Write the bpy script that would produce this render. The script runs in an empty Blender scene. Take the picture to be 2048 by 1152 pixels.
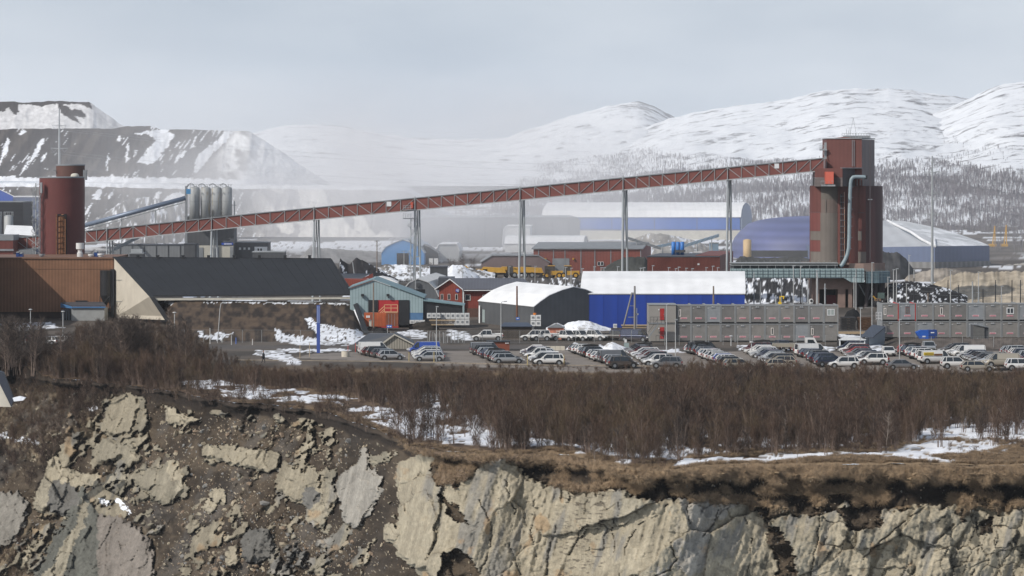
import bpy, math, random
import numpy as np
from mathutils import Vector
random.seed(7); RNG = np.random.default_rng(7)
SC = bpy.context.scene
COL = SC.collection
R = math.radians

# ------------------------------------------------------------------ camera, sky, sun, exposure
F, HOR, CAMZ = 7000.0, 345.0, 28.5            # focal length in photo pixels, horizon row, camera height (m)
cd = bpy.data.cameras.new('camera'); cam = bpy.data.objects.new('camera', cd); COL.objects.link(cam)
cam.location = (0, 0, CAMZ); cam.rotation_euler = (R(90), 0, 0)
cd.sensor_width = 36; cd.lens = 36 * F / 2048; cd.shift_y = -(576 - HOR) / 2048
cd.clip_start = 1; cd.clip_end = 40000
SC.camera = cam
SUN_EL, SUN_AZ = R(38), R(-127)               # azimuth from +Y, clockwise seen from above: behind the camera, to the left
sd = Vector((math.sin(SUN_AZ) * math.cos(SUN_EL), math.cos(SUN_AZ) * math.cos(SUN_EL), math.sin(SUN_EL)))
w = bpy.data.worlds.new('World'); SC.world = w; w.use_nodes = True
nt = w.node_tree; nt.nodes.clear()
sky = nt.nodes.new('ShaderNodeTexSky'); sky.sky_type = 'NISHITA'; sky.sun_disc = False
sky.sun_elevation = SUN_EL; sky.sun_rotation = SUN_AZ; sky.air_density = 1.0; sky.dust_density = 2.5; sky.ozone_density = 1.0
mx = nt.nodes.new('ShaderNodeMix'); mx.data_type = 'RGBA'
tc = nt.nodes.new('ShaderNodeTexCoord'); mp = nt.nodes.new('ShaderNodeMapping'); mp.inputs['Scale'].default_value = (1.6, 1.6, 5)
nz = nt.nodes.new('ShaderNodeTexNoise'); nz.inputs['Scale'].default_value = 4.5; nz.inputs['Detail'].default_value = 5; nz.inputs['Roughness'].default_value = .5
rp = nt.nodes.new('ShaderNodeValToRGB'); rp.color_ramp.elements[0].position = .3; rp.color_ramp.elements[1].position = .7
rp.color_ramp.elements[0].color = (5.8, 6.75, 8.0, 1); rp.color_ramp.elements[1].color = (8.9, 9.6, 10.5, 1)
nt.links.new(tc.outputs['Generated'], mp.inputs['Vector']); nt.links.new(mp.outputs[0], nz.inputs['Vector'])
nt.links.new(nz.outputs['Fac'], rp.inputs[0]); nt.links.new(sky.outputs[0], mx.inputs[6]); nt.links.new(rp.outputs[0], mx.inputs[7])
sp = nt.nodes.new('ShaderNodeSeparateXYZ'); el = nt.nodes.new('ShaderNodeMapRange'); el.inputs[1].default_value = .03; el.inputs[2].default_value = .55; el.inputs[3].default_value = .90; el.inputs[4].default_value = .25      # the milky layer thins out overhead
nt.links.new(tc.outputs['Generated'], sp.inputs[0]); nt.links.new(sp.outputs[2], el.inputs[0]); nt.links.new(el.outputs[0], mx.inputs[0])
bg = nt.nodes.new('ShaderNodeBackground'); bg.inputs['Strength'].default_value = .085
wo = nt.nodes.new('ShaderNodeOutputWorld'); nt.links.new(mx.outputs[2], bg.inputs[0]); nt.links.new(bg.outputs[0], wo.inputs[0])
sl = bpy.data.lights.new('sun', 'SUN'); sl.energy = 3.3; sl.angle = R(.6); sl.color = (1, .95, .88)
so = bpy.data.objects.new('sun', sl); COL.objects.link(so); so.rotation_euler = sd.to_track_quat('Z', 'Y').to_euler()
vs = SC.view_settings; vs.view_transform = 'Standard'; vs.look = 'None'; vs.gamma = 1; vs.use_curve_mapping = False; vs.exposure = 0
SC.cycles.use_denoising = True; SC.cycles.volume_bounces = 3; SC.cycles.max_bounces = 6; SC.cycles.transparent_max_bounces = 12
SC.cycles.volume_step_rate = 2.0; SC.cycles.volume_max_steps = 256; SC.cycles.caustics_reflective = False; SC.cycles.caustics_refractive = False

# ------------------------------------------------------------------ small helpers
def X(px, Y): return (px - 1024) * Y / F
def Z(py, Y): return CAMZ - (py - HOR) * Y / F
def YG(py, z=0.0): return (CAMZ - z) * F / (py - HOR)       # distance at which ground of height z shows on that row
def sm(a, b, t):
    t = np.clip((t - a) / (b - a), 0, 1); return t * t * (3 - 2 * t)
def _h(ix, iy, iz, s):
    n = (ix * 374761393 + iy * 668265263 + iz * 2147483647 + s * 974634777) & 0xffffffff
    n = ((n ^ (n >> 13)) * 1274126177) & 0xffffffff
    n = ((n ^ (n >> 16)) * 2246822519) & 0xffffffff
    return ((n ^ (n >> 15)) & 0xffffff) / float(0xffffff)
def vn(x, y, s=0):
    x = np.asarray(x, float); y = np.asarray(y, float)
    ix = np.floor(x).astype(np.int64); iy = np.floor(y).astype(np.int64); fx = x - ix; fy = y - iy
    fx = fx * fx * fx * (fx * (fx * 6 - 15) + 10); fy = fy * fy * fy * (fy * (fy * 6 - 15) + 10)
    a = _h(ix, iy, 0, s); b = _h(ix + 1, iy, 0, s); c = _h(ix, iy + 1, 0, s); d = _h(ix + 1, iy + 1, 0, s)
    return (a * (1 - fx) + b * fx) * (1 - fy) + (c * (1 - fx) + d * fx) * fy
def fbm(x, y, o=4, s=0, g=.5):
    r = 0; a = 1; t = 0
    for i in range(o):
        r = r + a * vn(x * 2 ** i + 17.3 * i, y * 2 ** i - 9.1 * i, s + i); t += a; a *= g
    return r / t
def ridged(x, y, o=4, s=0):
    r = 0; a = 1; t = 0
    for i in range(o):
        r = r + a * (1 - np.abs(2 * vn(x * 2 ** i + 7.7 * i, y * 2 ** i + 3.3 * i, s + i) - 1)); t += a; a *= .5
    return r / t
def voro(x, y, s=0, jit=.9):
    """nearest and second distance, centre and random numbers of the nearest cell"""
    ix = np.floor(x).astype(np.int64); iy = np.floor(y).astype(np.int64)
    d1 = np.full(x.shape, 9.); d2 = np.full(x.shape, 9.); cx = np.zeros(x.shape); cy = np.zeros(x.shape); r = np.zeros(x.shape); r2 = np.zeros(x.shape); r3 = np.zeros(x.shape)
    for dx in (-1, 0, 1):
        for dy in (-1, 0, 1):
            jx = ix + dx; jy = iy + dy
            qx = jx + .5 + jit * (_h(jx, jy, 1, s) - .5); qy = jy + .5 + jit * (_h(jx, jy, 2, s) - .5)
            d = np.hypot(x - qx, y - qy); m = d < d1
            d2 = np.where(m, d1, np.minimum(d2, d)); d1 = np.where(m, d, d1)
            cx = np.where(m, qx, cx); cy = np.where(m, qy, cy)
            r = np.where(m, _h(jx, jy, 3, s), r); r2 = np.where(m, _h(jx, jy, 4, s), r2); r3 = np.where(m, _h(jx, jy, 5, s), r3)
    return d1, d2, cx, cy, r, r2, r3
def inpoly(px, py, poly):
    ins = np.zeros(px.shape, bool); n = len(poly); j = n - 1
    for i in range(n):
        xi, yi = poly[i]; xj, yj = poly[j]
        if yi != yj:
            ins ^= ((yi > py) != (yj > py)) & (px < (xj - xi) * (py - yi) / (yj - yi) + xi)
        j = i
    return ins
def pedge(px, py, poly):
    """distance to the outline of a polygon"""
    d = np.full(px.shape, 1e9); n = len(poly)
    for i in range(n):
        x0, y0 = poly[i]; x1, y1 = poly[(i + 1) % n]; vx, vy = x1 - x0, y1 - y0
        t = np.clip(((px - x0) * vx + (py - y0) * vy) / (vx * vx + vy * vy + 1e-9), 0, 1)
        d = np.minimum(d, np.hypot(px - x0 - t * vx, py - y0 - t * vy))
    return d
def prof(pts, x):
    a = np.array(pts, float); return np.interp(x, a[:, 0], a[:, 1])

def gz(x, y):
    """height of the open ground"""
    x = np.asarray(x, float); y = np.asarray(y, float); px = 1024 + F * x / np.maximum(y, 1)
    z = -1.3 * sm(519, 504, y)
    z = z + .7 * sm(568, 586, y) * sm(1765, 1800, px) * sm(620, 600, y)
    z = z + .5 * sm(640, 700, y) * sm(700, 500, px)
    return z
def g1(px, Y): return float(gz(X(px, Y), Y))

# ------------------------------------------------------------------ materials
MATS = {}
def mat(name, col, rough=.7, var=.15, vs_=3.0, bump=.0, bs=8.0, metal=0., stripe=None, col2=None, f2=.0, s2=.5, dirt=0., alpha=1., spec=.5, coat=0., st=(1, 1, 1)):
    """plain surface with uneven tone: var = strength of the mottling, col2/f2 = patches of a second colour, stripe = (axis, period, strength)"""
    if name in MATS: return MATS[name]
    m = bpy.data.materials.new(name); m.use_nodes = True; MATS[name] = m
    n = m.node_tree; N = n.nodes; L = n.links; b = N['Principled BSDF']
    b.inputs['Roughness'].default_value = rough; b.inputs['Metallic'].default_value = metal; b.inputs['Specular IOR Level'].default_value = spec
    b.inputs['Coat Weight'].default_value = coat
    g = N.new('ShaderNodeNewGeometry')
    mpp = N.new('ShaderNodeMapping'); mpp.inputs['Scale'].default_value = st; L.new(g.outputs['Position'], mpp.inputs[0]); P_ = mpp.outputs[0]
    t = N.new('ShaderNodeTexNoise'); t.inputs['Scale'].default_value = 1 / vs_; t.inputs['Detail'].default_value = 6; t.inputs['Roughness'].default_value = .62
    L.new(P_, t.inputs['Vector'])
    mr = N.new('ShaderNodeMapRange'); mr.inputs[1].default_value = .3; mr.inputs[2].default_value = .7; mr.inputs[3].default_value = 1 - var; mr.inputs[4].default_value = 1 + var
    L.new(t.outputs['Fac'], mr.inputs[0])
    base = N.new('ShaderNodeMix'); base.data_type = 'RGBA'; base.inputs[6].default_value = (*col, 1); base.inputs[7].default_value = (*(col2 or col), 1); base.inputs[0].default_value = 0
    if col2:
        t2 = N.new('ShaderNodeTexNoise'); t2.inputs['Scale'].default_value = 1 / s2; t2.inputs['Detail'].default_value = 8; t2.inputs['Roughness'].default_value = .7
        L.new(P_, t2.inputs['Vector'])
        m2 = N.new('ShaderNodeMapRange'); m2.inputs[1].default_value = 1 - f2 - .06 if f2 > .9 else .64 - f2 * .3; m2.inputs[2].default_value = m2.inputs[1].default_value + .06
        L.new(t2.outputs['Fac'], m2.inputs[0]); L.new(m2.outputs[0], base.inputs[0])
    mul = N.new('ShaderNodeVectorMath'); mul.operation = 'SCALE'; L.new(base.outputs[2], mul.inputs[0]); L.new(mr.outputs[0], mul.inputs['Scale'])
    out = mul.outputs[0]
    if stripe:  # colour bands stand in for rib shading; also boards, seams and banding
        ax, per, st_ = stripe
        sx = N.new('ShaderNodeSeparateXYZ'); L.new(g.outputs['Position'], sx.inputs[0])
        w1 = N.new('ShaderNodeMath'); w1.operation = 'MULTIPLY'; w1.inputs[1].default_value = 2 * math.pi / per; L.new(sx.outputs['XYZ'.index(ax)], w1.inputs[0])
        w2 = N.new('ShaderNodeMath'); w2.operation = 'SINE'; L.new(w1.outputs[0], w2.inputs[0])
        w3 = N.new('ShaderNodeMapRange'); w3.inputs[1].default_value = -1; w3.inputs[3].default_value = 1 - st_; w3.inputs[4].default_value = 1 + st_ * .4; L.new(w2.outputs[0], w3.inputs[0])
        mu2 = N.new('ShaderNodeVectorMath'); mu2.operation = 'SCALE'; L.new(out, mu2.inputs[0]); L.new(w3.outputs[0], mu2.inputs['Scale']); out = mu2.outputs[0]
    if dirt:
        tx = N.new('ShaderNodeTexCoord'); sx = N.new('ShaderNodeSeparateXYZ'); L.new(tx.outputs['Object'], sx.inputs[0])
        d = N.new('ShaderNodeMapRange'); d.inputs[1].default_value = .95; d.inputs[2].default_value = .25; d.inputs[3].default_value = 0; d.inputs[4].default_value = dirt; L.new(sx.outputs[2], d.inputs[0])
        dm = N.new('ShaderNodeMix'); dm.data_type = 'RGBA'; L.new(d.outputs[0], dm.inputs[0]); L.new(out, dm.inputs[6]); dm.inputs[7].default_value = (.17, .14, .115, 1); out = dm.outputs[2]
    L.new(out, b.inputs['Base Color'])
    if bump:
        tb = N.new('ShaderNodeTexNoise'); tb.inputs['Scale'].default_value = bs; tb.inputs['Detail'].default_value = 5
        L.new(P_, tb.inputs['Vector']); bp = N.new('ShaderNodeBump'); bp.inputs['Strength'].default_value = bump; bp.inputs['Distance'].default_value = .3
        L.new(tb.outputs['Fac'], bp.inputs['Height']); L.new(bp.outputs[0], b.inputs['Normal'])
    return m
def glow(name, col, s):
    m = bpy.data.materials.new(name); m.use_nodes = True; b = m.node_tree.nodes['Principled BSDF']
    b.inputs['Base Color'].default_value = (*col, 1); b.inputs['Emission Color'].default_value = (*col, 1); b.inputs['Emission Strength'].default_value = s; return m

# ------------------------------------------------------------------ objects
def tag(o, label=None, cat=None, group=None, kind=None):
    if label: o['label'] = label
    if cat: o['category'] = cat
    if group: o['group'] = group
    if kind: o['kind'] = kind
    return o
def thing(name, label, cat, loc=(0, 0, 0), group=None):
    o = bpy.data.objects.new(name, None); COL.objects.link(o); o.location = loc; o.empty_display_size = .5
    return tag(o, label, cat, group)
def root_loc(o):
    v = Vector((0, 0, 0))
    while o is not None: v += o.location; o = o.parent
    return v
class MB:
    def __init__(s): s.v = []; s.f = []; s.m = []; s.mi = 0
    def add(s, vs_, fs):
        k = len(s.v); s.v += [tuple(p) for p in vs_]; s.f += [tuple(i + k for i in f) for f in fs]; s.m += [s.mi] * len(fs); return s
    def box(s, x0, x1, y0, y1, z0, z1):
        return s.prism([(x0, y0), (x1, y0), (x1, y1), (x0, y1)], z0, z1)
    def prism(s, pts, z0, z1):                      # plan outline, counter-clockwise
        n = len(pts); vv = [(x, y, z0) for x, y in pts] + [(x, y, z1) for x, y in pts]
        return s.add(vv, [tuple(range(n - 1, -1, -1)), tuple(range(n, 2 * n))] + [(i, (i + 1) % n, n + (i + 1) % n, n + i) for i in range(n)])
    def extr(s, pts, vec):                          # any planar outline of 3-D points pushed along a vector
        n = len(pts); vv = [tuple(p) for p in pts] + [tuple(a + b for a, b in zip(p, vec)) for p in pts]
        return s.add(vv, [tuple(range(n)), tuple(range(2 * n - 1, n - 1, -1))] + [((i + 1) % n, i, n + i, n + (i + 1) % n) for i in range(n)])
    def face(s, px0, py0, px1, py1, Y, d):          # block whose front shows between those pixels at distance Y, d deep
        return s.box(X(px0, Y), X(px1, Y), Y, Y + d, Z(py1, Y), Z(py0, Y))
    def tube(s, p, q, r0, r1=None, n=6, cap=True):
        r1 = r0 if r1 is None else r1; p = Vector(p); q = Vector(q); a = (q - p)
        if a.length < 1e-6: return s
        a.normalize(); u = a.orthogonal().normalized(); v = a.cross(u); vv = []
        for c, r in ((p, r0), (q, r1)):
            for i in range(n):
                t = 2 * math.pi * i / n; vv.append(c + (u * math.cos(t) + v * math.sin(t)) * r)
        fs = [(i, (i + 1) % n, n + (i + 1) % n, n + i) for i in range(n)]
        if cap: fs += [tuple(range(n - 1, -1, -1)), tuple(range(n, 2 * n))]
        return s.add(vv, fs)
    def path(s, pts, r, n=6):
        for a, b in zip(pts, pts[1:]): s.tube(a, b, r, r, n)
        return s
    def lathe(s, c, pr, n=24):                      # pr = [(radius, z)...] round the vertical through c
        vv = []; fs = []
        for r, z in pr:
            for i in range(n):
                t = 2 * math.pi * i / n; vv.append((c[0] + r * math.cos(t), c[1] + r * math.sin(t), z))
        for j in range(len(pr) - 1):
            fs += [(j * n + i, j * n + (i + 1) % n, (j + 1) * n + (i + 1) % n, (j + 1) * n + i) for i in range(n)]
        fs += [tuple(range(n - 1, -1, -1)), tuple((len(pr) - 1) * n + i for i in range(n))]
        return s.add(vv, fs)
    def build(s, name, m, parent=None, smooth=False, **tg):
        o = parent; off = root_loc(parent) if parent is not None else Vector((0, 0, 0))
        me = bpy.data.meshes.new(name); me.from_pydata([(x - off.x, y - off.y, z - off.z) for x, y, z in s.v], [], s.f)
        ms = m if isinstance(m, (list, tuple)) else [m]
        for q in ms: me.materials.append(q)
        if len(ms) > 1: me.polygons.foreach_set('material_index', s.m)
        if smooth: me.polygons.foreach_set('use_smooth', [True] * len(me.polygons))
        me.update(); ob = bpy.data.objects.new(name, me); COL.objects.link(ob); ob.parent = parent
        return tag(ob, **tg)
def single(mb, name, m, label, cat, smooth=False, group=None):
    o = mb.build(name, m, None, smooth); return tag(o, label, cat, group)
def grid_obj(name, Vx, Vy, Vz, mats, attrs=None, uv=None, smooth=True, kind='structure', mask=None, parent=None, mi=None):
    """a sheet from 2-D arrays of vertex positions"""
    r, c = Vx.shape; me = bpy.data.meshes.new(name)
    co = np.stack([Vx, Vy, Vz], -1).reshape(-1, 3)
    i = np.arange(r * c).reshape(r, c); q = np.stack([i[:-1, :-1], i[:-1, 1:], i[1:, 1:], i[1:, :-1]], -1).reshape(-1, 4)
    used = None
    if mask is not None:
        q = q[mask.reshape(-1)]
        used, inv = np.unique(q, return_inverse=True); q = inv.reshape(-1, 4); co = co[used]
    me.vertices.add(len(co)); me.vertices.foreach_set('co', co.astype(np.float32).ravel())
    me.loops.add(q.size); me.loops.foreach_set('vertex_index', q.astype(np.int32).ravel())
    me.polygons.add(len(q)); me.polygons.foreach_set('loop_start', np.arange(0, q.size, 4, dtype=np.int32)); me.polygons.foreach_set('loop_total', np.full(len(q), 4, dtype=np.int32))
    me.update(calc_edges=True)
    if smooth: me.polygons.foreach_set('use_smooth', np.ones(len(q), bool))
    for k, a in (attrs or {}).items():
        a = np.asarray(a, np.float32)
        if a.ndim == 3:
            at = me.color_attributes.new(k, 'FLOAT_COLOR', 'POINT'); a = a.reshape(-1, a.shape[-1]); a = a if used is None else a[used]
            at.data.foreach_set('color', np.concatenate([a, np.ones((len(a), 1))], 1).astype(np.float32).ravel())
        else:
            at = me.attributes.new(k, 'FLOAT', 'POINT'); a = a.reshape(-1); a = a if used is None else a[used]
            at.data.foreach_set('value', a)
    for m in (mats if isinstance(mats, list) else [mats]): me.materials.append(m)
    o = bpy.data.objects.new(name, me); COL.objects.link(o); o.parent = parent
    if kind: o['kind'] = kind
    return o
# ------------------------------------------------------------------ terrain materials (colour comes from what lies where, stored per vertex)
def vmat(name, fine=(3.0, .18), grain=(20., .25), bump=.35, bdist=.15, rough=.9, crack=0.):
    m = bpy.data.materials.new(name); m.use_nodes = True; n = m.node_tree; N = n.nodes; L = n.links; b = N['Principled BSDF']
    b.inputs['Roughness'].default_value = rough; b.inputs['Specular IOR Level'].default_value = .2
    a = N.new('ShaderNodeAttribute'); a.attribute_name = 'Col'; g = N.new('ShaderNodeNewGeometry')
    out = a.outputs['Color']; hs = []
    for sc, st in (fine, grain):
        t = N.new('ShaderNodeTexNoise'); t.inputs['Scale'].default_value = 1 / sc if sc > 1 and sc == fine[0] else 1 / sc if sc < 1 else sc * .1; t.inputs['Detail'].default_value = 7; t.inputs['Roughness'].default_value = .7
        L.new(g.outputs['Position'], t.inputs['Vector'])
        mr = N.new('ShaderNodeMapRange'); mr.inputs[1].default_value = .3; mr.inputs[2].default_value = .7; mr.inputs[3].default_value = 1 - st; mr.inputs[4].default_value = 1 + st; L.new(t.outputs['Fac'], mr.inputs[0])
        mu = N.new('ShaderNodeVectorMath'); mu.operation = 'SCALE'; L.new(out, mu.inputs[0]); L.new(mr.outputs[0], mu.inputs['Scale']); out = mu.outputs[0]; hs.append(t)
    L.new(out, b.inputs['Base Color'])
    bp = N.new('ShaderNodeBump'); bp.inputs['Strength'].default_value = bump; bp.inputs['Distance'].default_value = bdist; L.new(hs[1].outputs['Fac'], bp.inputs['Height']); L.new(bp.outputs[0], b.inputs['Normal'])
    return m
def C3(c): return np.array(c, float)
def lerp(a, b, t): return a * (1 - t[..., None]) + b * t[..., None]
SNOW = C3((.80, .83, .88))

RIM = [(-700, 735), (-200, 740), (0, 745), (60, 752), (200, 762), (300, 775), (380, 790), (470, 806), (560, 812), (640, 822), (700, 842), (760, 862), (830, 895), (880, 902), (1000, 912), (1100, 906), (1150, 914), (1240, 934), (1340, 940), (1420, 934), (1500, 928), (1700, 931), (2048, 932), (2800, 930)]
def rim_py(px): return prof(RIM, px) + 2.5 * (fbm(px / 28., px * 0 + 3, 3, 5) - .5) * 2
def rim_py(px): return prof(RIM, px) + np.interp(px, [300, 900], [9, 3]) * (fbm(px / 34., px * 0 + 3, 4, 5) - .5)
def rim_Y(px): return YG(rim_py(px), -1.3)
def rim_Ys(px): return YG(sum(prof(RIM, px + d) for d in (-60, -30, 0, 30, 60)) / 5, -1.3)

SNOWPOLY = [
    [(360, 764), (430, 760), (470, 765), (560, 780), (640, 786), (700, 794), (690, 802), (600, 808), (520, 800), (450, 800), (390, 782)],
    [(600, 790), (700, 792), (740, 798), (700, 806), (640, 802)],
    [(665, 800), (705, 795), (760, 812), (830, 820), (960, 826), (1060, 838), (1000, 846), (880, 838), (860, 850), (1020, 868), (1130, 890), (1080, 896), (930, 872), (830, 858), (740, 838), (690, 818)],
    [(700, 838), (760, 845), (900, 862), (1010, 892), (960, 898), (840, 870), (740, 852)],
    [(1130, 912), (1160, 905), (1180, 916), (1140, 918)], [(1225, 925), (1260, 920), (1270, 929), (1235, 931)],
    [(1335, 933), (1380, 920), (1500, 914), (1620, 912), (1790, 908), (1815, 893), (1860, 885), (1990, 884), (2005, 893), (1985, 906), (1880, 915), (1820, 922), (1780, 918), (1700, 914), (1610, 921), (1520, 924), (1420, 928), (1350, 936)],
    [(1840, 880), (1900, 868), (1980, 860), (2060, 840), (2200, 820), (2300, 860), (2060, 872), (1960, 874)],
    [(1810, 918), (1850, 916), (1920, 924), (1900, 930), (1840, 925)],
    [(1690, 866), (1800, 862), (2100, 828), (2100, 850), (1800, 880)],
]
SNOWOPEN = [[(350, 760), (430, 757), (560, 776), (700, 790), (760, 850), (700, 842), (640, 830), (370, 805)], [(655, 797), (760, 810), (880, 836), (1000, 880), (930, 905), (880, 905), (760, 862)]]   # open ground in front of the left drifts
SNOWFAR = [   # drifts around the yard
    [(520, 703), (560, 700), (700, 698), (690, 703), (640, 706), (560, 706)],
    [(510, 702), (540, 700), (580, 710), (612, 732), (575, 728), (540, 716), (512, 710)],
    [(640, 640), (670, 650), (720, 668), (735, 676), (725, 690), (600, 690), (560, 684), (540, 660), (575, 672), (620, 680), (650, 672), (636, 652)],
    [(0, 645), (100, 645), (125, 655), (60, 660), (0, 662)],
    [(790, 664), (835, 658), (855, 665), (850, 678), (815, 676)],
    [(895, 658), (912, 660), (955, 675), (960, 680), (905, 680)],
    [(1470, 690), (1600, 690), (1680, 694), (1670, 702), (1480, 700)],
    [(1340, 700), (1420, 702), (1420, 705), (1300, 705)],
    [(1150, 692), (1190, 690), (1230, 700), (1290, 704), (1200, 706)],
    [(1500, 600), (1620, 575), (1625, 600), (1500, 612)],
    [(1675, 668), (1720, 670), (1760, 690), (1790, 700), (1730, 706), (1680, 702)],
]
# ground: fine near the cliff, coarser towards the horizon
us = np.arange(-560, 2610, 4.0)
t1 = np.linspace(0, 1, 85)[:-1]; Yb = np.concatenate([np.linspace(522, 700, 90), np.geomspace(703, 3600, 85)])
PX = np.repeat(us[None], len(t1) + len(Yb), 0); YY = np.zeros(PX.shape)
ry = rim_Y(us); YY[:len(t1)] = ry[None] + (518 - ry[None]) * t1[:, None]; YY[len(t1):] = Yb[:, None]
XX = (PX - 1024) * YY / F; ZZ = gz(XX, YY)
near = sm(522, 505, YY)
ZZ = ZZ + near * (.9 * (fbm(XX / 9, YY / 9, 4, 3) - .5) + .3 * (fbm(XX / 1.5, YY / 1.5, 3, 4) - .5)) + (1 - near) * .25 * (fbm(XX / 7, YY / 10, 3, 9) - .5) * sm(700, 760, YY)
PYp = HOR + (CAMZ - gz(XX, YY)) * F / YY
wx = PX + 22 * (fbm(XX / 2.2, YY / 5, 4, 21) - .5); wy = PYp + 9 * (fbm(XX / 2.2, YY / 5, 4, 22) - .5)
dry = fbm(XX / 6, YY / 12, 5, 31)
Cg = lerp(C3((.060, .052, .045))[None, None], C3((.115, .098, .083))[None, None], sm(.35, .65, dry))                 # bare gravel and soil
scrub = sm(520, 510, YY)
litter = lerp(C3((.075, .05, .035))[None, None], C3((.15, .105, .065))[None, None], sm(.4, .65, fbm(XX / 2, YY / 3, 4, 33)))
Cg = lerp(Cg, litter, scrub)
rimgrass = scrub * sm(9 + 60 * sm(1500, 1900, PX), 0, (YY - ry[None])) * sm(1000, 1200, PX)
Cg = lerp(Cg, C3((.25, .18, .108))[None, None] * (.7 + .6 * fbm(XX / .8, YY / .8, 3, 37)[..., None]), np.clip(rimgrass * 1.5, 0, 1))
lot = inpoly(PX + 3 * (fbm(XX / 3, YY / 3, 3, 40) - .5), PYp, [(620, 708), (745, 703), (1150, 701), (1180, 704), (2700, 701), (2700, 750), (1100, 742), (850, 726), (590, 716)])
Cg = lerp(Cg, C3((.215, .192, .172))[None, None] * (.85 + .3 * fbm(XX / 4, YY / 4, 4, 41)[..., None]), lot.astype(float))
roadm = inpoly(PX, PYp, [(-600, 687), (760, 691), (960, 690), (1400, 694), (1400, 698), (900, 698), (600, 698), (-600, 696)])
Cg = lerp(Cg, C3((.10, .092, .088))[None, None], roadm.astype(float) * .8)
sn = np.zeros(PX.shape)
for p in SNOWPOLY: sn = np.maximum(sn, (inpoly(wx, wy, p) & (YY < 520)) * 1.)
for p in SNOWFAR: sn = np.maximum(sn, (inpoly(wx, wy, p) & (YY > 520)) * (fbm(XX / 1.2, YY / 2, 4, 52) < .64))
sn = sn * np.where(YY < 520, (YY > ry[None] + np.interp(PX, [880, 1000], [4, 2]) + np.interp(PX, [880, 1000], [16, 4]) * fbm(XX / 2, YY / 3, 3, 60)), 1)
sn = np.maximum(sn, (fbm(XX / 7, YY / 16, 5, 61) > .455) * scrub * sm(700, 900, PX) * ((YY > ry[None] + 9 + 5 * fbm(XX / 3, YY / 3, 3, 62)) & (YY < 500)))
sn = np.maximum(sn, (fbm(XX / 9, YY / 40, 5, 63) > .64) * sm(735, 760, YY) * sm(1300, 1100, YY) * .9)
sn = np.maximum(sn, sm(1120, 1350, YY) * (fbm(XX / 40, YY / 60, 5, 64) > np.interp(PX, [0, 1400, 1750], [.42, .46, .50])))  # far snow spread wider, painting in some of the haze's paleness
sn = sn * (fbm(XX / .8, YY / 2.2, 4, 66) > .30) * (.80 + .2 * fbm(XX / 2.5, YY / 5, 4, 67))
sn = np.where((YY < 515) & (PX < 1000), sn * (fbm(XX / 5, YY / 9, 4, 69) > .37), sn)
Cg = lerp(Cg, SNOW[None, None], sn); ZZ = ZZ + .12 * sn
GM = vmat('ground_cover', (3., .15), (25., .22), .5, .12)
ground = grid_obj('ground', XX, YY, ZZ, GM, {'Col': Cg})

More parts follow.
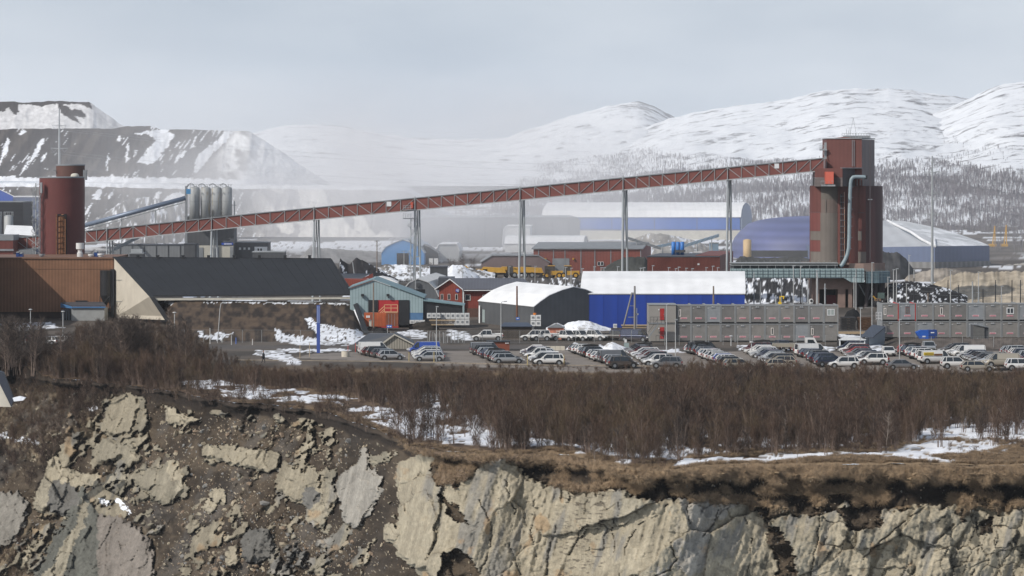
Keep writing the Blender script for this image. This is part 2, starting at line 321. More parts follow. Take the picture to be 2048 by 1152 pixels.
# ------------------------------------------------------------------ the cliff face
RK_R = [(790, 925), (805, 922), (835, 912), (870, 918), (905, 935), (925, 965), (945, 945), (962, 925), (1000, 915), (1030, 922), (1060, 955), (1110, 975), (1180, 985), (1250, 978), (1262, 990), (1330, 1000), (1420, 1004), (1500, 1014), (1545, 1040), (1562, 1025), (1600, 1030), (1640, 1033), (1690, 1000), (1715, 1028), (1750, 1045), (1770, 1022), (1850, 1008), (1880, 1012), (1910, 1010), (1925, 1035), (1960, 1012), (1990, 1030), (2060, 1010), (2500, 1010), (2500, 1600), (880, 1600), (880, 1300), (845, 1160), (830, 1140), (795, 1110), (780, 1070), (795, 1040), (800, 1000), (790, 960)]
ROCKS = [RK_R,
    [(398, 903), (412, 893), (430, 889), (500, 897), (545, 903), (563, 910), (560, 928), (535, 948), (505, 938), (470, 930), (430, 920)],
    [(553, 960), (562, 930), (578, 922), (590, 935), (612, 938), (625, 930), (642, 952), (640, 985), (612, 1004), (585, 1005), (565, 992), (552, 975)],
    [(672, 968), (690, 942), (712, 925), (728, 895), (738, 905), (740, 935), (758, 942), (768, 955), (764, 978), (742, 1018), (722, 1050), (708, 1054), (690, 1045), (678, 1012)],
    [(253, 950), (300, 938), (322, 935), (332, 915), (348, 915), (362, 955), (370, 978), (345, 1003), (330, 1016), (308, 1003), (275, 975)],
    [(-300, 960), (0, 982), (40, 988), (57, 1008), (48, 1050), (28, 1082), (0, 1100), (-80, 1140), (-300, 1190)],
    [(50, 1500), (68, 1152), (110, 1070), (128, 1040), (150, 995), (166, 972), (180, 1000), (198, 1032), (235, 1032), (282, 1060), (305, 1090), (306, 1150), (330, 1500)],
    [(62, 1018), (80, 972), (98, 920), (112, 912), (128, 935), (170, 945), (210, 948), (190, 975), (160, 972), (120, 1010), (88, 1030)],
    [(180, 920), (195, 882), (262, 882), (275, 900), (255, 915), (228, 922)],
    [(200, 838), (222, 800), (250, 783), (275, 800), (275, 842), (262, 868), (215, 874), (196, 860)],
    [(322, 808), (345, 815), (372, 832), (405, 842), (365, 852), (335, 848)],
    [(480, 1090), (492, 1065), (515, 1058), (545, 1070), (551, 1090), (540, 1118), (510, 1132), (488, 1120)],
    [(592, 905), (612, 880), (628, 873), (632, 885), (612, 908)],
    [(642, 950), (668, 955), (676, 1005), (655, 1025), (648, 1060), (620, 1050), (605, 1020), (632, 1000)],
    [(765, 1055), (780, 1042), (800, 1060), (792, 1085), (770, 1080)],
    [(95, 985), (110, 963), (150, 973), (162, 1000), (132, 1032), (100, 1030)], [(328, 916), (348, 914), (360, 940), (369, 962), (366, 986), (352, 990), (338, 950)], [(423, 976), (445, 972), (452, 1000), (432, 1009), (420, 996)],
    [(604, 980), (622, 974), (636, 990), (626, 1022), (606, 1012)], [(40, 1122), (60, 1084), (74, 1090), (52, 1128)], [(190, 950), (250, 944), (264, 960), (216, 969)], [(45, 1300), (70, 1180), (118, 1100), (150, 1046), (163, 1000), (178, 1008), (150, 1090), (112, 1190), (80, 1300)],
    [(455, 1100), (470, 1085), (482, 1110), (470, 1135), (452, 1130)], [(540, 830), (552, 822), (575, 838), (560, 845)], [(400, 1010), (420, 1000), (436, 1018), (418, 1030)], [(640, 1085), (668, 1078), (672, 1095), (650, 1105)],
    [(80, 1290), (50, 1240), (120, 1200), (200, 1400), (60, 1500)],
    [(420, 1180), (560, 1150), (640, 1220), (600, 1500), (380, 1500)],
    [(660, 1200), (780, 1180), (820, 1300), (700, 1500), (640, 1400)]]
SOIL_IN = [[(1085 - 200, 1110), (920, 1095), (950, 1120), (958, 1152), (960, 1300), (880, 1300), (870, 1160)],
    [(868, 915), (905, 930), (925, 960), (918, 975), (880, 972), (858, 940)], [(880, 985), (905, 1010), (935, 1048), (900, 1042), (885, 1010)],
    [(1540, 1050), (1562, 1060), (1585, 1105), (1590, 1152), (1560, 1200), (1535, 1180), (1560, 1130), (1530, 1080)],
    [(1660, 1010), (1760, 1012), (1765, 1050), (1730, 1066), (1700, 1062), (1690, 1040)],
    [(1912, 1012), (1935, 1012), (1930, 1040), (1925, 1048)], [(1960, 1040), (1990, 1030), (1985, 1065), (1958, 1068)]]
c_u = np.arange(-420, 2460, 2.2); nr = 250
tt = np.concatenate([np.linspace(0, 1, nr), 1 + np.linspace(.03, 1, 16)])
rp_ = rim_py(c_u); PX = np.repeat(c_u[None], len(tt), 0); PY = np.where(tt[:, None] <= 1, rp_[None] + (1178 - rp_[None]) * tt[:, None], 1178 + (tt[:, None] - 1) * 420)
Yr = rim_Y(c_u)[None]; YrS = rim_Ys(c_u)[None]
cot = np.interp(PX, [-420, 300, 700, 850, 1000, 2500], [1.25, 1.15, .95, .45, .32, .30])
Y0 = (YrS + cot * (CAMZ + 1.3)) / (1 + cot * (PY - HOR) / F)
S = F / Y0                                              # pixels per metre there
dn = PY - rp_[None]                                     # pixels below the rim
v1_, v2_, vx_, vy_, vr_, _a, _b = voro(PX / 10 + .35 * PY / 10, PY / 12, 70)          # break the outlines along small angular chips
gx_ = (vx_ - .35 * PY / 10) * 10; gy_ = vy_ * 12
wx = .38 * PX + .62 * gx_ + 12 * (fbm(PX / 34, PY / 34, 3, 71) - .5) + 3 * (fbm(PX / 5, PY / 5, 3, 72) - .5); wy = .38 * PY + .62 * gy_ + 12 * (fbm(PX / 34, PY / 34, 3, 73) - .5) + 3 * (fbm(PX / 5, PY / 5, 3, 74) - .5)
sx_ = PX + 5 * (fbm(PX / 14, PY / 14, 4, 75) - .5) * 2; sy_ = PY
rock = np.zeros(PX.shape); rid = np.full(PX.shape, -1); edge = np.zeros(PX.shape)
for i, p in enumerate(ROCKS):
    k = inpoly(wx, wy, p); rid = np.where(k, i, rid); rock = np.where(k, 1., rock)
    x0, x1 = min(q[0] for q in p) - 30, max(q[0] for q in p) + 30; y0, y1 = min(q[1] for q in p) - 30, max(q[1] for q in p) + 30
    sub = (PX > x0) & (PX < x1) & (PY > y0) & (PY < y1) & k
    e = np.zeros(PX.shape); e[sub] = pedge(wx[sub], wy[sub], p); edge = np.maximum(edge, e)
ZONES = [([(55, 1030), (95, 930), (150, 860), (200, 795), (285, 785), (300, 870), (330, 905), (375, 940), (370, 1010), (300, 1050), (190, 1060), (120, 1040)], .50), ([(370, 1000), (470, 985), (500, 1050), (480, 1160), (360, 1160)], .56), ([(530, 1010), (680, 1040), (740, 1080), (720, 1170), (540, 1170)], .56),
    ([(-300, 880), (70, 900), (90, 1000), (-300, 1000)], .60), ([(540, 820), (660, 820), (690, 920), (600, 930), (560, 890)], .60), ([(-300, 1090), (110, 1050), (120, 1180), (-300, 1180)], .57), ([(310, 800), (500, 830), (620, 900), (640, 960), (560, 935), (390, 890), (330, 860)], .66), ([(600, 880), (680, 930), (680, 1060), (560, 1050), (540, 930)], .58)]
zn = .72 * fbm((PX + .6 * PY) / 34, PY / 34, 5, 170) + .28 * vr_
for p, th0 in ZONES:
    k = inpoly(wx, wy, p) & (zn > th0) & (rock < .5) & (dn > 20); rock = np.where(k, 1., rock); rid = np.where(k, 0, rid); edge = np.where(k, np.clip((zn - th0) * 90, 0, 9), edge)
k = (zn > .715) & (rock < .5) & (PX < 830) & (dn > 24); rock = np.where(k, 1., rock); rid = np.where(k, 0, rid); edge = np.where(k, np.clip((zn - .715) * 90, 0, 9), edge)
for p in SOIL_IN:
    k = inpoly(wx, wy, p); rock = np.where(k, 0., rock); edge = np.where(k, 0., edge)
right = sm(790, 900, PX)
halo = rock.copy()
for _ in range(7): halo[1:-1, 1:-1] = (halo[1:-1, 1:-1] * 2 + halo[:-2, 1:-1] + halo[2:, 1:-1] + halo[1:-1, :-2] + halo[1:-1, 2:]) / 6
halo = halo * (1 - rock)
CRACKS = [([(1337, 1008), (1320, 1020), (1295, 1040), (1275, 1052), (1250, 1100), (1240, 1150), (1238, 1200)], 2.2), ([(1375, 1010), (1380, 1050), (1376, 1062)], 1.5), ([(1343, 1085), (1352, 1118), (1340, 1140), (1310, 1152)], 2.5), ([(1440, 1018), (1425, 1050), (1400, 1078)], 2), ([(1560, 1045), (1572, 1120), (1600, 1152)], 2),
    ([(1905, 1050), (1880, 1075), (1860, 1092), (1835, 1130), (1815, 1160), (1800, 1200)], 6), ([(1845, 1015), (1790, 1060), (1740, 1100), (1700, 1152), (1680, 1200)], 2.4), ([(1640, 1022), (1634, 1080), (1622, 1150)], 2), ([(1125, 985), (1120, 1030), (1102, 1080), (1092, 1150)], 3), ([(1175, 1000), (1165, 1050), (1140, 1110)], 2.4), ([(960, 1000), (985, 1060), (975, 1110), (960, 1150)], 2.4),  # the widest crack also paints in the shadow along it
    ([(860, 990), (880, 1040), (870, 1090), (850, 1120)], 3), ([(905, 1000), (915, 1035), (935, 1050)], 2), ([(1010, 960), (1030, 1020), (1020, 1090), (1040, 1150)], 2), ([(1070, 1000), (1060, 1060), (1075, 1120)], 1.6), ([(1490, 1030), (1505, 1080), (1495, 1150)], 1.8), ([(1240, 1000), (1225, 1060), (1232, 1110)], 2), ([(1950, 1030), (1960, 1090), (1945, 1150)], 2.5), ([(2010, 1030), (1990, 1080), (2000, 1150)], 2.2)]
def linedist(pts):
    d = np.full(PX.shape, 99.); x0, x1, y0, y1 = min(p[0] for p in pts) - 25, max(p[0] for p in pts) + 25, min(p[1] for p in pts) - 25, max(p[1] for p in pts) + 25; m = (PX > x0) & (PX < x1) & (PY > y0) & (PY < y1); q = d[m]
    for (ax, ay), (bx, by) in zip(pts, pts[1:]):
        vx, vy = bx - ax, by - ay; t = np.clip(((sx_[m] - ax) * vx + (sy_[m] - ay) * vy) / (vx * vx + vy * vy), 0, 1); q = np.minimum(q, np.hypot(sx_[m] - ax - t * vx, sy_[m] - ay - t * vy))
    d[m] = q; return d
crk = np.zeros(PX.shape)
for pts_, wd_ in CRACKS: crk = np.maximum(crk, sm(wd_ * .8, wd_ * .2, linedist(pts_)) * sm(.36, .5, fbm(PX / 20, PY / 20, 2, 76)))
# facets: two sizes of tilted cells, taller than wide, leaning like the jointing in the face
lean = .35
fx1 = (PX + lean * PY) / 140 + .22 * (fbm(PX / 60, PY / 60, 3, 80) - .5); fy1 = PY / 170 + .2 * (fbm(PX / 50, PY / 50, 3, 81) - .5)
d1, d2, cx, cy, r1, r2, r3 = voro(fx1, fy1, 82)
fac = 1.9 * ((fx1 - cx) * (r1 - .5) * 2.4 + (fy1 - cy) * (r2 - .5) * 2.4) + .5 * (r3 - .5)
seam = sm(.03, 0, d2 - d1)
fx2 = (PX + lean * PY) / 30 + .5 * (fbm(PX / 20, PY / 20, 3, 84) - .5); fy2 = PY / 42 + .5 * (fbm(PX / 22, PY / 22, 3, 85) - .5)
e1, e2, ex, ey, q1, q2, q3 = voro(fx2, fy2, 86)
blocky = np.clip(sm(.55, .68, fbm(PX / 120, PY / 90, 3, 88)) + sm(1850, 1900, PX) * sm(2060, 2030, PX) * .8 + (rid > 0) * .8, 0, 1)
fac2 = (.16 + .5 * blocky) * ((fx2 - ex) * (q1 - .5) * 2 + (fy2 - ey) * (q2 - .5) * 2 + .8 * (q3 - .5))
seam2 = sm(.07, 0, e2 - e1) * blocky
streak = fbm((PX + .25 * PY) / 7, PY / 90, 4, 90)
d_rock = 1.5 + fac + fac2 - .15 * seam - .3 * seam2 - .55 * crk + .55 * (ridged((PX + .45 * PY) / 30, PY / 240, 4, 93) - .5) + (rid > 0) * .5 + .5 * (streak - .5) + 1.1 * (fbm((PX + .5 * PY) / 60, PY / 150, 4, 91) - .5) + .4 * (fbm(PX / 5, PY / 8, 3, 92) - .5)
d_rock = d_rock * np.clip(edge / 5, .45, 1)
g1_ = ridged(PX / 60 + .6 * PY / 60, PY / 120, 5, 95)
d_soil = .2 - .6 * halo + 2.0 * (fbm(PX / 110, PY / 140, 4, 96) - .5) + 1.5 * (g1_ - .5) + 1.6 * (ridged((PX + .5 * PY) / 130, PY / 260, 4, 94) - .6) + .5 * (fbm(PX / 9, PY / 9, 4, 97) - .5) + .25 * (fbm(PX / 3.2, PY / 3.2, 2, 98) - .5)
leftb = sm(800, 700, PX); d_soil = d_soil * (1 + .8 * leftb) + 2.4 * leftb * (fbm(PX / 190, PY / 230, 3, 99) - .5)
rk = rock * 1.
disp = d_soil * (1 - rk) + (d_rock + .5 * d_soil * leftb) * rk
# hanging turf over a hollow below the rim
th = np.interp(PX, [-420, 250, 420, 800, 1000, 1300, 1500, 2500], [7, 9, 9, 10, 18, 26, 32, 36]) * (.25 + 1.6 * fbm(PX / 38, PY / 60, 5, 101))
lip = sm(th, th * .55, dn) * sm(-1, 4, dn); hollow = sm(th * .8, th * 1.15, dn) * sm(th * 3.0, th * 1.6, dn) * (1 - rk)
lump = .6 * fbm(PX / 26, PY / 15, 4, 103) + .4 * ridged(PX / 11, PY / 8, 3, 104)
disp = disp + lip * (.35 + 1.5 * lump * right) - hollow * (1.0 + .8 * right) 
clod = (1 - rk) * right * sm(.53, .56, fbm(PX / 40, PY / 20, 6, 105)) * (rp_[None] + 14 < PY)
disp = disp + clod * (.7 + 1.1 * ridged(PX / 9, PY / 7, 3, 107))
disp = disp * sm(-.5, 5, dn) * (1 - .0 * PX)
Yc = Y0 - disp * np.where(tt[:, None] <= 1, 1, .6) + (Yr - YrS) * sm(26, 2, dn)
Yc[0] = Yr[0] + 1.0
XXc = (PX - 1024) * Yc / F; ZZc = CAMZ - (PY - HOR) * Yc / F
x0_ = (c_u - 1024) * (Yr[0] + .8) / F; y0_ = Yr[0] + .8; Yc[0] = y0_; XXc[0] = x0_
ZZc[0] = gz(x0_, y0_) + sm(522, 505, y0_) * (.9 * (fbm(x0_ / 9, y0_ / 9, 4, 3) - .5) + .3 * (fbm(x0_ / 1.5, y0_ / 1.5, 3, 4) - .5)) - .05
# colours
tan_, tan2, gry, pur, lgt = C3((.305, .268, .198)), C3((.262, .235, .178)), C3((.165, .158, .143)), C3((.185, .155, .135)), C3((.29, .27, .235))
kk = np.clip(.45 * r3 + .95 * (fbm((PX + .3 * PY) / 90, PY / 110, 5, 110) - .5) + .16, 0, 1)
left_tone = sm(1290, 1200, PX) * right + .35 * sm(1500, 1580, PX)
pal = np.where((kk < .46 + .4 * left_tone)[..., None], tan_, np.where((kk < .70 + .25 * left_tone)[..., None], tan2, np.where((kk < .80)[..., None], lgt, np.where((kk < .9)[..., None], gry, pur))))
Cr = pal * (.92 + .16 * vr_[..., None]) * (.78 + .5 * streak[..., None]) * (.9 + .2 * q3[..., None])
Cr = lerp(Cr, gry[None, None] * 1.15, np.clip(sm(.56, .70, fbm((PX + .3 * PY) / 26, PY / 120, 4, 112)) * .8, 0, 1))
Cr = lerp(Cr, C3((.33, .22, .12))[None, None], sm(.70, .80, fbm(PX / 35, PY / 50, 4, 113)) * .6)
Cr = lerp(Cr, C3((.06, .05, .04))[None, None], np.clip(np.maximum(crk * .32, np.clip(seam * .3 + seam2 * .6, 0, .9) * np.maximum(sm(.46, .56, fbm(PX / 30, PY / 40, 3, 114)), (rid > 0) * .9)) + .7 * sm(.66, .70, fbm(PX / 11, PY / 3.2, 3, 116)) * sm(1100, 1130, PX) * sm(1230, 1200, PX), 0, .92))
Cr = lerp(Cr, C3((.075, .07, .055))[None, None], sm(.60, .66, fbm(PX / 26, PY / 30, 5, 115)) * sm(1380, 1560, PX) * .85)
for i, c in ((3, lgt), (5, lgt * .8), (11, gry * .8), (4, tan2 * .9), (1, tan_ * 1.1), (2, tan_), (15, gry * .75), (18, gry * .9), (21, tan2), (4, tan2), (9, tan_ * .8), (8, tan2 * .9)):
    Cr = np.where((rid == i)[..., None], c * (.7 + .55 * streak[..., None]) * (.9 + .2 * q3[..., None]), Cr)
Cr = np.where((rid == 6)[..., None], np.where((wx < 196)[..., None], C3((.125, .125, .108)), C3((.215, .19, .165))) * (.7 + .55 * streak[..., None]), Cr)
Cr = Cr * (1 - .28 * sm(700, 500, PX) * (rid < 7) * fbm(PX / 40, PY / 40, 3, 124))[..., None]
Cr = np.where((rid == 0)[..., None] & (PX < 780)[..., None], Cr * (.55 + .55 * fbm(PX / 16, PY / 16, 4, 125))[..., None], Cr)
sand = sm(.54, .66, fbm(PX / 60, PY / 45, 4, 117))
Cs = lerp(C3((.040, .030, .021))[None, None], C3((.082, .063, .044))[None, None], sm(.35, .65, fbm(PX / 50, PY / 30, 5, 118)))
Cs = lerp(Cs, C3((.095, .09, .085))[None, None], sm(.48, .70, fbm((PX + .8 * PY) / 40, (PX - PY) / 120, 6, 119)) * leftb * .4)
Cs = lerp(Cs, C3((.20, .158, .105))[None, None], sand * sm(330, 250, PX) * .8)
Cs = lerp(Cs, C3((.018, .013, .010))[None, None], hollow * .9)  # hollow painted near-black, adding to the shade under the turf
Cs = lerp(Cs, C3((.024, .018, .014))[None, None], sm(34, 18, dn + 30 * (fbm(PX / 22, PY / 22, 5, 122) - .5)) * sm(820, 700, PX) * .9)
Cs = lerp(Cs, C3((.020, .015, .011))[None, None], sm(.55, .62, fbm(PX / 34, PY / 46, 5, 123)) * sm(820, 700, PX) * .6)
grs = C3((.27, .195, .118)); brn = C3((.14, .10, .07))
gcol = lerp(lerp(C3((.045, .034, .026))[None, None], brn[None, None], sm(700, 900, PX)), grs[None, None], sm(1080, 1280, PX)) * (.55 + .9 * fbm(PX / 4, PY / 9, 3, 121)[..., None])
Cs = lerp(Cs, gcol, np.clip(np.maximum(lip, clod * .9 * sm(rp_[None] + 110, rp_[None] + 60, PY)), 0, 1) * np.clip(right + .6, 0, 1))
peb = _h((PX / 2.2).astype(np.int64), (PY / 1.8).astype(np.int64), 0, 5) > .985
Cs = np.where((peb & (dn > 25) & (hollow < .3))[..., None], C3((.30, .255, .19)) * (.6 + .6 * q1[..., None]), Cs)
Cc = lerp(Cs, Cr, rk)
for p in ([(190, 995), (215, 998), (222, 1012), (205, 1010)], [(218, 996), (245, 1000), (262, 1030), (245, 1018)], [(-100, 862), (0, 868), (82, 884), (78, 891), (0, 878), (-100, 872)], [(172, 812), (190, 808), (192, 818), (178, 820)]):
    Cc = np.where((inpoly(wx, wy, p) & (fbm(PX / 5, PY / 5, 3, 130) > .38))[..., None], SNOW * .95, Cc)
CM = vmat('cliff_stone_and_soil', (1.2, .2), (28., .22), .55, .2)
fm = np.where(rock[:-1, :-1] > .5, np.maximum(rid[:-1, :-1], 0), -1)      # rock number of each face, -1 = soil
cliff = grid_obj('cliff', XXc, YY=None, Vz=None) if False else grid_obj('cliff', XXc, Yc, ZZc, CM, {'Col': Cc}, mask=(fm < 1))
tag(cliff, 'steep broken cliff face of dark soil, rubble and pale rock below the scrub')
for i in range(1, len(ROCKS)):
    if (fm == i).sum() > 40:
        o = grid_obj('rock_slab', XXc, Yc, ZZc, CM, {'Col': Cc}, mask=(fm == i), parent=cliff, kind=None)
CL_PX, CL_PY, CL_Y, CL_ROCK, CL_HOL = PX, PY, Yc, rk, hollow       # kept for things that lie on the face
def on_cliff(px, py):
    j = int(np.clip((px - c_u[0]) / 2.2, 0, len(c_u) - 1)); col = CL_PY[:, j]; i = int(np.argmin(np.abs(col - py)))
    return (X(px, CL_Y[i, j]), CL_Y[i, j], Z(py, CL_Y[i, j])), CL_ROCK[i, j], S[i, j]
# ------------------------------------------------------------------ snowy mountains
def snow_mat(name, seed, sx, sy, rot, cover, edge=.05, dark=(.105, .10, .11)):
    """snow with bare rock showing in long streaks; coordinates run along the slope (stored per vertex)"""
    m = bpy.data.materials.new(name); m.use_nodes = True; n = m.node_tree; N = n.nodes; L = n.links; b = N['Principled BSDF']; b.inputs['Roughness'].default_value = .85; b.inputs['Specular IOR Level'].default_value = .1
    a = N.new('ShaderNodeAttribute'); a.attribute_name = 'slope'; mp_ = N.new('ShaderNodeMapping'); mp_.inputs['Rotation'].default_value = (0, 0, rot); mp_.inputs['Scale'].default_value = (1, 1, 1)
    mp2 = N.new('ShaderNodeMapping'); mp2.inputs['Scale'].default_value = (sx, sy, 1); mp2.inputs['Location'].default_value = (seed, seed * 1.7, 0)
    L.new(a.outputs['Vector'], mp_.inputs[0]); L.new(mp_.outputs[0], mp2.inputs[0])
    t = N.new('ShaderNodeTexNoise'); t.inputs['Scale'].default_value = 1; t.inputs['Detail'].default_value = 9; t.inputs['Roughness'].default_value = .74; t.inputs['Distortion'].default_value = .25; L.new(mp2.outputs[0], t.inputs['Vector'])
    c = N.new('ShaderNodeAttribute'); c.attribute_name = 'bare'
    ad = N.new('ShaderNodeMath'); ad.operation = 'ADD'; L.new(t.outputs['Fac'], ad.inputs[0]); L.new(c.outputs['Fac'], ad.inputs[1])
    mr = N.new('ShaderNodeMapRange'); mr.inputs[1].default_value = cover; mr.inputs[2].default_value = cover + edge; L.new(ad.outputs[0], mr.inputs[0])
    t2 = N.new('ShaderNodeTexNoise'); t2.inputs['Scale'].default_value = 3.5; t2.inputs['Detail'].default_value = 8; L.new(mp2.outputs[0], t2.inputs['Vector'])
    m3 = N.new('ShaderNodeMix'); m3.data_type = 'RGBA'; m3.inputs[6].default_value = (.62, .65, .70, 1); m3.inputs[7].default_value = (.86, .88, .90, 1); L.new(t2.outputs['Fac'], m3.inputs[0])
    mi = N.new('ShaderNodeMix'); mi.data_type = 'RGBA'; L.new(mr.outputs[0], mi.inputs[0]); L.new(m3.outputs[2], mi.inputs[6]); mi.inputs[7].default_value = (*dark, 1); L.new(mi.outputs[2], b.inputs['Base Color'])
    return m
def mountain(name, ridge, foot, Dn, Dr, m, seed, amp, u0, u1, du=5, rows=150, g=.9, back=True, label=None, bare=None):
    us = np.arange(u0, u1, du); s = np.linspace(0, 1, rows)
    PX = np.repeat(us[None], rows, 0); s2 = s[:, None] + 0 * PX
    YY = Dn * (Dr / Dn) ** s2
    rpy = sum(prof(ridge, us + d) for d in (-14, 0, 14)) / 3; rn = 5.0 * (fbm(us / 22., us * 0 + seed, 5, seed) - .5); fpy = prof(foot, us)
    YY = YY * (1 + .10 * (fbm(PX / 260, s2 * 3, 3, seed + 3) - .5) * np.sin(s2 * math.pi))
    PY = fpy[None] + (rpy - fpy)[None] * (s2 ** g) + rn[None] * s2 ** 9 + amp * 1.6 * (fbm(PX / 110 + s2 * 2, s2 * 9, 6, seed + 1) - .5) * np.sin(s2 * math.pi) ** .6
    XX = (PX - 1024) * YY / F; ZZ = CAMZ - (PY - HOR) * YY / F
    ZZ = np.where(s2 < .995, ZZ + Dn * .0045 * (fbm(XX / 180, YY / 260, 4, seed + 2) - .5) * np.sin(s2 * math.pi), ZZ)
    # the far side falls away behind the ridge
    Yb2 = np.stack([YY[-1] * 1.05, YY[-1] * 1.15]); Xb = (us[None] - 1024) * Yb2 / F; Zb = np.stack([ZZ[-1] - 25, ZZ[-1] * 0 - 5])
    XX = np.vstack([XX, Xb]); ZZ = np.vstack([ZZ, Zb]); YY = np.vstack([YY, Yb2]); s3 = np.vstack([s2, 1 + 0 * Xb]); P3 = np.vstack([PX, PX[:2]])
    b_ = np.zeros(s3.shape) if bare is None else bare(P3, s3)
    me = grid_obj(name, XX, YY, ZZ, m, {'bare': b_}); at = me.data.attributes.new('slope', 'FLOAT_VECTOR', 'POINT')
    at.data.foreach_set('vector', np.stack([P3 / 100, s3 * 10, 0 * s3], -1).astype(np.float32).ravel())
    if label: me['label'] = label
    return us, s, XX, YY, ZZ
M1r = [(200, 330), (400, 290), (520, 262), (545, 253), (600, 249), (680, 250), (700, 256), (740, 262), (770, 269), (830, 276), (905, 279), (1000, 277), (1060, 268), (1200, 260), (1400, 300)]
M2r = [(800, 330), (900, 300), (1010, 277), (1050, 262), (1080, 252), (1140, 233), (1190, 219), (1225, 210), (1262, 203), (1290, 204), (1308, 211), (1330, 224), (1352, 235), (1420, 262), (1600, 300)]
M3r = [(850, 345), (940, 330), (1000, 318), (1060, 305), (1130, 292), (1210, 275), (1270, 262), (1320, 243), (1352, 233), (1400, 222), (1460, 213), (1540, 203), (1600, 193), (1640, 183), (1665, 179), (1720, 177), (1800, 178), (1850, 184), (1890, 190), (1930, 196), (1980, 210), (2300, 260), (2700, 280)]
M4r = [(1380, 380), (1500, 350), (1620, 318), (1740, 280), (1790, 262), (1850, 232), (1900, 215), (1935, 198), (1960, 186), (1990, 172), (2020, 166), (2060, 163), (2150, 150), (2400, 120), (2700, 100)]
mountain('mountain_far', M1r, [(0, 372), (3000, 372)], 4200, 11000, snow_mat('snow_far', 3, 1.1, 3.0, 0, .546, .11), 3, 10, 150, 1420,
         bare=lambda p, s: .04 * sm(.8, 1, s) - .01)
mountain('mountain_peak', M2r, [(0, 365), (3000, 365)], 4600, 10500, snow_mat('snow_peak', 9, 2.2, 3.2, .35, .538, .11), 14, 12, 820, 1640,
         bare=lambda p, s: .10 * sm(.72, 1, s) * sm(1180, 1260, p) - .01)
u3, s3_, X3, Y3, Z3 = mountain('mountain_right', M3r, [(0, 462), (900, 462), (1500, 462), (3000, 452)], 1850, 8200, snow_mat('snow_right', 5, 1.5, 3.6, -.16, .534, .11), 23, 14, 560, 2760,
         bare=lambda p, s: .02 * sm(.9, 1, s) - .02 * sm(.5, .3, s) + .015 * sm(1500, 1900, p), rows=200)
u4, s4_, X4, Y4, Z4 = mountain('mountain_near_right', M4r, [(1300, 400), (1700, 392), (3000, 380)], 2700, 6600, snow_mat('snow_near', 12, 1.4, 3.4, -.22, .530, .11), 31, 12, 1400, 2760,
         bare=lambda p, s: .02 * sm(.85, 1, s), rows=150)

# ------------------------------------------------------------------ waste-rock terraces and gravel heaps
def tier(name, top, base, Yt, slope, m, seed, u0, u1, paint, back=260, du=2.5, rows=70, label=None, cyl=None, rough=1.):
    """one bench of the tip: its face from the foot up to the edge, then the flat behind it"""
    us = np.arange(u0, u1, du); s = np.linspace(0, 1, rows); PX = np.repeat(us[None], rows, 0); S_ = s[:, None] + 0 * PX
    tp = prof(top, us) + 1.6 * rough * (fbm(us / 14., us * 0 + seed, 4, seed) - .5) * 2; bp = np.maximum(prof(base, us), tp + .5)
    Ytop = Yt + (prof(cyl, us) if cyl else 0 * us); hm = (bp - tp) * Ytop / F; Ybot = Ytop - hm * slope
    PY = bp + (tp - bp) * S_; YY = Ybot + (Ytop - Ybot) * S_
    gul = ridged(PX / 26 + .5 * (1 - S_) + .3 * fbm(PX / 40, S_ * 2, 2, seed), S_ * 1.2, 4, seed + 4)
    YY = YY - (3.2 * (gul - .5) + 2.5 * (fbm(PX / 80, S_, 3, seed + 5) - .5) + .8 * (fbm(PX / 5, S_ * 14, 3, seed + 6) - .5)) * rough * np.sin(np.clip(S_, .03, .97) * math.pi) ** .4
    XX = (PX - 1024) * YY / F; ZZ = CAMZ - (PY - HOR) * YY / F
    C = paint(PX, PY, S_, gul)
    Yb2 = np.stack([YY[-1] + back * .5, YY[-1] + back]); XX = np.vstack([XX, (us[None] - 1024) * Yb2 / F]); YY = np.vstack([YY, Yb2]); ZZ = np.vstack([ZZ, ZZ[-1:], ZZ[-1:] - 3]); C = np.concatenate([C, C[-1:] * 0 + SNOW, C[-1:] * 0 + SNOW])
    o = grid_obj(name, XX, YY, ZZ, m, {'Col': C}); 
    if label: o['label'] = label
    return o
TM = vmat('waste_rock', (6., .15), (2.2, .22), .6, .6)
DK, DK2, GRV = C3((.036, .032, .032)), C3((.075, .066, .060)), C3((.20, .195, .19))
def pat(polys, PX, PY, sc=7, amp=7, seed=200):
    wx = PX + amp * (fbm(PX / sc, PY / sc, 4, seed) - .5) * 2; wy = PY + amp * .7 * (fbm(PX / sc, PY / sc, 4, seed + 1) - .5) * 2
    k = np.zeros(PX.shape, bool)
    for p in polys: k |= inpoly(wx, wy, p)
    return k
def streaks(PX, PY, lean, thr, seed): return fbm((PX + lean * PY) / 3.2, PY / 26, 4, seed) * .55 + fbm(PX / 40, PY / 30, 3, seed + 7) * .45 > thr
def paintA(PX, PY, S_, g):
    C = np.broadcast_to(C3((.60, .60, .61)), PX.shape + (3,)).copy() * (.85 + .25 * fbm(PX / 20, PY / 20, 4, 205)[..., None])
    dk = pat([[(-60, 200), (30, 200), (36, 212), (35, 230), (26, 228), (18, 215), (8, 222), (-60, 225)], [(0, 196), (200, 196), (195, 206), (100, 209), (85, 213), (60, 207), (0, 210)], [(112, 205), (125, 205), (140, 218), (160, 218), (175, 232), (165, 236), (150, 232), (165, 250), (128, 232)], [(150, 204), (180, 204), (184, 218), (165, 210)]], PX, PY, 6, 5, 207)
    return np.where(dk[..., None], DK * 1.25, C)
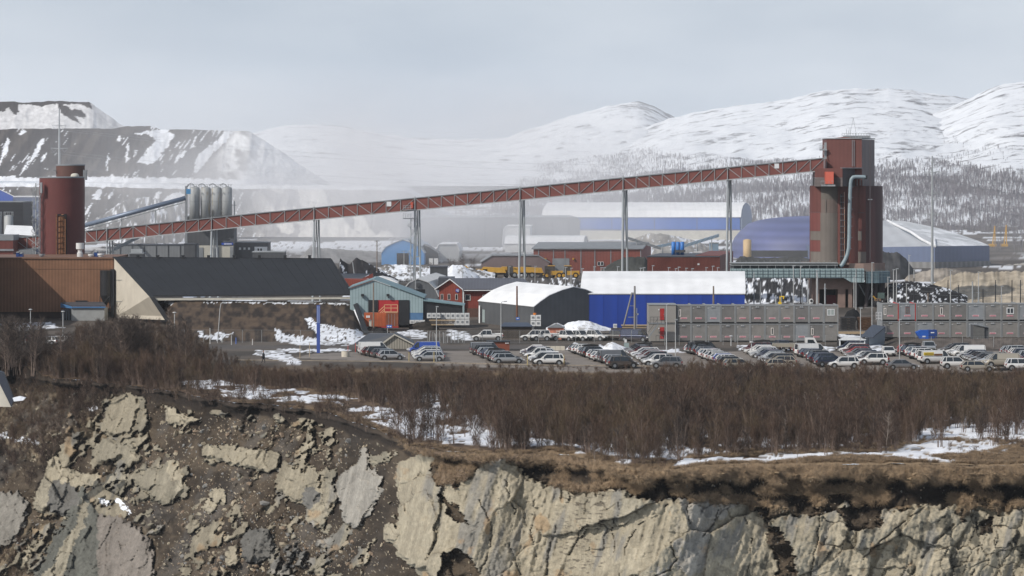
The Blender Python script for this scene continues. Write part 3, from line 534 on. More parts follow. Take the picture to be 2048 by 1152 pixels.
def paintB(PX, PY, S_, g):
    C = lerp(DK[None, None], DK2[None, None], sm(.35, .7, fbm((PX + .7 * PY) / 16, PY / 50, 5, 211)))
    sn_ = pat([[(0, 320), (8, 288), (17, 275), (19, 290), (4, 325), (-8, 345)], [(58, 328), (68, 300), (85, 273), (92, 280), (80, 300), (66, 320)], [(36, 270), (46, 260), (52, 262), (42, 270)], [(232, 278), (238, 268), (242, 275), (236, 283)],
               [(265, 268), (290, 262), (330, 258), (348, 270), (340, 285), (322, 310), (315, 322), (300, 330), (275, 325), (290, 305), (312, 280), (300, 270)], [(390, 325), (395, 310), (430, 285), (450, 262), (465, 260), (450, 285), (430, 300), (395, 345), (388, 348)],
               [(352, 318), (365, 302), (372, 300), (366, 312), (350, 328)], [(378, 300), (390, 275), (395, 272), (388, 292)], [(252, 300), (258, 285), (256, 320), (252, 325)], [(212, 322), (218, 305), (217, 330), (213, 345)], [(220, 355), (228, 348), (228, 356)]], PX, PY, 6, 5, 213)
    sn_ |= streaks(PX, PY, .7, .655, 216)
    cone = sm(-12, 12, PX - np.interp(PY, [258, 300, 365], [470, 440, 375])) 
    Cc_ = lerp(C3((.24, .235, .235))[None, None], C3((.76, .77, .78))[None, None], sm(.34, .52, fbm((PX - .3 * PY) / 30, PY / 22, 5, 219)) * sm(415, 465, PX))
    Cc_ = lerp(Cc_, C3((.86, .87, .89))[None, None], sm(470, 530, PX))
    C = lerp(C, Cc_, cone); C = np.where((sn_ & (cone < .6))[..., None], SNOW * .9, C)
    return np.where((S_ < .05 + .08 * fbm(PX / 9, PX * 0, 3, 222))[..., None], SNOW * .9, C)
def paintC(PX, PY, S_, g):
    C = lerp(C3((.075, .07, .068))[None, None], C3((.14, .13, .125))[None, None], sm(.35, .65, fbm((PX + PY) / 30, PY / 40, 5, 231)))
    sn_ = pat([[(183, 398), (195, 378), (204, 380), (200, 400)], [(213, 395), (222, 384), (226, 385), (217, 399)], [(303, 403), (315, 383), (323, 384), (318, 397), (306, 407)], [(320, 405), (340, 388), (360, 383), (370, 390), (345, 405)], [(190, 372), (215, 370), (205, 376)], [(230, 372), (250, 371), (240, 378)]], PX, PY, 5, 4, 233) | streaks(PX, PY, .5, .67, 236)
    C = np.where(sn_[..., None], SNOW * .9, C)
    pale = sm(490, 560, PX); P_ = lerp(C3((.66, .64, .60))[None, None], C3((.30, .29, .285))[None, None], (fbm((PX - .5 * PY) / 44, PY / 50, 4, 238) > .5) * 1.)
    C = lerp(C, P_, pale); return np.where((S_ > .93)[..., None], SNOW * .92, C)
tier('waste_heap_upper', [(-900, 200), (0, 203), (60, 205), (110, 202), (178, 204), (190, 212), (245, 251), (262, 262), (300, 275)], [(-900, 265), (300, 276)], 2350, 1.5, TM, 301, -700, 292, paintA, back=500, label='upper snow covered cone of the waste rock tip')
tier('waste_heap_middle', [(-900, 262), (0, 259), (60, 257), (230, 257), (262, 252), (300, 251), (320, 258), (455, 261), (495, 262), (520, 275), (560, 301), (600, 330), (640, 356), (662, 371), (700, 372)], [(-900, 360), (0, 362), (400, 367), (700, 374)], 1800, 1.35, TM, 311, -700, 690, paintB, back=520,
     cyl=[(-900, 0), (480, 0), (520, 3), (690, 22)], label='dark terrace of waste rock streaked with snow, ending in a pale cone')
tier('waste_heap_lower', [(-900, 372), (180, 366), (370, 372), (500, 371), (780, 374), (812, 376), (840, 392), (880, 420), (930, 452), (960, 470)], [(-900, 470), (960, 475), (1200, 478)], 1500, 1.4, TM, 321, -700, 955, paintC, back=290,
     cyl=[(-900, 0), (800, 0), (955, 40)], label='lower terrace of grey waste rock with pale patches behind the conveyor')

def heap(name, ridge, base, Yc_, depth, col, label, seed, cat='heap', snow=.0, scol=None, du=2.0, rough=1., front_only=False, kind=None, wet=None, group=None, lean=.3):
    """loose heap: ridge line over a foot line, both slopes real"""
    u0, u1 = ridge[0][0], ridge[-1][0]; us = np.linspace(u0, u1, max(14, int((u1 - u0) / du))); rows = 34
    v = np.linspace(-1, 1, rows); PX = np.repeat(us[None], rows, 0); V = v[:, None] + 0 * PX
    zt = CAMZ - (prof(ridge, us) - HOR) * Yc_ / F; zb = CAMZ - (prof([(u0, base), (u1, base)] if not isinstance(base, list) else base, us) - HOR) * (Yc_ - depth * .5) / F
    zb = np.minimum(zb, zt); h = zt - zb
    dd = depth * np.clip(h / max(h.max(), .01), .12, 1) ** .7
    YY = Yc_ + V * dd[None]; n_ = ridged(PX / (9 / rough) + lean * V * 3, V * 2.2, 4, seed); n2 = fbm(PX / 6, V * 7, 4, seed + 2)
    ZZ = zb[None] - .4 + (h[None] + .4) * (1 - np.abs(V)) ** .92 + rough * h.max() * .10 * (n_ - .5) * np.sin((V + 1) * math.pi / 2) + rough * h.max() * .05 * (n2 - .5)
    XX = (PX - 1024) * YY / F
    c0 = C3(col); C = lerp(c0[None, None] * .75, c0[None, None] * 1.25, sm(.3, .7, fbm(PX / 12 + V, V * 5, 5, seed + 5)))
    if snow: 
        k = (.6 * fbm((PX + 26 * V) / 4.5, V * 9 + PX * .03, 5, seed + 8) + .4 * fbm(PX / 22, V * 3, 3, seed + 9) < .35 + .30 * snow) * 1.; C = lerp(C, C3(scol or SNOW * .92)[None, None], k)
    o = grid_obj(name, XX, YY, ZZ, TM, {'Col': C}, kind=kind)
    return tag(o, label, cat, group) if not kind else tag(o, label)
# ------------------------------------------------------------------ haze and drifting dust
def volume(name, x0, x1, y0, y1, z0, z1, dens, col, label, noise=None, an=.0):
    o = MB().box(x0, x1, y0, y1, z0, z1).build(name, []); o['kind'] = 'stuff'; o['label'] = label
    m = bpy.data.materials.new(name); m.use_nodes = True; n = m.node_tree; n.nodes.clear(); N = n.nodes; L = n.links
    v = N.new('ShaderNodeVolumePrincipled'); v.inputs['Color'].default_value = (*col, 1); v.inputs['Density'].default_value = dens; v.inputs['Anisotropy'].default_value = an
    u = N.new('ShaderNodeOutputMaterial'); L.new(v.outputs[0], u.inputs['Volume'])
    if noise:
        t = N.new('ShaderNodeTexCoord'); sub = N.new('ShaderNodeVectorMath'); sub.operation = 'SUBTRACT'; sub.inputs[1].default_value = (.5, .5, .5); L.new(t.outputs['Generated'], sub.inputs[0])
        sc_ = N.new('ShaderNodeVectorMath'); sc_.operation = 'MULTIPLY'; sc_.inputs[1].default_value = (2, 2, 2); L.new(sub.outputs[0], sc_.inputs[0])
        ln = N.new('ShaderNodeVectorMath'); ln.operation = 'LENGTH'; L.new(sc_.outputs[0], ln.inputs[0])
        ml = N.new('ShaderNodeMapRange'); ml.inputs[1].default_value = 1.; ml.inputs[2].default_value = .15; L.new(ln.outputs['Value'], ml.inputs[0])
        g = N.new('ShaderNodeNewGeometry'); mp_ = N.new('ShaderNodeMapping'); mp_.inputs['Scale'].default_value = (noise, noise * .7, noise * 1.8); mp_.inputs['Rotation'].default_value = (0, .5, 0); L.new(g.outputs['Position'], mp_.inputs[0])
        q = N.new('ShaderNodeTexNoise'); q.inputs['Scale'].default_value = 1; q.inputs['Detail'].default_value = 3; L.new(mp_.outputs[0], q.inputs[0])
        mq = N.new('ShaderNodeMapRange'); mq.inputs[1].default_value = .38; mq.inputs[2].default_value = .64; mq.inputs[3].default_value = .10; L.new(q.outputs['Fac'], mq.inputs[0])
        a = N.new('ShaderNodeMath'); a.operation = 'MULTIPLY'; L.new(ml.outputs[0], a.inputs[0]); L.new(mq.outputs[0], a.inputs[1])
        b = N.new('ShaderNodeMath'); b.operation = 'MULTIPLY'; b.inputs[1].default_value = dens; L.new(a.outputs[0], b.inputs[0]); L.new(b.outputs[0], v.inputs['Density'])
    o.data.materials.append(m); return o
volume('haze', -5200, 5200, -60, 12500, -60, 330, 3.6e-5, (.93, .96, 1), 'thin pale haze lying over the valley and the mountains')
volume('smoke', -180, 95, 880, 1470, -14, 66, .0092, (.98, .98, 1), 'white dust and steam drifting between the conveyor and the tip', .023)
volume('smoke', -230, 420, 830, 1500, -36, 38, .0010, (.95, .96, 1), 'low pale dust haze lying over the far part of the yard', .008)
volume('smoke', -200, -70, 780, 1300, 4, 90, .0009, (.97, .97, 1), 'faint plume of steam rising behind the red silo', .02)

# ------------------------------------------------------------------ shared materials
RUST = mat('weathered_orange_cladding', (.225, .120, .072), .7, .16, 4, stripe=('X', .62, .18), spec=.2)
CONC = mat('pale_concrete', (.56, .52, .44), .9, .10, 3, .1, 6)
BLKROOF = mat('black_roof_sheet', (.016, .0175, .021), .7, .18, 4, spec=.35)
BLK = mat('black_steel', (.015, .016, .019), .5, .2, 1)
REDS = mat('brown_red_sheet', (.150, .048, .040), .6, .12, 5, stripe=('X', 1.1, .08), spec=.3)
REDS2 = mat('red_brown_sheet_light', (.200, .062, .048), .6, .12, 5, stripe=('X', .9, .08), spec=.3)
GAL = mat('galvanised_steel', (.34, .36, .37), .5, .15, 2, metal=.2)
GALD = mat('dull_steel', (.21, .225, .24), .6, .18, 2)
CONVR = mat('conveyor_red_sheet', (.165, .056, .047), .6, .16, 3, spec=.3)
WHT = mat('white_sheet', (.78, .79, .80), .6, .09, 5, stripe=('X', 2.6, .035))
WHT2 = mat('white_sheet_worn', (.60, .61, .61), .7, .12, 3)
BLU = mat('deep_blue_tarpaulin', (.008, .045, .30), .55, .06, 6, stripe=('X', 2.6, .10))
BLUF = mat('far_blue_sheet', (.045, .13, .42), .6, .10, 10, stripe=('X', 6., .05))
BLUD = mat('dull_blue_sheet', (.10, .12, .255), .6, .14, 12, stripe=('Z', 2.6, .16))
BLUG = mat('blue_grey_sheet', (.11, .145, .24), .7, .08, 6, stripe=('X', 1.4, .06))
GRYT = mat('dark_grey_tarpaulin', (.085, .090, .097), .7, .16, 4, stripe=('X', .8, .06))
GRYL = mat('mid_grey_sheet', (.17, .18, .19), .65, .08, 4, stripe=('X', .8, .06))
DKG = mat('dark_grey_building', (.065, .07, .078), .7, .12, 4, stripe=('X', 1.2, .08))
TEAL = mat('pale_teal_sheet', (.29, .38, .40), .6, .10, 2.5, stripe=('X', .55, .16), spec=.3)
TEALB = mat('worn_blue_base', (.07, .16, .30), .7, .15, 1)
TEALP = mat('teal_pipe_paint', (.235, .30, .33), .5, .15, 2)
REDH = mat('falun_red_boards', (.24, .048, .030), .8, .2, 1.5, stripe=('X', .5, .12))
ROOFG = mat('dark_grey_roof', (.060, .066, .080), .6, .12, 3)
DARKIN = mat('interior_shade', (.010, .010, .012), .9, .1, 2)  # near-black sheet colour stands in for the shade inside openings
CONT = mat('orange_container_paint', (.42, .095, .030), .6, .18, 1.2, stripe=('X', .28, .25))
SALM = mat('salmon_kiosk_paint', (.58, .21, .135), .7, .12, .8)
WOODB = mat('weathered_brown_boards', (.085, .070, .058), .85, .2, .8, stripe=('Z', .3, .3))
WOODT = mat('tan_timber', (.36, .27, .17), .8, .15, .8)
YEL = mat('machine_yellow', (.50, .28, .035), .5, .15, 1)
TYRE = mat('tyre_rubber', (.014, .014, .015), .85, .2, .5)
GLS = mat('dark_window_glass', (.02, .026, .032), .12, .1, 2, spec=.6)
WIN = mat('pale_window_frame', (.66, .62, .58), .6, .06, 1)
SILOC = mat('streaked_silo_steel', (.33, .345, .35), .55, .22, 1.6, st=(1, 1, .10), col2=(.30, .25, .17), f2=.25, s2=1.2)
ORNG = mat('bright_orange_red_door', (.46, .085, .05), .6, .08, 1)
CREAM = mat('cream_render', (.48, .46, .40), .8, .12, 2)
LBLU = mat('light_blue_tarpaulin', (.13, .36, .72), .55, .08, 3)
GRVM = mat('pale_gravel', (.4, .38, .34), .9, .15, 3)
POLE = mat('weathered_pole', (.20, .16, .13), .8, .2, 1)
SNOWM = mat('snow_cover', (.82, .84, .88), .85, .05, 2, .3, 3)
RUSTP = mat('rusty_screw_steel', (.20, .085, .035), .8, .3, 1, .3, 3)

def window(par, px0, py0, px1, py1, Y, frame=WIN, pane=GLS, fr=.07, bars=0):
    w = MB(); x0, x1, z0, z1 = X(px0, Y), X(px1, Y), Z(py1, Y), Z(py0, Y); y = Y - .06
    for a, b, c, d in ((x0, x1, z1 - fr, z1), (x0, x1, z0, z0 + fr), (x0, x0 + fr, z0 + fr, z1 - fr), (x1 - fr, x1, z0 + fr, z1 - fr)): w.box(a, b, y, Y - .003, c, d)
    for k in range(bars): xx = x0 + (x1 - x0) * (k + 1) / (bars + 1); w.box(xx - fr * .4, xx + fr * .4, y + .003, Y - .005, z0 + fr, z1 - fr)
    f = w.build('window', frame, par); MB().box(x0 + fr, x1 - fr, Y - .035, Y - .004, z0 + fr, z1 - fr).build('pane', pane, f); return f

def hall(name, label, cat, A, B, C, z0, pf, wallm, roofm, th=.25, over=.3, roof_from=None, doors=(), group=None, extra_roof_split=False):
    """shed under a roof profile pf=[(t along the gable, height)...]; A,B gable corners, C far end of the long side, each (px, Y)"""
    a = Vector((X(*A), A[1], z0)); b = Vector((X(*B), B[1], z0)); c = Vector((X(*C), C[1], z0)); g = b - a; ln = c - a
    t = thing(name, label, cat, tuple(a), group)
    P = [a + g * q + Vector((0, 0, h)) for q, h in pf]
    MB().extr([a] + P + [b], ln).build('wall', wallm, t)
    r = MB(); lu = ln.normalized(); up = Vector((0, 0, th))
    for k in range(len(P) - 1):
        p, q = P[k], P[k + 1]; dirv = (q - p).normalized()
        nrm = dirv.cross(lu); nrm = nrm if nrm.z > 0 else -nrm
        e0 = p - dirv * (over if k == 0 else 0); e1 = q + dirv * (over if k == len(P) - 2 else 0); o_ = nrm * .02; s_ = -lu * over
        r.extr([e0 + o_ + s_, e1 + o_ + s_, e1 + nrm * th + s_, e0 + nrm * th + s_], ln + lu * 2 * over)
    r.build('roof', roofm, t)
    return t, a, g, ln
def onwall(t, a, dirv, out, u0, u1, h0, h1, name, m, d=.08):
    """flat piece on a wall: u metres along, h metres up, pushed out by d"""
    dv = dirv.normalized(); p = [a + dv * u0 + Vector((0, 0, h0)), a + dv * u1 + Vector((0, 0, h0)), a + dv * u1 + Vector((0, 0, h1)), a + dv * u0 + Vector((0, 0, h1))]
    o = out.normalized()
    return MB().extr([q + o * .003 for q in p], o * d).build(name, m, t)
def bldg(name, label, cat, Y, px0, px1, py0, py1, d, wallm, roofm=None, rh=.25, group=None, skewr=0, z0=None):
    """flat-roofed block facing the camera"""
    t = thing(name, label, cat, (X((px0 + px1) / 2, Y), Y + d / 2, Z(py1, Y) if z0 is None else z0), group)
    zb = Z(py1, Y) if z0 is None else z0
    MB().prism([(X(px0, Y), Y), (X(px1, Y), Y), (X(px1, Y) + skewr, Y + d), (X(px0, Y), Y + d)], zb, Z(py0, Y) - rh).build('wall', wallm, t)
    MB().prism([(X(px0, Y) - .12, Y - .12), (X(px1, Y) + .12, Y - .12), (X(px1, Y) + .12 + skewr, Y + d + .12), (X(px0, Y) - .12, Y + d + .12)], Z(py0, Y) - rh, Z(py0, Y)).build('roof', roofm or GALD, t)
    return t

# ------------------------------------------------------------------ far halls
hz = .211
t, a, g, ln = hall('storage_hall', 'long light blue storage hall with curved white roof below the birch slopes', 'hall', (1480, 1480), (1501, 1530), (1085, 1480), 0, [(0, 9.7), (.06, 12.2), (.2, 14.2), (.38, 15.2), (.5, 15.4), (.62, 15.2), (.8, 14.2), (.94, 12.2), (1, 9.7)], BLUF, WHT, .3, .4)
onwall(t, a, ln, Vector((0, -1, 0)), -.3, ln.length + .3, 0, 4.0, 'plinth', CREAM, .3)
MB().extr([(X(1480, 1480) + .3, 1479.8, 0), (X(1501, 1530) + .3, 1529.8, 0)] + [tuple(a + g * q + Vector((.3, -.2, h - .3))) for q, h in [(0, 9.7), (.06, 12.2), (.2, 14.2), (.38, 15.2), (.5, 15.4), (.62, 15.2), (.8, 14.2), (.94, 12.2), (1, 9.7)]][::-1], (.3, -.1, 0)).build('end_wall', mat('pale_blue_end', (.17, .23, .34), .7, .06, 5), t)  # added gable sheet, the paleness of the haze put into its colour
onwall(t, a, ln, Vector((0, -1, 0)), .3, ln.length, 4.0, 4.5, 'base_rail', BLUD, .12)
for k in range(1, 5): onwall(t, a, ln, Vector((0, -1, 0)), k * 18, k * 18 + .4, 4.5, 9.6, 'seam', BLUD, .06)
MB().extr([(X(1486.5, 1490), 1497, 4.6), (X(1491, 1490), 1508, 4.6), (X(1491, 1490), 1508, 7.2), (X(1486.5, 1490), 1497, 7.2)], (.9, -.3, 0)).build('door', BLUD, t)
# rounded blue dome hall
t = thing('dome_hall', 'broad dull blue domed hall with banded cladding left of the tall brown silos', 'hall', (X(1560, 1150), 1170, 0))
st = [(1462, .02), (1466, .30), (1473, .47), (1484, .62), (1500, .80), (1520, .89), (1545, .95), (1575, .985), (1605, 1.), (1700, 1.)]; m_ = MB(); n_ = 15; vv = []
for px, s in st:
    for i in range(n_):
        th_ = math.pi * i / (n_ - 1); vv.append((X(px, 1180), 1180 - 44 * s * math.cos(th_), 13.8 * (s ** .9) * math.sin(th_) ** .55 + (0 if 0 < i < n_ - 1 else 0)))
m_.add(vv, [(j * n_ + i, j * n_ + i + 1, (j + 1) * n_ + i + 1, (j + 1) * n_ + i) for j in range(len(st) - 1) for i in range(n_ - 1)])
m_.build('shell', BLUD, t, True)
MB().face(1500, 501, 1660, 514, 1130, 1.0).build('base_wall', mat('charcoal_base', (.045, .048, .05), .8, .2, 3), t)
# grey hall with snow-dusted roof
t = thing('arched_hall', 'large grey-blue hall with snow-dusted curved roof right of the tall brown silos', 'hall', (X(1870, 1040), 1060, 0))
K, Rr, Lf = (1870, 1040), (1981, 1075), (1640, 1085); Yb_ = 1160
def p3(px, py, Y): return (X(px, Y), Y, Z(py, Y))
zb1 = Z(492, 1040)
KT = p3(1870, 492.5, 1040); RT = p3(1979, 491, 1075); LT = p3(1640, 496, 1085)
MB().add([(KT[0], KT[1], -.5), (RT[0], RT[1], -.5), RT, KT, (LT[0], LT[1], -.5), LT, (RT[0] - 8, Yb_, -.5), (RT[0] - 8, Yb_, RT[2]), (LT[0], Yb_, -.5), (LT[0], Yb_, LT[2])],
         [(0, 1, 2, 3), (4, 0, 3, 5), (1, 6, 7, 2), (6, 8, 9, 7), (8, 4, 5, 9)]).build('wall', BLUG, t)
ROOFS = mat('snow_dusted_roof', (.50, .52, .54), .8, .16, 9, stripe=('X', 4, .05), col2=(.72, .74, .77), f2=.5, s2=14.)
ap = p3(1775, 441, 1130); apl = p3(1650, 440, 1130)
MB().add([KT, (KT[0] - 3, KT[1] - 1, KT[2]), LT, apl, ap, p3(1868, 478, 1058), p3(1820, 458, 1090)], [(0, 5, 6, 4, 3, 2)]).build('roof_panel', mat('grey_roof_face', (.40, .42, .45), .8, .08, 6, stripe=('X', 4, .06)), t)
ra = [ap, p3(1805, 441.5, 1132), p3(1840, 448, 1125), p3(1880, 457, 1112), p3(1920, 469, 1098), p3(1955, 481, 1086), RT]
MB().add([KT, p3(1868, 478, 1058), p3(1820, 458, 1090)] + ra, [(0, 9, 8, 7, 1), (1, 7, 6, 2), (2, 6, 5, 4, 3)]).build('roof', ROOFS, t)
MB().path([(q[0], q[1] - .3, q[2] + .15) for q in (KT, p3(1868, 478, 1058), p3(1820, 458, 1090), ap)][0:2], .35).path([KT, p3(1842, 478, 1056), p3(1822, 464, 1070), p3(1792, 450, 1100), ap], .4).build('hip_ridge', WHT, t)
MB().extr([p3(1640, 522, 1083), p3(1869.7, 524, 1039.3), p3(1869.7, 547, 1039.3), p3(1640, 541, 1083)], (0, -.8, 0)).extr([p3(1870, 524, 1039.2), p3(1981, 522, 1074), p3(1981, 545, 1074), p3(1870, 547, 1039.2)], (0, -.8, 0)).build('concrete_base', mat('grey_concrete_elements', (.20, .20, .20), .9, .12, 4, stripe=('X', 1.8, .25)), t)
# far left
t, a, g, ln = hall('storage_hall', 'blue and white hall at the far left edge behind the dark block', 'hall', (-260, 1180), (26, 1180), (-260, 1240), 0, [(0, 11), (.2, 19), (.5, 28), (.55, 28.5), (.85, 24), (1, 20.5)], mat('strong_blue_sheet', (.02, .08, .40), .6, .06, 5), WHT)
t = bldg('storage_hall', 'pale blue wing of the hall at the far left, partly behind the spiral stair', 'hall', 1225, 26.5, 80, 392, 432, 12, BLUG, WHT, .4, z0=0)
t = bldg('office_block', 'flat black block at the far left edge above two grey silos', 'building', 1000, -200, 46, 403, 442, 20, mat('black_cladding', (.022, .024, .03), .6, .1, 4, stripe=('Z', 1.2, .1)), GALD, z0=0)
for k, (c, lab) in enumerate(((-6, 'small grey silo cut by the left edge of the photo'), (17, 'small grey silo beside the white-roofed shed at far left'))):
    t = thing('grey_silo', lab, 'silo', (X(c, 860), 860, 0), 'small grey silos at the far left'); MB().lathe((X(c, 860), 860), [(1.15, 0), (1.15, Z(433, 860)), (.7, Z(430, 860))], 18).build('shell', SILOC, t, True)
    r_ = MB(); z_ = Z(424, 860)
    for i in range(8):
        an = i * math.pi / 4; r_.tube((X(c, 860) + 1.15 * math.cos(an), 860 + 1.15 * math.sin(an), Z(433, 860)), (X(c, 860) + 1.15 * math.cos(an), 860 + 1.15 * math.sin(an), z_), .05)
        r_.tube((X(c, 860) + 1.15 * math.cos(an), 860 + 1.15 * math.sin(an), z_), (X(c, 860) + 1.15 * math.cos(an + .785), 860 + 1.15 * math.sin(an + .785), z_), .05)
    r_.build('railing', GAL, t)
t = thing('white_tent', 'white-roofed shed left of the spiral stair on the silo', 'shed', (X(40, 840), 850, 0)); Yt = 840
MB().add([p3(8, 468, Yt), p3(72, 472, Yt), p3(64, 452, Yt + 7), p3(13, 450, Yt + 7)], [(0, 1, 2, 3)]).build('roof', WHT, t); MB().prism([(X(9, Yt), Yt + .2), (X(71, Yt), Yt + .2), (X(64, Yt), Yt + 6), (X(13, Yt), Yt + 6)], 0, Z(471, Yt)).build('wall', GRYL, t)
t = bldg('transfer_house', 'brown-red transfer house at the left edge behind the orange building', 'building', 770, -160, 26, 470, 515, 9, REDS, GALD, 1.2, z0=0)
MB().face(-160, 498, 27, 502, 769.7, .2).build('ledge', GALD, t)

# middle distance sheds
t, a, g, ln = hall('blue_tent', 'light blue tent hall with dark doorway beyond the conveyor', 'tent', (763, 1080), (848, 1083), (785, 1125), 0, [(0, 3.6), (.1, 5.4), (.3, 6.7), (.5, 7.6), (.7, 6.7), (.9, 5.4), (1, 3.6)], LBLU, mat('tent_roof_pale', (.45, .5, .55), .7, .1, 3), .25, .2)
onwall(t, a, g, Vector((0, -1, 0)), 4.8, 8.6, 0, 3.6, 'doorway', DARKIN, .1)
t, a, g, ln = hall('storage_hall', 'dark grey side shed beside the light blue tent', 'shed', (848.5, 1090), (876, 1092), (850, 1120), 0, [(0, 5.6), (.35, 5.0), (1, 3.2)], DKG, GRYL)
for k, (c, l) in enumerate(((862, 'left of two'), (872, 'right of two'))): single(MB().face(c - 4, 517, c + 4, 529, 1065, 1.4), 'pallet_stack', WHT2, 'pale stacked pallets by the light blue tent, %s' % l, 'pallets', group='pallets by the light blue tent')
t, a, g, ln = hall('grey_hall', 'very long hazy grey hall behind the blue tent and the drifting dust', 'hall', (842, 1330), (1160, 1340), (842, 1390), 0, [(0, 10.5), (.02, 11.2), (.98, 11.2), (1, 10)], GRYL, GALD)
for i in range(9): onwall(t, a, g, Vector((0, -1, 0)), 5 + 6.5 * i, 5.25 + 6.5 * i, 0, 10, 'seam', DKG, .08)
t, a, g, ln = hall('white_tent', 'small white tent right of the light blue tent hall', 'tent', (872, 1120), (918, 1122), (880, 1150), 0, [(0, 3.4), (.12, 5.4), (.88, 5.4), (1, 3.4)], WHT2, WHT)
t, a, g, ln = hall('white_tent', 'rounded white tent behind the lattice mast in the dust', 'tent', (1005, 1290), (1060, 1291), (1010, 1320), 0, [(0, 2), (.05, 7.4), (.12, 8.6), (1, 8.6)], WHT2, WHT)
t, a, g, ln = hall('white_tent', 'long low white tent behind the red warehouse', 'tent', (1165, 1250), (1175, 1270), (1010, 1250), 0, [(0, 3.0), (.2, 5.0), (.5, 5.6), (.8, 5.0), (1, 3)], WHT2, WHT)
t, a, g, ln = hall('workshop', 'low grey-roofed workshop with red gable behind the yellow machines', 'building', (963, 985), (1098, 985), (963, 1004), 0, [(0, 3.2), (.16, 5.0), (.84, 5.0), (1, 3.2)], mat('grey_red_wall', (.16, .12, .12), .8, .1, 2), GALD)
t = thing('workshop', 'red-walled workshop under a snow-covered lean-to roof', 'building', (X(1060, 1040), 1040, 0)); MB().extr([p3(1000, 548, 1040), p3(1100, 548, 1040), p3(1100, 530, 1040), p3(1060, 513, 1040), p3(1020, 518, 1040), p3(1000, 532, 1040)], (0, 14, 0)).build('wall', REDS2, t); MB().extr([p3(1055, 512, 1039), p3(1104, 532, 1039), p3(1104, 530, 1039), p3(1058, 508, 1039)], (0, 16, 0)).build('roof', WHT2, t)
# long red warehouse
t, a, g, ln = hall('red_warehouse', 'long brown-red warehouse with grey roof and large grey doors', 'warehouse', (1283, 990), (1302, 1025), (1067, 990), 0, [(0, 6.8), (.5, 8.2), (1, 6.8)], REDS2, GALD, .3, .5)
for i, u in enumerate((0, 27.5 * .14, 38 * .141, 60 * .141, 92 * .141, 120 * .141, 152 * .141, 175 * .141, 205 * .141)): onwall(t, a, ln, Vector((0, -1, 0)), u + .1, u + .35, 0, 6.6, 'post', GALD, .15)
onwall(t, a, ln, Vector((0, -1, 0)), 20.4, 25.2, 0, 4.2, 'door', GALD, .1); onwall(t, a, ln, Vector((0, -1, 0)), 27.8, 29.4, 0, 3.4, 'door', BLUG, .1)
window(t, 1195, 523.5, 1201, 531, 989.7, WHT); window(t, 1201.3, 523.5, 1207, 531, 989.7, WHT)
for px in (1147, 1091): 
    MB().lathe((X(px, 990), 989.6), [(.3, Z(519, 990)), (.3, Z(516, 990))], 8).build('lamp', YEL, t)
# red hall with tanks
t, a, g, ln = hall('red_hall', 'dark red box hall with three blue tanks on its roof', 'hall', (1294.5, 880), (1439.5, 880), (1320, 912), 0, [(0, 7.2), (1, 7.2)], REDS2, ROOFG, .3, .1)
MB().extr([p3(1440, 572, 880), p3(1466.5, 565, 915), (X(1466.5, 915), 915, Z(502, 915)), p3(1440, 511, 880)], (-6, 3, 0)).build('end_wall', REDS, t)  # darker red than the front: this side's shade is put into the colour
for k in range(3):
    c = 1347 + 8.7 * k; o = thing('blue_tank', ['left', 'middle', 'right'][k] + ' of three bright blue tanks on the red hall roof', 'tank', (X(c, 895), 895, 7.5), 'blue tanks on the red hall'); MB().lathe((X(c, 895), 895), [(.52, 7.5), (.52, Z(484.5, 895)), (.2, Z(483.5, 895))], 16).build('shell', mat('tank_blue', (.03, .17, .50), .5, .08, 1), o, True)
MB().face(1350, 500, 1371, 505, 893.5, 3).build('plinth', DKG, t); MB().face(1388, 503, 1404, 505, 890, 2).build('skylight', WHT2, t)
MB().face(1395, 527, 1399, 530, 879.9, .08).build('plate', WHT2, t)
t = thing('ochre_tank', 'slim ochre storage tank standing before the blue dome', 'tank', (X(1494.5, 1060), 1060, 0)); MB().lathe((X(1494.5, 1060), 1060), [(1.25, 0), (1.25, Z(480, 1060)), (.3, Z(478, 1060))], 18).build('shell', mat('ochre_tank_paint', (.50, .36, .20), .6, .1, 2), t, True)
def belt(name, label, p, q, wd, hh, m, legs=()):
    t = thing(name, label, 'conveyor', tuple(p)); a, b = Vector(p), Vector(q); d = (b - a); s = Vector((0, wd, 0))
    MB().extr([a, b, b + Vector((0, 0, hh)), a + Vector((0, 0, hh))], s).build('belt_frame', m, t)
    tr = MB(); n = max(3, int(d.length / (hh * 1.6)))
    for i in range(n):
        u, v = a + d * i / n, a + d * (i + 1) / n; tr.tube(u + Vector((0, -.1, 0)), v + Vector((0, -.1, hh)), hh * .06, n=4)
    tr.build('truss', GAL, t)
    for f in legs: u = a + d * f; MB().tube((u.x, u.y, u.z), (u.x - .6, u.y, 0), .14).tube((u.x, u.y + wd, u.z), (u.x + .6, u.y + wd, 0), .14).build('leg', GAL, t)
    return t
belt('loading_conveyor', 'slanting grey conveyor falling to the right behind the red hall', p3(1253, 478, 1000), p3(1322, 500, 1000), 1.5, .8, GALD, (.3,))
belt('loading_conveyor', 'pale blue conveyor rising to the right beside the blue tanks', p3(1366, 496, 1000), p3(1438, 474, 1000), 1.5, .9, mat('pale_blue_steel', (.20, .28, .36), .6, .1, 2), (.4, .8))
belt('loading_conveyor', 'short pale blue conveyor left of the blue tanks', p3(1312, 497, 1010), p3(1345, 490, 1010), 1.5, .8, mat('pale_blue_steel', (.2, .28, .36)), (.4,))
t = bldg('crusher_house', 'light blue crusher housing beside the rising conveyor', 'machine', 1005, 1420, 1437, 485, 500, 4, mat('pale_blue_steel', (.2, .28, .36)), GAL, z0=0)
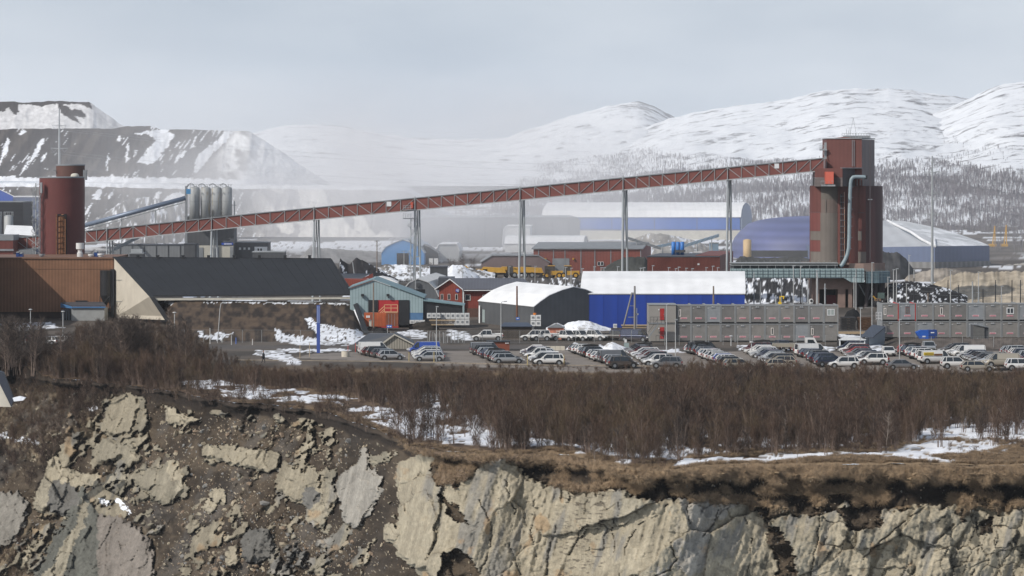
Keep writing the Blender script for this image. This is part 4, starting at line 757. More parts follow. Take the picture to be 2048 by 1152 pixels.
for k, px in enumerate((1990, 2013)):
    t = thing('yellow_crane', ['left', 'right'][k] + ' of two yellow crane booms against the birch slope', 'crane', (X(px, 1335), 1335, 0), 'yellow cranes on the far bank'); z1_ = Z(452 if k == 0 else 450, 1335)
    zb_ = Z(493, 1335); MB().face(px - 10, 488, px + 3, 493, 1335, 4).build('body', YEL, t)
    MB().tube((X(px - 4, 1335), 1336, zb_ + 1), (X(px, 1335), 1336, z1_), .3, .18, 4).tube((X(px, 1335), 1336, z1_), (X(px + 1, 1335), 1336, zb_ + 1), .3, .25, 4).build('boom', YEL, t)
    MB().box(X(px - 9, 1335), X(px + 3, 1335), 1335.2, 1338, 0 - 3, zb_).build('carrier', GALD, t)
# ------------------------------------------------------------------ heaps around the site
heap('gravel_heap', [(170, 452), (210, 425), (250, 400), (300, 392), (350, 405), (420, 430), (470, 470)], 480, 1260, 90, (.135, .13, .125), 'grey gravel heap streaked with snow behind the slanting pipe conveyor', 401, snow=.28)
heap('gravel_heap', [(600, 515), (622, 492), (645, 496), (700, 500), (760, 503), (800, 512), (850, 520)], 523, 1150, 60, (.21, .205, .20), 'low grey gravel heap behind the black roof', 402)
heap('ore_heap', [(676, 545), (680, 516), (700, 530), (712, 514), (730, 522), (790, 555), (800, 562)], 566, 905, 30, (.030, .028, .030), 'near-black ore heap beside the black roof', 403, snow=.05)
heap('spoil_bank', [(745, 545), (770, 528), (815, 530), (860, 533), (930, 534), (990, 545)], 556, 940, 30, (.17, .16, .15), 'snow-patched spoil bank under the light blue tent', 404, snow=.55)
heap('snow_heap', [(885, 548), (905, 528), (925, 530), (950, 546), (960, 556)], 562, 905, 18, (.4, .4, .4), 'dirty snow heap left of the yellow machines', 405, snow=.85)
heap('gravel_heap', [(1150, 500), (1180, 488), (1205, 487), (1240, 500)], 505, 1150, 30, (.5, .5, .5), 'snow-white gravel cone behind the red warehouse', 406, snow=.6)
heap('gravel_heap', [(1210, 500), (1260, 480), (1300, 466), (1330, 468), (1380, 478), (1440, 500)], 508, 1210, 50, (.34, .32, .29), 'pale gravel cone below the long blue hall', 407, snow=.1)
heap('ore_heap', [(1190, 552), (1215, 530), (1245, 514), (1290, 513), (1300, 530)], 556, 930, 24, (.050, .052, .048), 'dark green-grey ore heap left of the dark red hall', 408)
heap('sand_heap', [(1855, 575), (1895, 552), (1915, 545), (1990, 543), (2100, 540), (2300, 536)], 606, 800, 60, (.36, .31, .24), 'large tan sand heap at the right edge', 409)
heap('sand_heap', [(1788, 580), (1815, 552), (1850, 541), (1890, 535), (1935, 543), (1990, 560)], 590, 930, 50, (.27, .24, .205), 'brownish sand heap behind the tan one', 410)
heap('gravel_heap', [(1930, 548), (1990, 532), (2060, 525), (2300, 515)], 560, 1080, 60, (.30, .285, .26), 'hazy gravel bank at the right edge', 411)
heap('ore_heap', [(1760, 588), (1780, 566), (1820, 562), (1870, 570), (1900, 578), (1935, 592)], 602, 745, 16, (.022, .022, .024), 'black ore bank edged with snow right of the silo tower', 412, snow=.20)
heap('ore_heap', [(1460, 610), (1478, 555), (1530, 552), (1625, 556), (1640, 600)], 616, 790, 34, (.045, .045, .048), 'dark bank laced with snow below the teal gallery', 413, snow=.24, rough=1.6)
heap('ore_heap', [(1700, 545), (1730, 500), (1800, 505), (1830, 540)], 560, 960, 40, (.05, .05, .052), 'hazy dark heap behind the silo tower', 431)
heap('ore_heap', [(1466, 530), (1480, 512), (1530, 515), (1600, 512), (1650, 530)], 545, 1020, 30, (.055, .055, .052), 'long dark heap below the blue dome', 432)
heap('snow_heap', [(1120, 657), (1135, 645), (1158, 641), (1180, 642), (1200, 650), (1222, 657)], 658, 632, 6, (.5, .5, .5), 'white snow heap before the dark grey tent hall', 414, snow=.8)
heap('snow_heap', [(1092, 656), (1105, 648), (1115, 645), (1130, 652)], 657, 625, 4, (.25, .22, .2), 'dirty snow heap behind the salmon kiosk', 415, snow=.4)
heap('snow_heap', [(1130, 700), (1140, 690), (1150, 684), (1165, 690), (1185, 700)], 702, 563, 3.5, (.4, .4, .4), 'pale snow heap at the back of the car park', 416, snow=.7)
heap('snow_heap', [(1195, 702), (1215, 686), (1225, 683), (1240, 690), (1270, 702)], 704, 562, 3.5, (.4, .4, .4), 'snow heap behind the cars with black roof boxes', 417, snow=.75)
heap('soil_bank', [(1765, 700), (1790, 690), (1812, 680), (1840, 677), (1900, 677), (2000, 677), (2300, 676)], 705, 572, 12, (.10, .085, .075), 'brown soil bank before the right row of grey site modules', 418)
heap('soil_heap', [(735, 668), (745, 658), (765, 655), (782, 667)], 670, 612, 4, (.018, .016, .016), 'small black soil heap beside the orange containers', 419)
heap('timber_pile', [(818, 654), (830, 646), (850, 642), (865, 645), (878, 656)], 657, 634, 3, (.03, .026, .022), 'dark tangled heap beside the long timber pile', 420)
heap('spoil_bank', [(960, 560), (1000, 556), (1150, 555), (1180, 570), (1170, 600)], 612, 860, 30, (.075, .07, .068), 'dark earth bank under the yellow machines', 422, snow=.06)
# earth bank under the black roof
us_ = np.arange(300, 745, 2.); V = np.linspace(0, 1, 44)[:, None]; PXb = np.repeat(us_[None], 44, 0); rt = np.interp(us_, [300, 312, 690, 708, 738], [606, 600, 604, 612, 668])
bt = 690 + 0 * us_; Yb1 = np.interp(us_, [300, 738], [652, 640]); Yb0 = np.interp(us_, [300, 330, 350], [651, 649, 585]); Yb1 = np.maximum(Yb1, np.interp(us_, [340, 360], [656, 652]))
YYb = Yb0 + (Yb1 - Yb0) * V + 1.2 * (fbm(PXb / 12, V * 6, 4, 433) - .5) * np.sin(V * math.pi); PYb = bt + (rt - bt) * V ** .93; XXb = (PXb - 1024) * YYb / F; ZZb = CAMZ - (PYb - HOR) * YYb / F
Cb = lerp(C3((.028, .020, .015))[None, None], C3((.095, .066, .044))[None, None], sm(.35, .65, fbm(PXb / 9, V * 9, 5, 435)))
kb = pat([[(610, 636), (622, 636), (640, 650), (668, 652), (720, 662), (735, 678), (730, 692), (560, 692), (548, 655), (575, 668), (625, 676), (640, 672), (620, 655)], [(330, 603), (345, 602), (342, 612)], [(400, 604), (712, 602), (705, 609), (650, 607), (500, 606)], [(395, 660), (420, 672), (440, 665), (470, 668), (440, 680), (400, 676)]], PXb, PYb, 6, 7, 437) & (fbm(PXb / 4, PYb / 3, 4, 439) > .36)
Cb = np.where(kb[..., None], SNOW * .95, Cb); bm_ = ~((PXb < 346) & (PYb > 594 + (PXb - 304) * 1.36)); bk = grid_obj('earth_bank', XXb, YYb, ZZb, TM, {'Col': Cb}, mask=bm_[:-1, :-1]); bk['label'] = 'brown earth bank with snow below the black roof'

# ------------------------------------------------------------------ near left: orange building, black roof, red silos
Yc0 = 676
t = thing('process_building', 'wide windowless orange-brown building at the left edge', 'building', (X(100, Yc0), Yc0, 0))
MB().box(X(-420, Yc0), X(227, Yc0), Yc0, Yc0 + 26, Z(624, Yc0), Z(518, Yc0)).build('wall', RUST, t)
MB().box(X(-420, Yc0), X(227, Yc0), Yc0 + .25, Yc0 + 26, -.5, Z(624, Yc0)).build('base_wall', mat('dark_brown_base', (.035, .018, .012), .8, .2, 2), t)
MB().box(X(-420, Yc0) - .2, X(227, Yc0), Yc0 - .2, Yc0 + 26, Z(518, Yc0), Z(515, Yc0)).build('roof', mat('rust_flashing', (.16, .08, .045), .6), t)
MB().face(-420, 537.5, 227, 538.3, Yc0 - .05, .04).build('seam', mat('rust_flashing', (.1, .05, .03)), t)
MB().face(151, 601, 174, 604, Yc0 - .5, .45).build('louvre', BLK, t)
# unseen wing added outside the left edge to throw the long shadow on the front
t = bldg('process_building', 'unseen orange-brown wing added outside the left edge to shade the front', 'building', 640, -420, -62, 478, 668, 34, RUST, None)
def rooftop(px0, py0, px1, py1, n, m, lab, Y=Yc0 + 6, cyl=False, cat='vent'):
    c = (px0 + px1) / 2; r_ = (X(px1, Y) - X(px0, Y)) / 2; t = thing(n, lab, cat, (X(c, Y), Y, Z(515, Y)))
    z0_, z1_ = Z(516, Y), Z(py0, Y)
    if cyl: MB().lathe((X(c, Y), Y), [(r_ * .75, z0_), (r_ * .75, z0_ + (z1_ - z0_) * .35), (r_ * .55, z0_ + (z1_ - z0_) * .37), (r_ * .55, z0_ + (z1_ - z0_) * .55), (r_, z0_ + (z1_ - z0_) * .6), (r_, z1_)], 14).build('cowl', m, t)
    else: MB().box(X(px0, Y), X(px1, Y), Y, Y + 2, z0_, z1_ - .2).build('housing', m, t)
    MB().box(X(c, Y) - r_ * .8, X(c, Y) + r_ * .8, Y - .1, Y + 1.9, z1_ - .25, z1_ - .05).build('cap', GAL, t)
rooftop(152, 486, 168, 513, 'roof_vent', WHT2, 'tall pale ventilation cowl on the orange building', cyl=True)
rooftop(176, 508, 188, 514, 'roof_vent', WHT2, 'low round vent right of the tall cowl', cyl=True); rooftop(195, 507, 208, 514, 'roof_vent', WHT2, 'flat white vent between the cowl and the black roof', cyl=True)
rooftop(188, 502, 195, 511, 'roof_fan', mat('fan_blue', (.01, .05, .2), .4), 'dark blue fan unit on the orange building roof'); rooftop(78, 508, 89, 514, 'roof_vent', GALD, 'grey vent at the foot of the spiral stair', cyl=True)
rooftop(32, 503, 38, 513, 'roof_fan', mat('fan_blue', (.01, .05, .2), .4), 'left dark blue fan on the orange roof'); rooftop(39, 505, 45, 513, 'roof_fan', mat('fan_blue', (.01, .05, .2), .4), 'right dark blue fan on the orange roof')
# black mono-pitch roof building: outer slope runs back and up, two long legs run on down to the ground
t = thing('storage_building', 'large black sloping roof over a pale concrete end wall and an earth bank', 'building', (X(480, 660), 660, 0))
Yf, Yk = 650, 676
q0, q1, q2, q3_ = p3(307, 593, Yf), p3(704, 591, Yf), p3(659, 518.5, Yk), p3(228, 515.5, Yk)
n_r = 40; rf = None
for k in range(n_r):
    f0, f1 = k / n_r, (k + 1) / n_r - .0008; L3 = lambda a, b, f: Vector(a) * (1 - f) + Vector(b) * f
    MB().extr([L3(q0, q1, f0), L3(q0, q1, f1), L3(q3_, q2, f1), L3(q3_, q2, f0)], (0, .05, .10 + .04 * (k % 2))).build('roof_panel', BLKROOF, t)
MB().extr([q0, q1, Vector(q1) + Vector((0, 0, .25)), Vector(q0) + Vector((0, 0, .25))], (0, -.35, 0)).build('eave', BLK, t)
MB().extr([Vector(q3_) + Vector((-.3, 0, -.1)), Vector(q2) + Vector((.3, 0, -.1)), Vector(q2) + Vector((.3, 0, .2)), Vector(q3_) + Vector((-.3, 0, .2))], (0, .5, 0)).build('ridge_cap', BLK, t)
cw = MB().extr([p3(228.5, 516.5, Yk - .3), p3(228.5, 636, Yk - .3), p3(330, 640, Yk - .3 - 24), p3(300, 592, Yf + 1)], (.0, .9, 0)); cw.build('end_wall', CONC, t)
for py0, x1_ in ((560, 262), (603, 290)): 
    fr_ = (x1_ - 228.5) / (315 - 228.5); MB().tube(p3(228.6, py0, Yk - .36), p3(x1_, py0 + .2, Yk - .4 - 24 * fr_ * .95), .05, n=4).build('joint', GALD, t)
MB().extr([p3(226, 513.5, Yk - .5), p3(233, 514, Yk - .5), p3(308, 593, Yf - .6), p3(300, 594, Yf - .6)], (0, -.5, .0)).extr([p3(300, 594.2, Yf - .6), p3(308, 593.2, Yf - .6), p3(342, 640, Yf - 1.5), p3(331, 641, Yf - 1.5)], (0, -.5, 0)).build('edge_beam', BLKROOF, t)
MB().extr([p3(659, 518, Yk), p3(663, 518, Yk), p3(709, 590, Yf), p3(738, 667, 618), p3(727, 667, 618), p3(701, 594, Yf)], (0, .9, .0)).build('edge_beam', BLKROOF, t)
MB().extr([p3(306, 596, Yf - .1), p3(704, 594, Yf - .1), p3(704, 598, Yf - .1), p3(306, 601, Yf - .1)], (0, .5, 0)).build('sill_wall', CREAM, t)
MB().extr([p3(705, 614, 646), p3(709, 612, 646), p3(728, 664, 622), p3(726, 667, 622)], (0, .3, 0)).build('snow_edge', SNOWM, t)
for k, px in enumerate((276, 315, 366, 417, 468, 519, 570, 619)):
    o = thing('roof_vent', '%s small black vent from the left on the ridge of the black roof' % ['first', 'second', 'third', 'fourth', 'fifth', 'sixth', 'seventh', 'eighth'][k], 'vent', p3(px, 516, Yk), 'vents along the black ridge')
    MB().face(px - 2.8, 511.5, px + 2.8, 517.5, Yk - .6, .7).build('box', BLK, o); MB().face(px - 3.4, 510.4, px + 3.4, 511.5, Yk - .7, .9).build('cap', BLK, o)
t = bldg('plant_housing', 'dark rounded housing behind the ridge of the black roof', 'machine', 700, 259, 286, 506, 520, 4, DKG); MB().face(262, 498.5, 284, 506, 702, 2).build('duct', GAL, t)
# hopper silo and small lean-to
t = thing('hopper_silo', 'black hopper silo on struts between the orange building and the concrete wall', 'silo', (X(210, 670), 670, 0))
MB().lathe((X(209, 673), 674.6), [(1.05, Z(591, 673)), (1.05, Z(541, 673))], 18).box(X(219.5, 673), X(226.5, 673), 674.4, 675.6, Z(636, 670), Z(540, 670)).build('shell', BLK, t)
MB().lathe((X(209, 673), 674.6), [(.25, Z(612, 673)), (1.05, Z(591.1, 673))], 18).build('cone', BLK, t)
for a_, b_ in (((200, 592), (200, 636)), ((219, 592), (200, 614)), ((200, 614), (214, 632)), ((219, 592), (219, 636))): MB().tube(p3(*a_, 673.4), p3(*b_, 673.4), .09, n=4).build('strut', BLK, t)
t = thing('entrance_shed', 'small shed with blue trim and grey sloping roof before the orange building', 'shed', (X(170, 668), 668, 0)); Yq = 668
MB().box(X(143, Yq), X(209, Yq), Yq, Yq + 6, 0, Z(616, Yq)).build('wall', mat('pale_grey_panel', (.30, .31, .31), .7, .12, 1), t)
MB().box(X(122, Yq + 2), X(142.7, Yq + 2), Yq + 2, Yq + 6, 0, Z(620, Yq + 2)).build('side_wall', mat('dim_blue_wall', (.10, .13, .17), .7, .2, 1), t)
MB().extr([p3(121, 606, Yq + 7), p3(144, 612, Yq - .3), p3(212, 612, Yq - .3), p3(206, 605, Yq + 7)], (0, 0, .15)).build('roof', ROOFG, t)
MB().extr([p3(121, 606.3, Yq + 1.9), p3(144, 613, Yq - .35), p3(144, 617, Yq - .35), p3(121, 615, Yq + 1.9)], (0, .2, 0)).extr([p3(144.2, 613, Yq - .35), p3(211, 613, Yq - .35), p3(211, 616, Yq - .35), p3(144.2, 616, Yq - .35)], (0, .2, 0)).build('fascia', mat('fascia_blue', (.05, .15, .32), .6), t)
for px in (124, 129, 134, 139): MB().face(px, 621, px + 2.6, 640, Yq + 1.8, .1).build('window', GLS, t)
# red silos
def pcyl(name, lab, c, r_, top, Y, m, parts=True):
    t = thing(name, lab, 'silo', (X(c, Y), Y, 0)); MB().lathe((X(c, Y), Y), [(r_, 0), (r_, Z(top, Y))], 64).build('shell', m, t, False)
    MB().lathe((X(c, Y), Y), [(r_ + .08, Z(top, Y)), (r_ + .08, Z(top, Y) + .25), (r_ - .4, Z(top, Y) + .3)], 64).build('top_ring', GALD, t); return t
MB_RED = mat('silo_red_sheet', (.120, .036, .033), .6, .14, 4, spec=.3)
ts = pcyl('red_silo', 'big round brown-red silo behind the orange building', 123.5, 44.5 * 720 / F, 356, 720, MB_RED)
ts2 = pcyl('red_silo', 'darker brown silo just behind the big red silo', 141, 28.5 * 738 / F, 331.5, 738, mat('silo_brown_sheet', (.10, .045, .035), .7, .16, 3))
for px, py, w_ in ((170, 341, 8), (108, 341, 4)): MB().face(px - w_ / 2, py - 1, px + w_ / 2, py + 1, 736, 1).build('platform', GALD, ts2)
MB().face(166, 342, 173, 360, 734, 1.2).build('duct', GALD, ts2)
s_ = MB(); ax = (X(122.5, 714), 713.9)          # rusty discharge screw in its slot
MB().face(115, 428, 132.5, 514, 715.0, .6).build('slot', DARKIN, ts)
sc_ = MB(); rr = .85; zt_, zb__ = Z(428, 715), Z(514, 715); nst = 90; vv = []
for i in range(nst + 1):
    an = i * .55; z_ = zb__ + (zt_ - zb__) * i / nst
    for s__ in (.15, rr): vv.append((ax[0] + s__ * math.cos(an), ax[1] + .6 + s__ * math.sin(an), z_ + (0 if s__ < .5 else -.1)))
sc_.add(vv, [(2 * i, 2 * i + 1, 2 * i + 3, 2 * i + 2) for i in range(nst)]); sc_.lathe((ax[0], ax[1] + .6), [(.62, zb__), (.62, zt_ - .5)], 12)
o = thing('screw_column', 'rusty screw column in the slot of the big red silo', 'machine', (ax[0], ax[1], 12)); sc_.build('flight', RUSTP, o); MB().tube((ax[0] - .9, ax[1] - .5, zb__), (ax[0] - .9, ax[1] - .5, zt_), .12).tube((ax[0] + .9, ax[1] - .5, zb__), (ax[0] + .9, ax[1] - .5, zt_ - 1), .12).build('guide', RUSTP, o)
o = thing('roof_dome', 'cream dome on top of the big red silo', 'vent', p3(150, 353, 720)); MB().lathe((X(151, 720), 719), [(.9, Z(355.5, 720)), (.85, Z(350, 720)), (.6, Z(347.5, 720)), (.2, Z(346.5, 720))], 14).build('shell', CREAM, o, True)
o = MB().face(80, 365, 84, 386, 715.2, 1).build('ventilation_box', GAL, ts); MB().path([p3(83, 386, 715.5), p3(80.5, 395, 716.5), p3(80, 512, 716.5)], .12).build('downpipe', GAL, ts)
o = thing('spiral_stair', 'tall steel spiral stair on the left of the big red silo', 'stairs', (X(71, 716), 716, 12)); cx_, zt_, zb__ = X(71.5, 716), Z(376, 716), Z(513, 716)
MB().tube((cx_, 716, zb__), (cx_, 716, zt_ + 1), .12).build('post', GAL, o)
nst = 74
for i in range(nst):
    a0 = i * .42; z_ = zb__ + (zt_ - zb__) * i / nst; c_, s__ = math.cos(a0), math.sin(a0)
    MB().extr([(cx_ + .1 * c_, 716 + .1 * s__, z_), (cx_ + .85 * math.cos(a0 - .17), 716 + .85 * math.sin(a0 - .17), z_), (cx_ + .85 * math.cos(a0 + .17), 716 + .85 * math.sin(a0 + .17), z_)], (0, 0, .06)).build('step', GAL, o)
MB().path([(cx_ + .88 * math.cos(i * .42), 716 + .88 * math.sin(i * .42), zb__ + (zt_ - zb__) * i / nst + .95) for i in range(nst + 1)], .045, 4).build('handrail', GAL, o)
MB().path([p3(66, 376, 716), p3(66, 513, 716)], .05).path([p3(77, 376, 716), p3(77, 513, 716)], .05).build('guard', GAL, o)

# four grey silos on the dark block, with the pipe conveyor
t = bldg('silo_house', 'dark grey block carrying four steel silos, with a cream ground floor', 'building', 960, 370, 467.5, 432, 520, 11, DKG, GALD, z0=0)
MB().face(392, 491, 467, 519, 959.7, .25).build('ground_floor', CREAM, t)
for px in (393, 425, 460): MB().face(px, 494 if px > 400 else 495, px + (13 if px < 440 else 6), 519, 959.5, .15).build('door', GALD, t)
b = MB().face(443, 485.5, 466, 490, 959.4, .25).build('sign', mat('sign_blue', (.015, .06, .35), .5), t)
l_ = MB(); x_ = 448.
while x_ < 464: 
    w_ = random.choice((.5, .8, 1.1)); l_.face(x_, 486.9, x_ + w_, 488.9, 959.36, .03); x_ += w_ + .35
l_.build('lettering', WHT, b)
for k in range(4):
    px = (388, 410, 431.5, 452.5)[k]; o = thing('steel_silo', ['first', 'second', 'third', 'fourth'][k] + ' from the left of the four streaked steel silos', 'silo', (X(px, 955), 957, Z(440, 955)), 'four steel silos')
    MB().lathe((X(px, 955), 957), [(10.4 * 955 / F, Z(441, 955)), (10.4 * 955 / F, Z(377, 955)), (8 * 955 / F, Z(374.5, 955)), (1.5 * 955 / F, Z(373, 955))], 28).build('shell', SILOC, o, True)
    MB().lathe((X(px, 955), 957), [(10.6 * 955 / F, Z(403, 955)), (10.6 * 955 / F, Z(402.5, 955))], 28).build('band', GALD, o)
    MB().lathe((X(px + 2, 955), 957), [(.35, Z(374, 955)), (.35, Z(371.5, 955))], 10).build('hatch', WHT2, o)
    r_ = MB()
    for i in range(10):
        a0, a1 = i * .628, (i + 1) * .628; rr = 10 * 955 / F; r_.tube((X(px, 955) + rr * math.cos(a0), 957 + rr * math.sin(a0), Z(376.5, 955)), (X(px, 955) + rr * math.cos(a0), 957 + rr * math.sin(a0), Z(369, 955)), .035, n=4); r_.tube((X(px, 955) + rr * math.cos(a0), 957 + rr * math.sin(a0), Z(369, 955)), (X(px, 955) + rr * math.cos(a1), 957 + rr * math.sin(a1), Z(369, 955)), .035, n=4)
    r_.build('railing', GAL, o)
    arc = [p3(px - 13 + 3 * i, 374 - 6.5 * math.sin(math.pi * min(1, (i + .4) / 5.2)) ** .6, 954) for i in range(6)]
    MB().path(arc, .13).build('feed_pipe', GALD, o)
MB().path([p3(373, 440, 953.5), p3(373, 376, 953.5), p3(377, 369, 953.5)], .22).face(370, 372, 374.5, 515, 953, .8).build('riser', GALD, t)
MB().face(372.5, 378, 381, 388, 951, .5).build('emblem', mat('emblem_blue', (.03, .2, .42), .5), t)
MB().face(468, 402, 469.5, 437, 958, .8).face(464, 410, 473, 411, 958, .8).build('ladder_tower', GAL, t)
t = bldg('office_building', 'long low grey building with white window panels, right of the silo house', 'building', 965, 468, 536.5, 484, 520, 10, DKG, GALD, z0=0)
for px in (480, 489, 498): window(t, px - 2, 495, px + 2, 499.5, 964.8, WHT, WHT2)
wp = MB().face(509, 493.5, 534.5, 502, 964.6, .3).build('window_band', WHT, t)
for px in (515, 520.5): MB().face(px, 497, px + 3.2, 501.5, 964.5, .1).build('pane', GLS, wp)
t = bldg('office_building', 'low grey flat building stepping down behind the black ridge', 'building', 950, 505, 568, 503, 522, 9, DKG, GAL, z0=0)
t = bldg('workshop', 'long grey workshop with a darker shed end, behind the black roof', 'building', 930, 228, 390, 489, 520, 12, GRYL, ROOFG, z0=0)
for i in range(6): MB().face(240 + 24 * i, 491, 240.6 + 24 * i, 519, 929.8, .15).build('seam', DKG, t)
t = bldg('dark_shed', 'dark gabled shed at the end of the grey workshop', 'shed', 915, 368, 390, 487, 520, 6, DKG, ROOFG, z0=0)
def pipe_conv():
    a, b = Vector(p3(165, 452, 940)), Vector(p3(371, 396, 940)); t = thing('pipe_conveyor', 'slim round pipe conveyor climbing to the four steel silos', 'conveyor', tuple(a))
    MB().tube(a, b, .62, n=14).build('pipe', mat('blue_grey_pipe', (.17, .21, .28), .45, .1, 2, metal=.3), t, True)
    MB().tube(a + Vector((0, -.3, -1.1)), b + Vector((0, -.3, -1.1)), .12).tube(a + Vector((0, .5, -1.1)), b + Vector((0, .5, -1.1)), .12).build('chord', GAL, t)
    for i in range(22): p = a + (b - a) * i / 22; q = a + (b - a) * (i + 1) / 22; MB().tube(p + Vector((0, -.35, -1.1)), q + Vector((0, -.35, -.3)), .05, n=4).build('brace', GAL, t)
    for f in (.38, .71): p = a + (b - a) * f; MB().tube((p.x, p.y, p.z - 1), (p.x, p.y, 0), .16).build('leg', GAL, t)
pipe_conv()
MB_ = belt('loading_conveyor', 'low truss conveyor falling leftwards behind the black roof', p3(228, 502, 900), p3(300, 466, 955), 1.5, .9, GALD)

# ------------------------------------------------------------------ the long red conveyor gallery
def cy(px): return 775 - 35 * (px - 172) / (1655 - 172)
def ctop(px): return float(np.interp(px, [28, 172, 512, 1024, 1536, 1660], [476, 461.5, 426.3, 376.9, 326.4, 314.5]))
def chh(px): return 25.4 * 740 / cy(px)
t = thing('conveyor_gallery', 'very long brown-red conveyor gallery in a white steel truss, climbing to the silo tower', 'conveyor', p3(900, 400, 760))
def gp(px, f, dy=0): Y = cy(px) + dy; return Vector((X(px, cy(px)), Y, Z(ctop(px) + chh(px) * f, cy(px))))
sup = [214, 423, 628, 830, 1040, 1246, 1455, 1652]
nodes_ = [28, 56, 82]
vs_ = []
px = 172.
seg = [172, 214, 423, 628, 830, 1040, 1246, 1455, 1648]
allp = [172.]
for a_, b_ in zip(seg, seg[1:]):
    n = max(1, round((b_ - a_) / 27.6)); allp += [a_ + (b_ - a_) * (i + 1) / n for i in range(n)]
rng_nodes = [27, 54, 80] 
def gallery(allp, back=3.0, par=t):
    for k, (a_, b_) in enumerate(zip(allp, allp[1:])):
        A0, A1, B1, B0 = gp(a_, .97), gp(b_, .97), gp(b_, .05), gp(a_, .05)
        MB().extr([A0, A1, B1, B0], (0, back, 0)).build('cladding_panel', CONVR, par)
        r0, r1 = gp(a_, 0), gp(b_, 0)
        MB().extr([r0 + Vector((0, -.25, -.10)), r1 + Vector((0, -.25, -.10)), r1 + Vector((0, -.25, .05)), r0 + Vector((0, -.25, .05))], (0, back + .5, 0)).build('roof_sheet', GALD, par)
        e0, e1 = gp(a_, 1), gp(b_, 1)
        MB().extr([e0 + Vector((0, -.2, -.12)), e1 + Vector((0, -.2, -.12)), e1 + Vector((0, -.2, .10)), e0 + Vector((0, -.2, .10))], (0, back + .4, 0)).build('bottom_chord', GAL, par)
        MB().tube(gp(b_, .02, -.12), gp(b_, 1, -.12), .085, n=4).build('post', GAL, par)
        mid = min(range(len(seg) - 1), key=lambda i: abs((seg[i] + seg[i + 1]) / 2 - (a_ + b_) / 2)); dn_ = (a_ + b_) / 2 > (seg[mid] + seg[mid + 1]) / 2
        p_, q_ = (gp(a_, .98, -.12), gp(b_, .04, -.12)) if dn_ else (gp(a_, .04, -.12), gp(b_, .98, -.12))
        MB().tube(p_, q_, .075, n=4).build('diagonal', GAL, par)
        MB().tube(gp(a_, .04, -.14), gp(b_, .04, -.14), .08, n=4).build('top_chord', GAL, par)
gallery(allp)
t2 = thing('conveyor_gallery', 'short red gallery piece left of the big silo behind the spiral stair', 'conveyor', p3(50, 490, 770)); gallery([27, 54, 80], par=t2)
for px_ in (778, 1553.5):
    MB().face(px_ - 4.5, ctop(px_) + 2.5, px_ + 4.5, ctop(px_) + 12, cy(px_) - .2, .1).build('window_hatch', WHT, t)
# supports: A-frames of tubes
LEGM = mat('trestle_grey_paint', (.36, .39, .41), .55, .08, 2)
for k, px_ in enumerate([214, 423, 628, 830, 1040, 1246, 1455]):
    Yp = cy(px_); zt_ = Z(ctop(px_) + chh(px_), Yp) - .1
    o = thing('conveyor_trestle', '%s steel trestle from the left under the red conveyor gallery' % ['first', 'second', 'third', 'fourth', 'fifth', 'sixth', 'seventh'][k], 'trestle', (X(px_, Yp), Yp, 0), 'trestles under the conveyor')
    w_ = .21 if k > 0 else .15; wd = .55
    for sx in (-1, 1):
        dark = sx > 0; xx = X(px_ + (0 if sx < 0 else 8.0), Yp)
        MB().tube((xx, Yp + .2 + (2.6 if sx > 0 else 0), zt_), (xx + (-.25 if sx < 0 else .25), Yp + .2 + (4.2 if sx > 0 else -1.2), 0), w_, w_ * 1.12, 10).build('leg', LEGM, o)
    MB().tube((X(px_ + 4, Yp), Yp + 1.4, zt_), (X(px_ + 7.5, Yp), Yp + 1.8, zt_ * .5), .13, n=6).tube((X(px_ + 4, Yp), Yp + 1.4, zt_), (X(px_ + .5, Yp), Yp + 1.2, zt_ * .45), .13, n=6).build('brace', GAL, o)
    for f in (.25, .5, .75): MB().box(X(px_ - .5, Yp), X(px_ + 8.5, Yp), Yp + 1.0, Yp + 1.3, zt_ * f, zt_ * f + .18).build('tie', GAL, o)
    MB().box(X(px_ - 2.6, Yp), X(px_ + 10.5, Yp), Yp - .1, Yp + 3.2, zt_, zt_ + .25).build('head_beam', GALD, o)
    MB().tube((X(px_, Yp), Yp - .25, zt_), (X(px_, Yp), Yp - .25, Z(ctop(px_) - 3, Yp)), .1).build('portal_post', GAL, o)
    if k == 3:      # service platforms with a screw stair
        for pa, pb in ((419, 420.5), (436, 438)):
            MB().face(806, pa, 832, pb, Yp - 1.6, 1.6).build('platform', GALD, o); rl = MB()
            for q in (806.5, 811, 816, 821): rl.tube(p3(q, pa, Yp - 1.6), p3(q, pa - 8, Yp - 1.6), .05, n=4)
            rl.tube(p3(806.5, pa - 8, Yp - 1.6), p3(824, pa - 8, Yp - 1.6), .05, n=4).tube(p3(806.5, pa - 4, Yp - 1.6), p3(824, pa - 4, Yp - 1.6), .04, n=4).build('railing', GAL, o)
        st_ = MB(); cc = X(822, Yp)
        for i in range(70):
            a0 = i * .5; z_ = Z(438, Yp) - (Z(438, Yp) - 2) * i / 70; st_.extr([(cc, Yp - 1.2, z_), (cc + .75 * math.cos(a0), Yp - 1.2 + .75 * math.sin(a0), z_), (cc + .75 * math.cos(a0 + .35), Yp - 1.2 + .75 * math.sin(a0 + .35), z_)], (0, 0, .08))
        st_.tube((cc, Yp - 1.2, 0), (cc, Yp - 1.2, Z(436, Yp)), .1); st_.build('stair', GAL, o)
        MB().face(821, 404, 826, 416, Yp - .5, .3).build('hatch', ORNG, o)
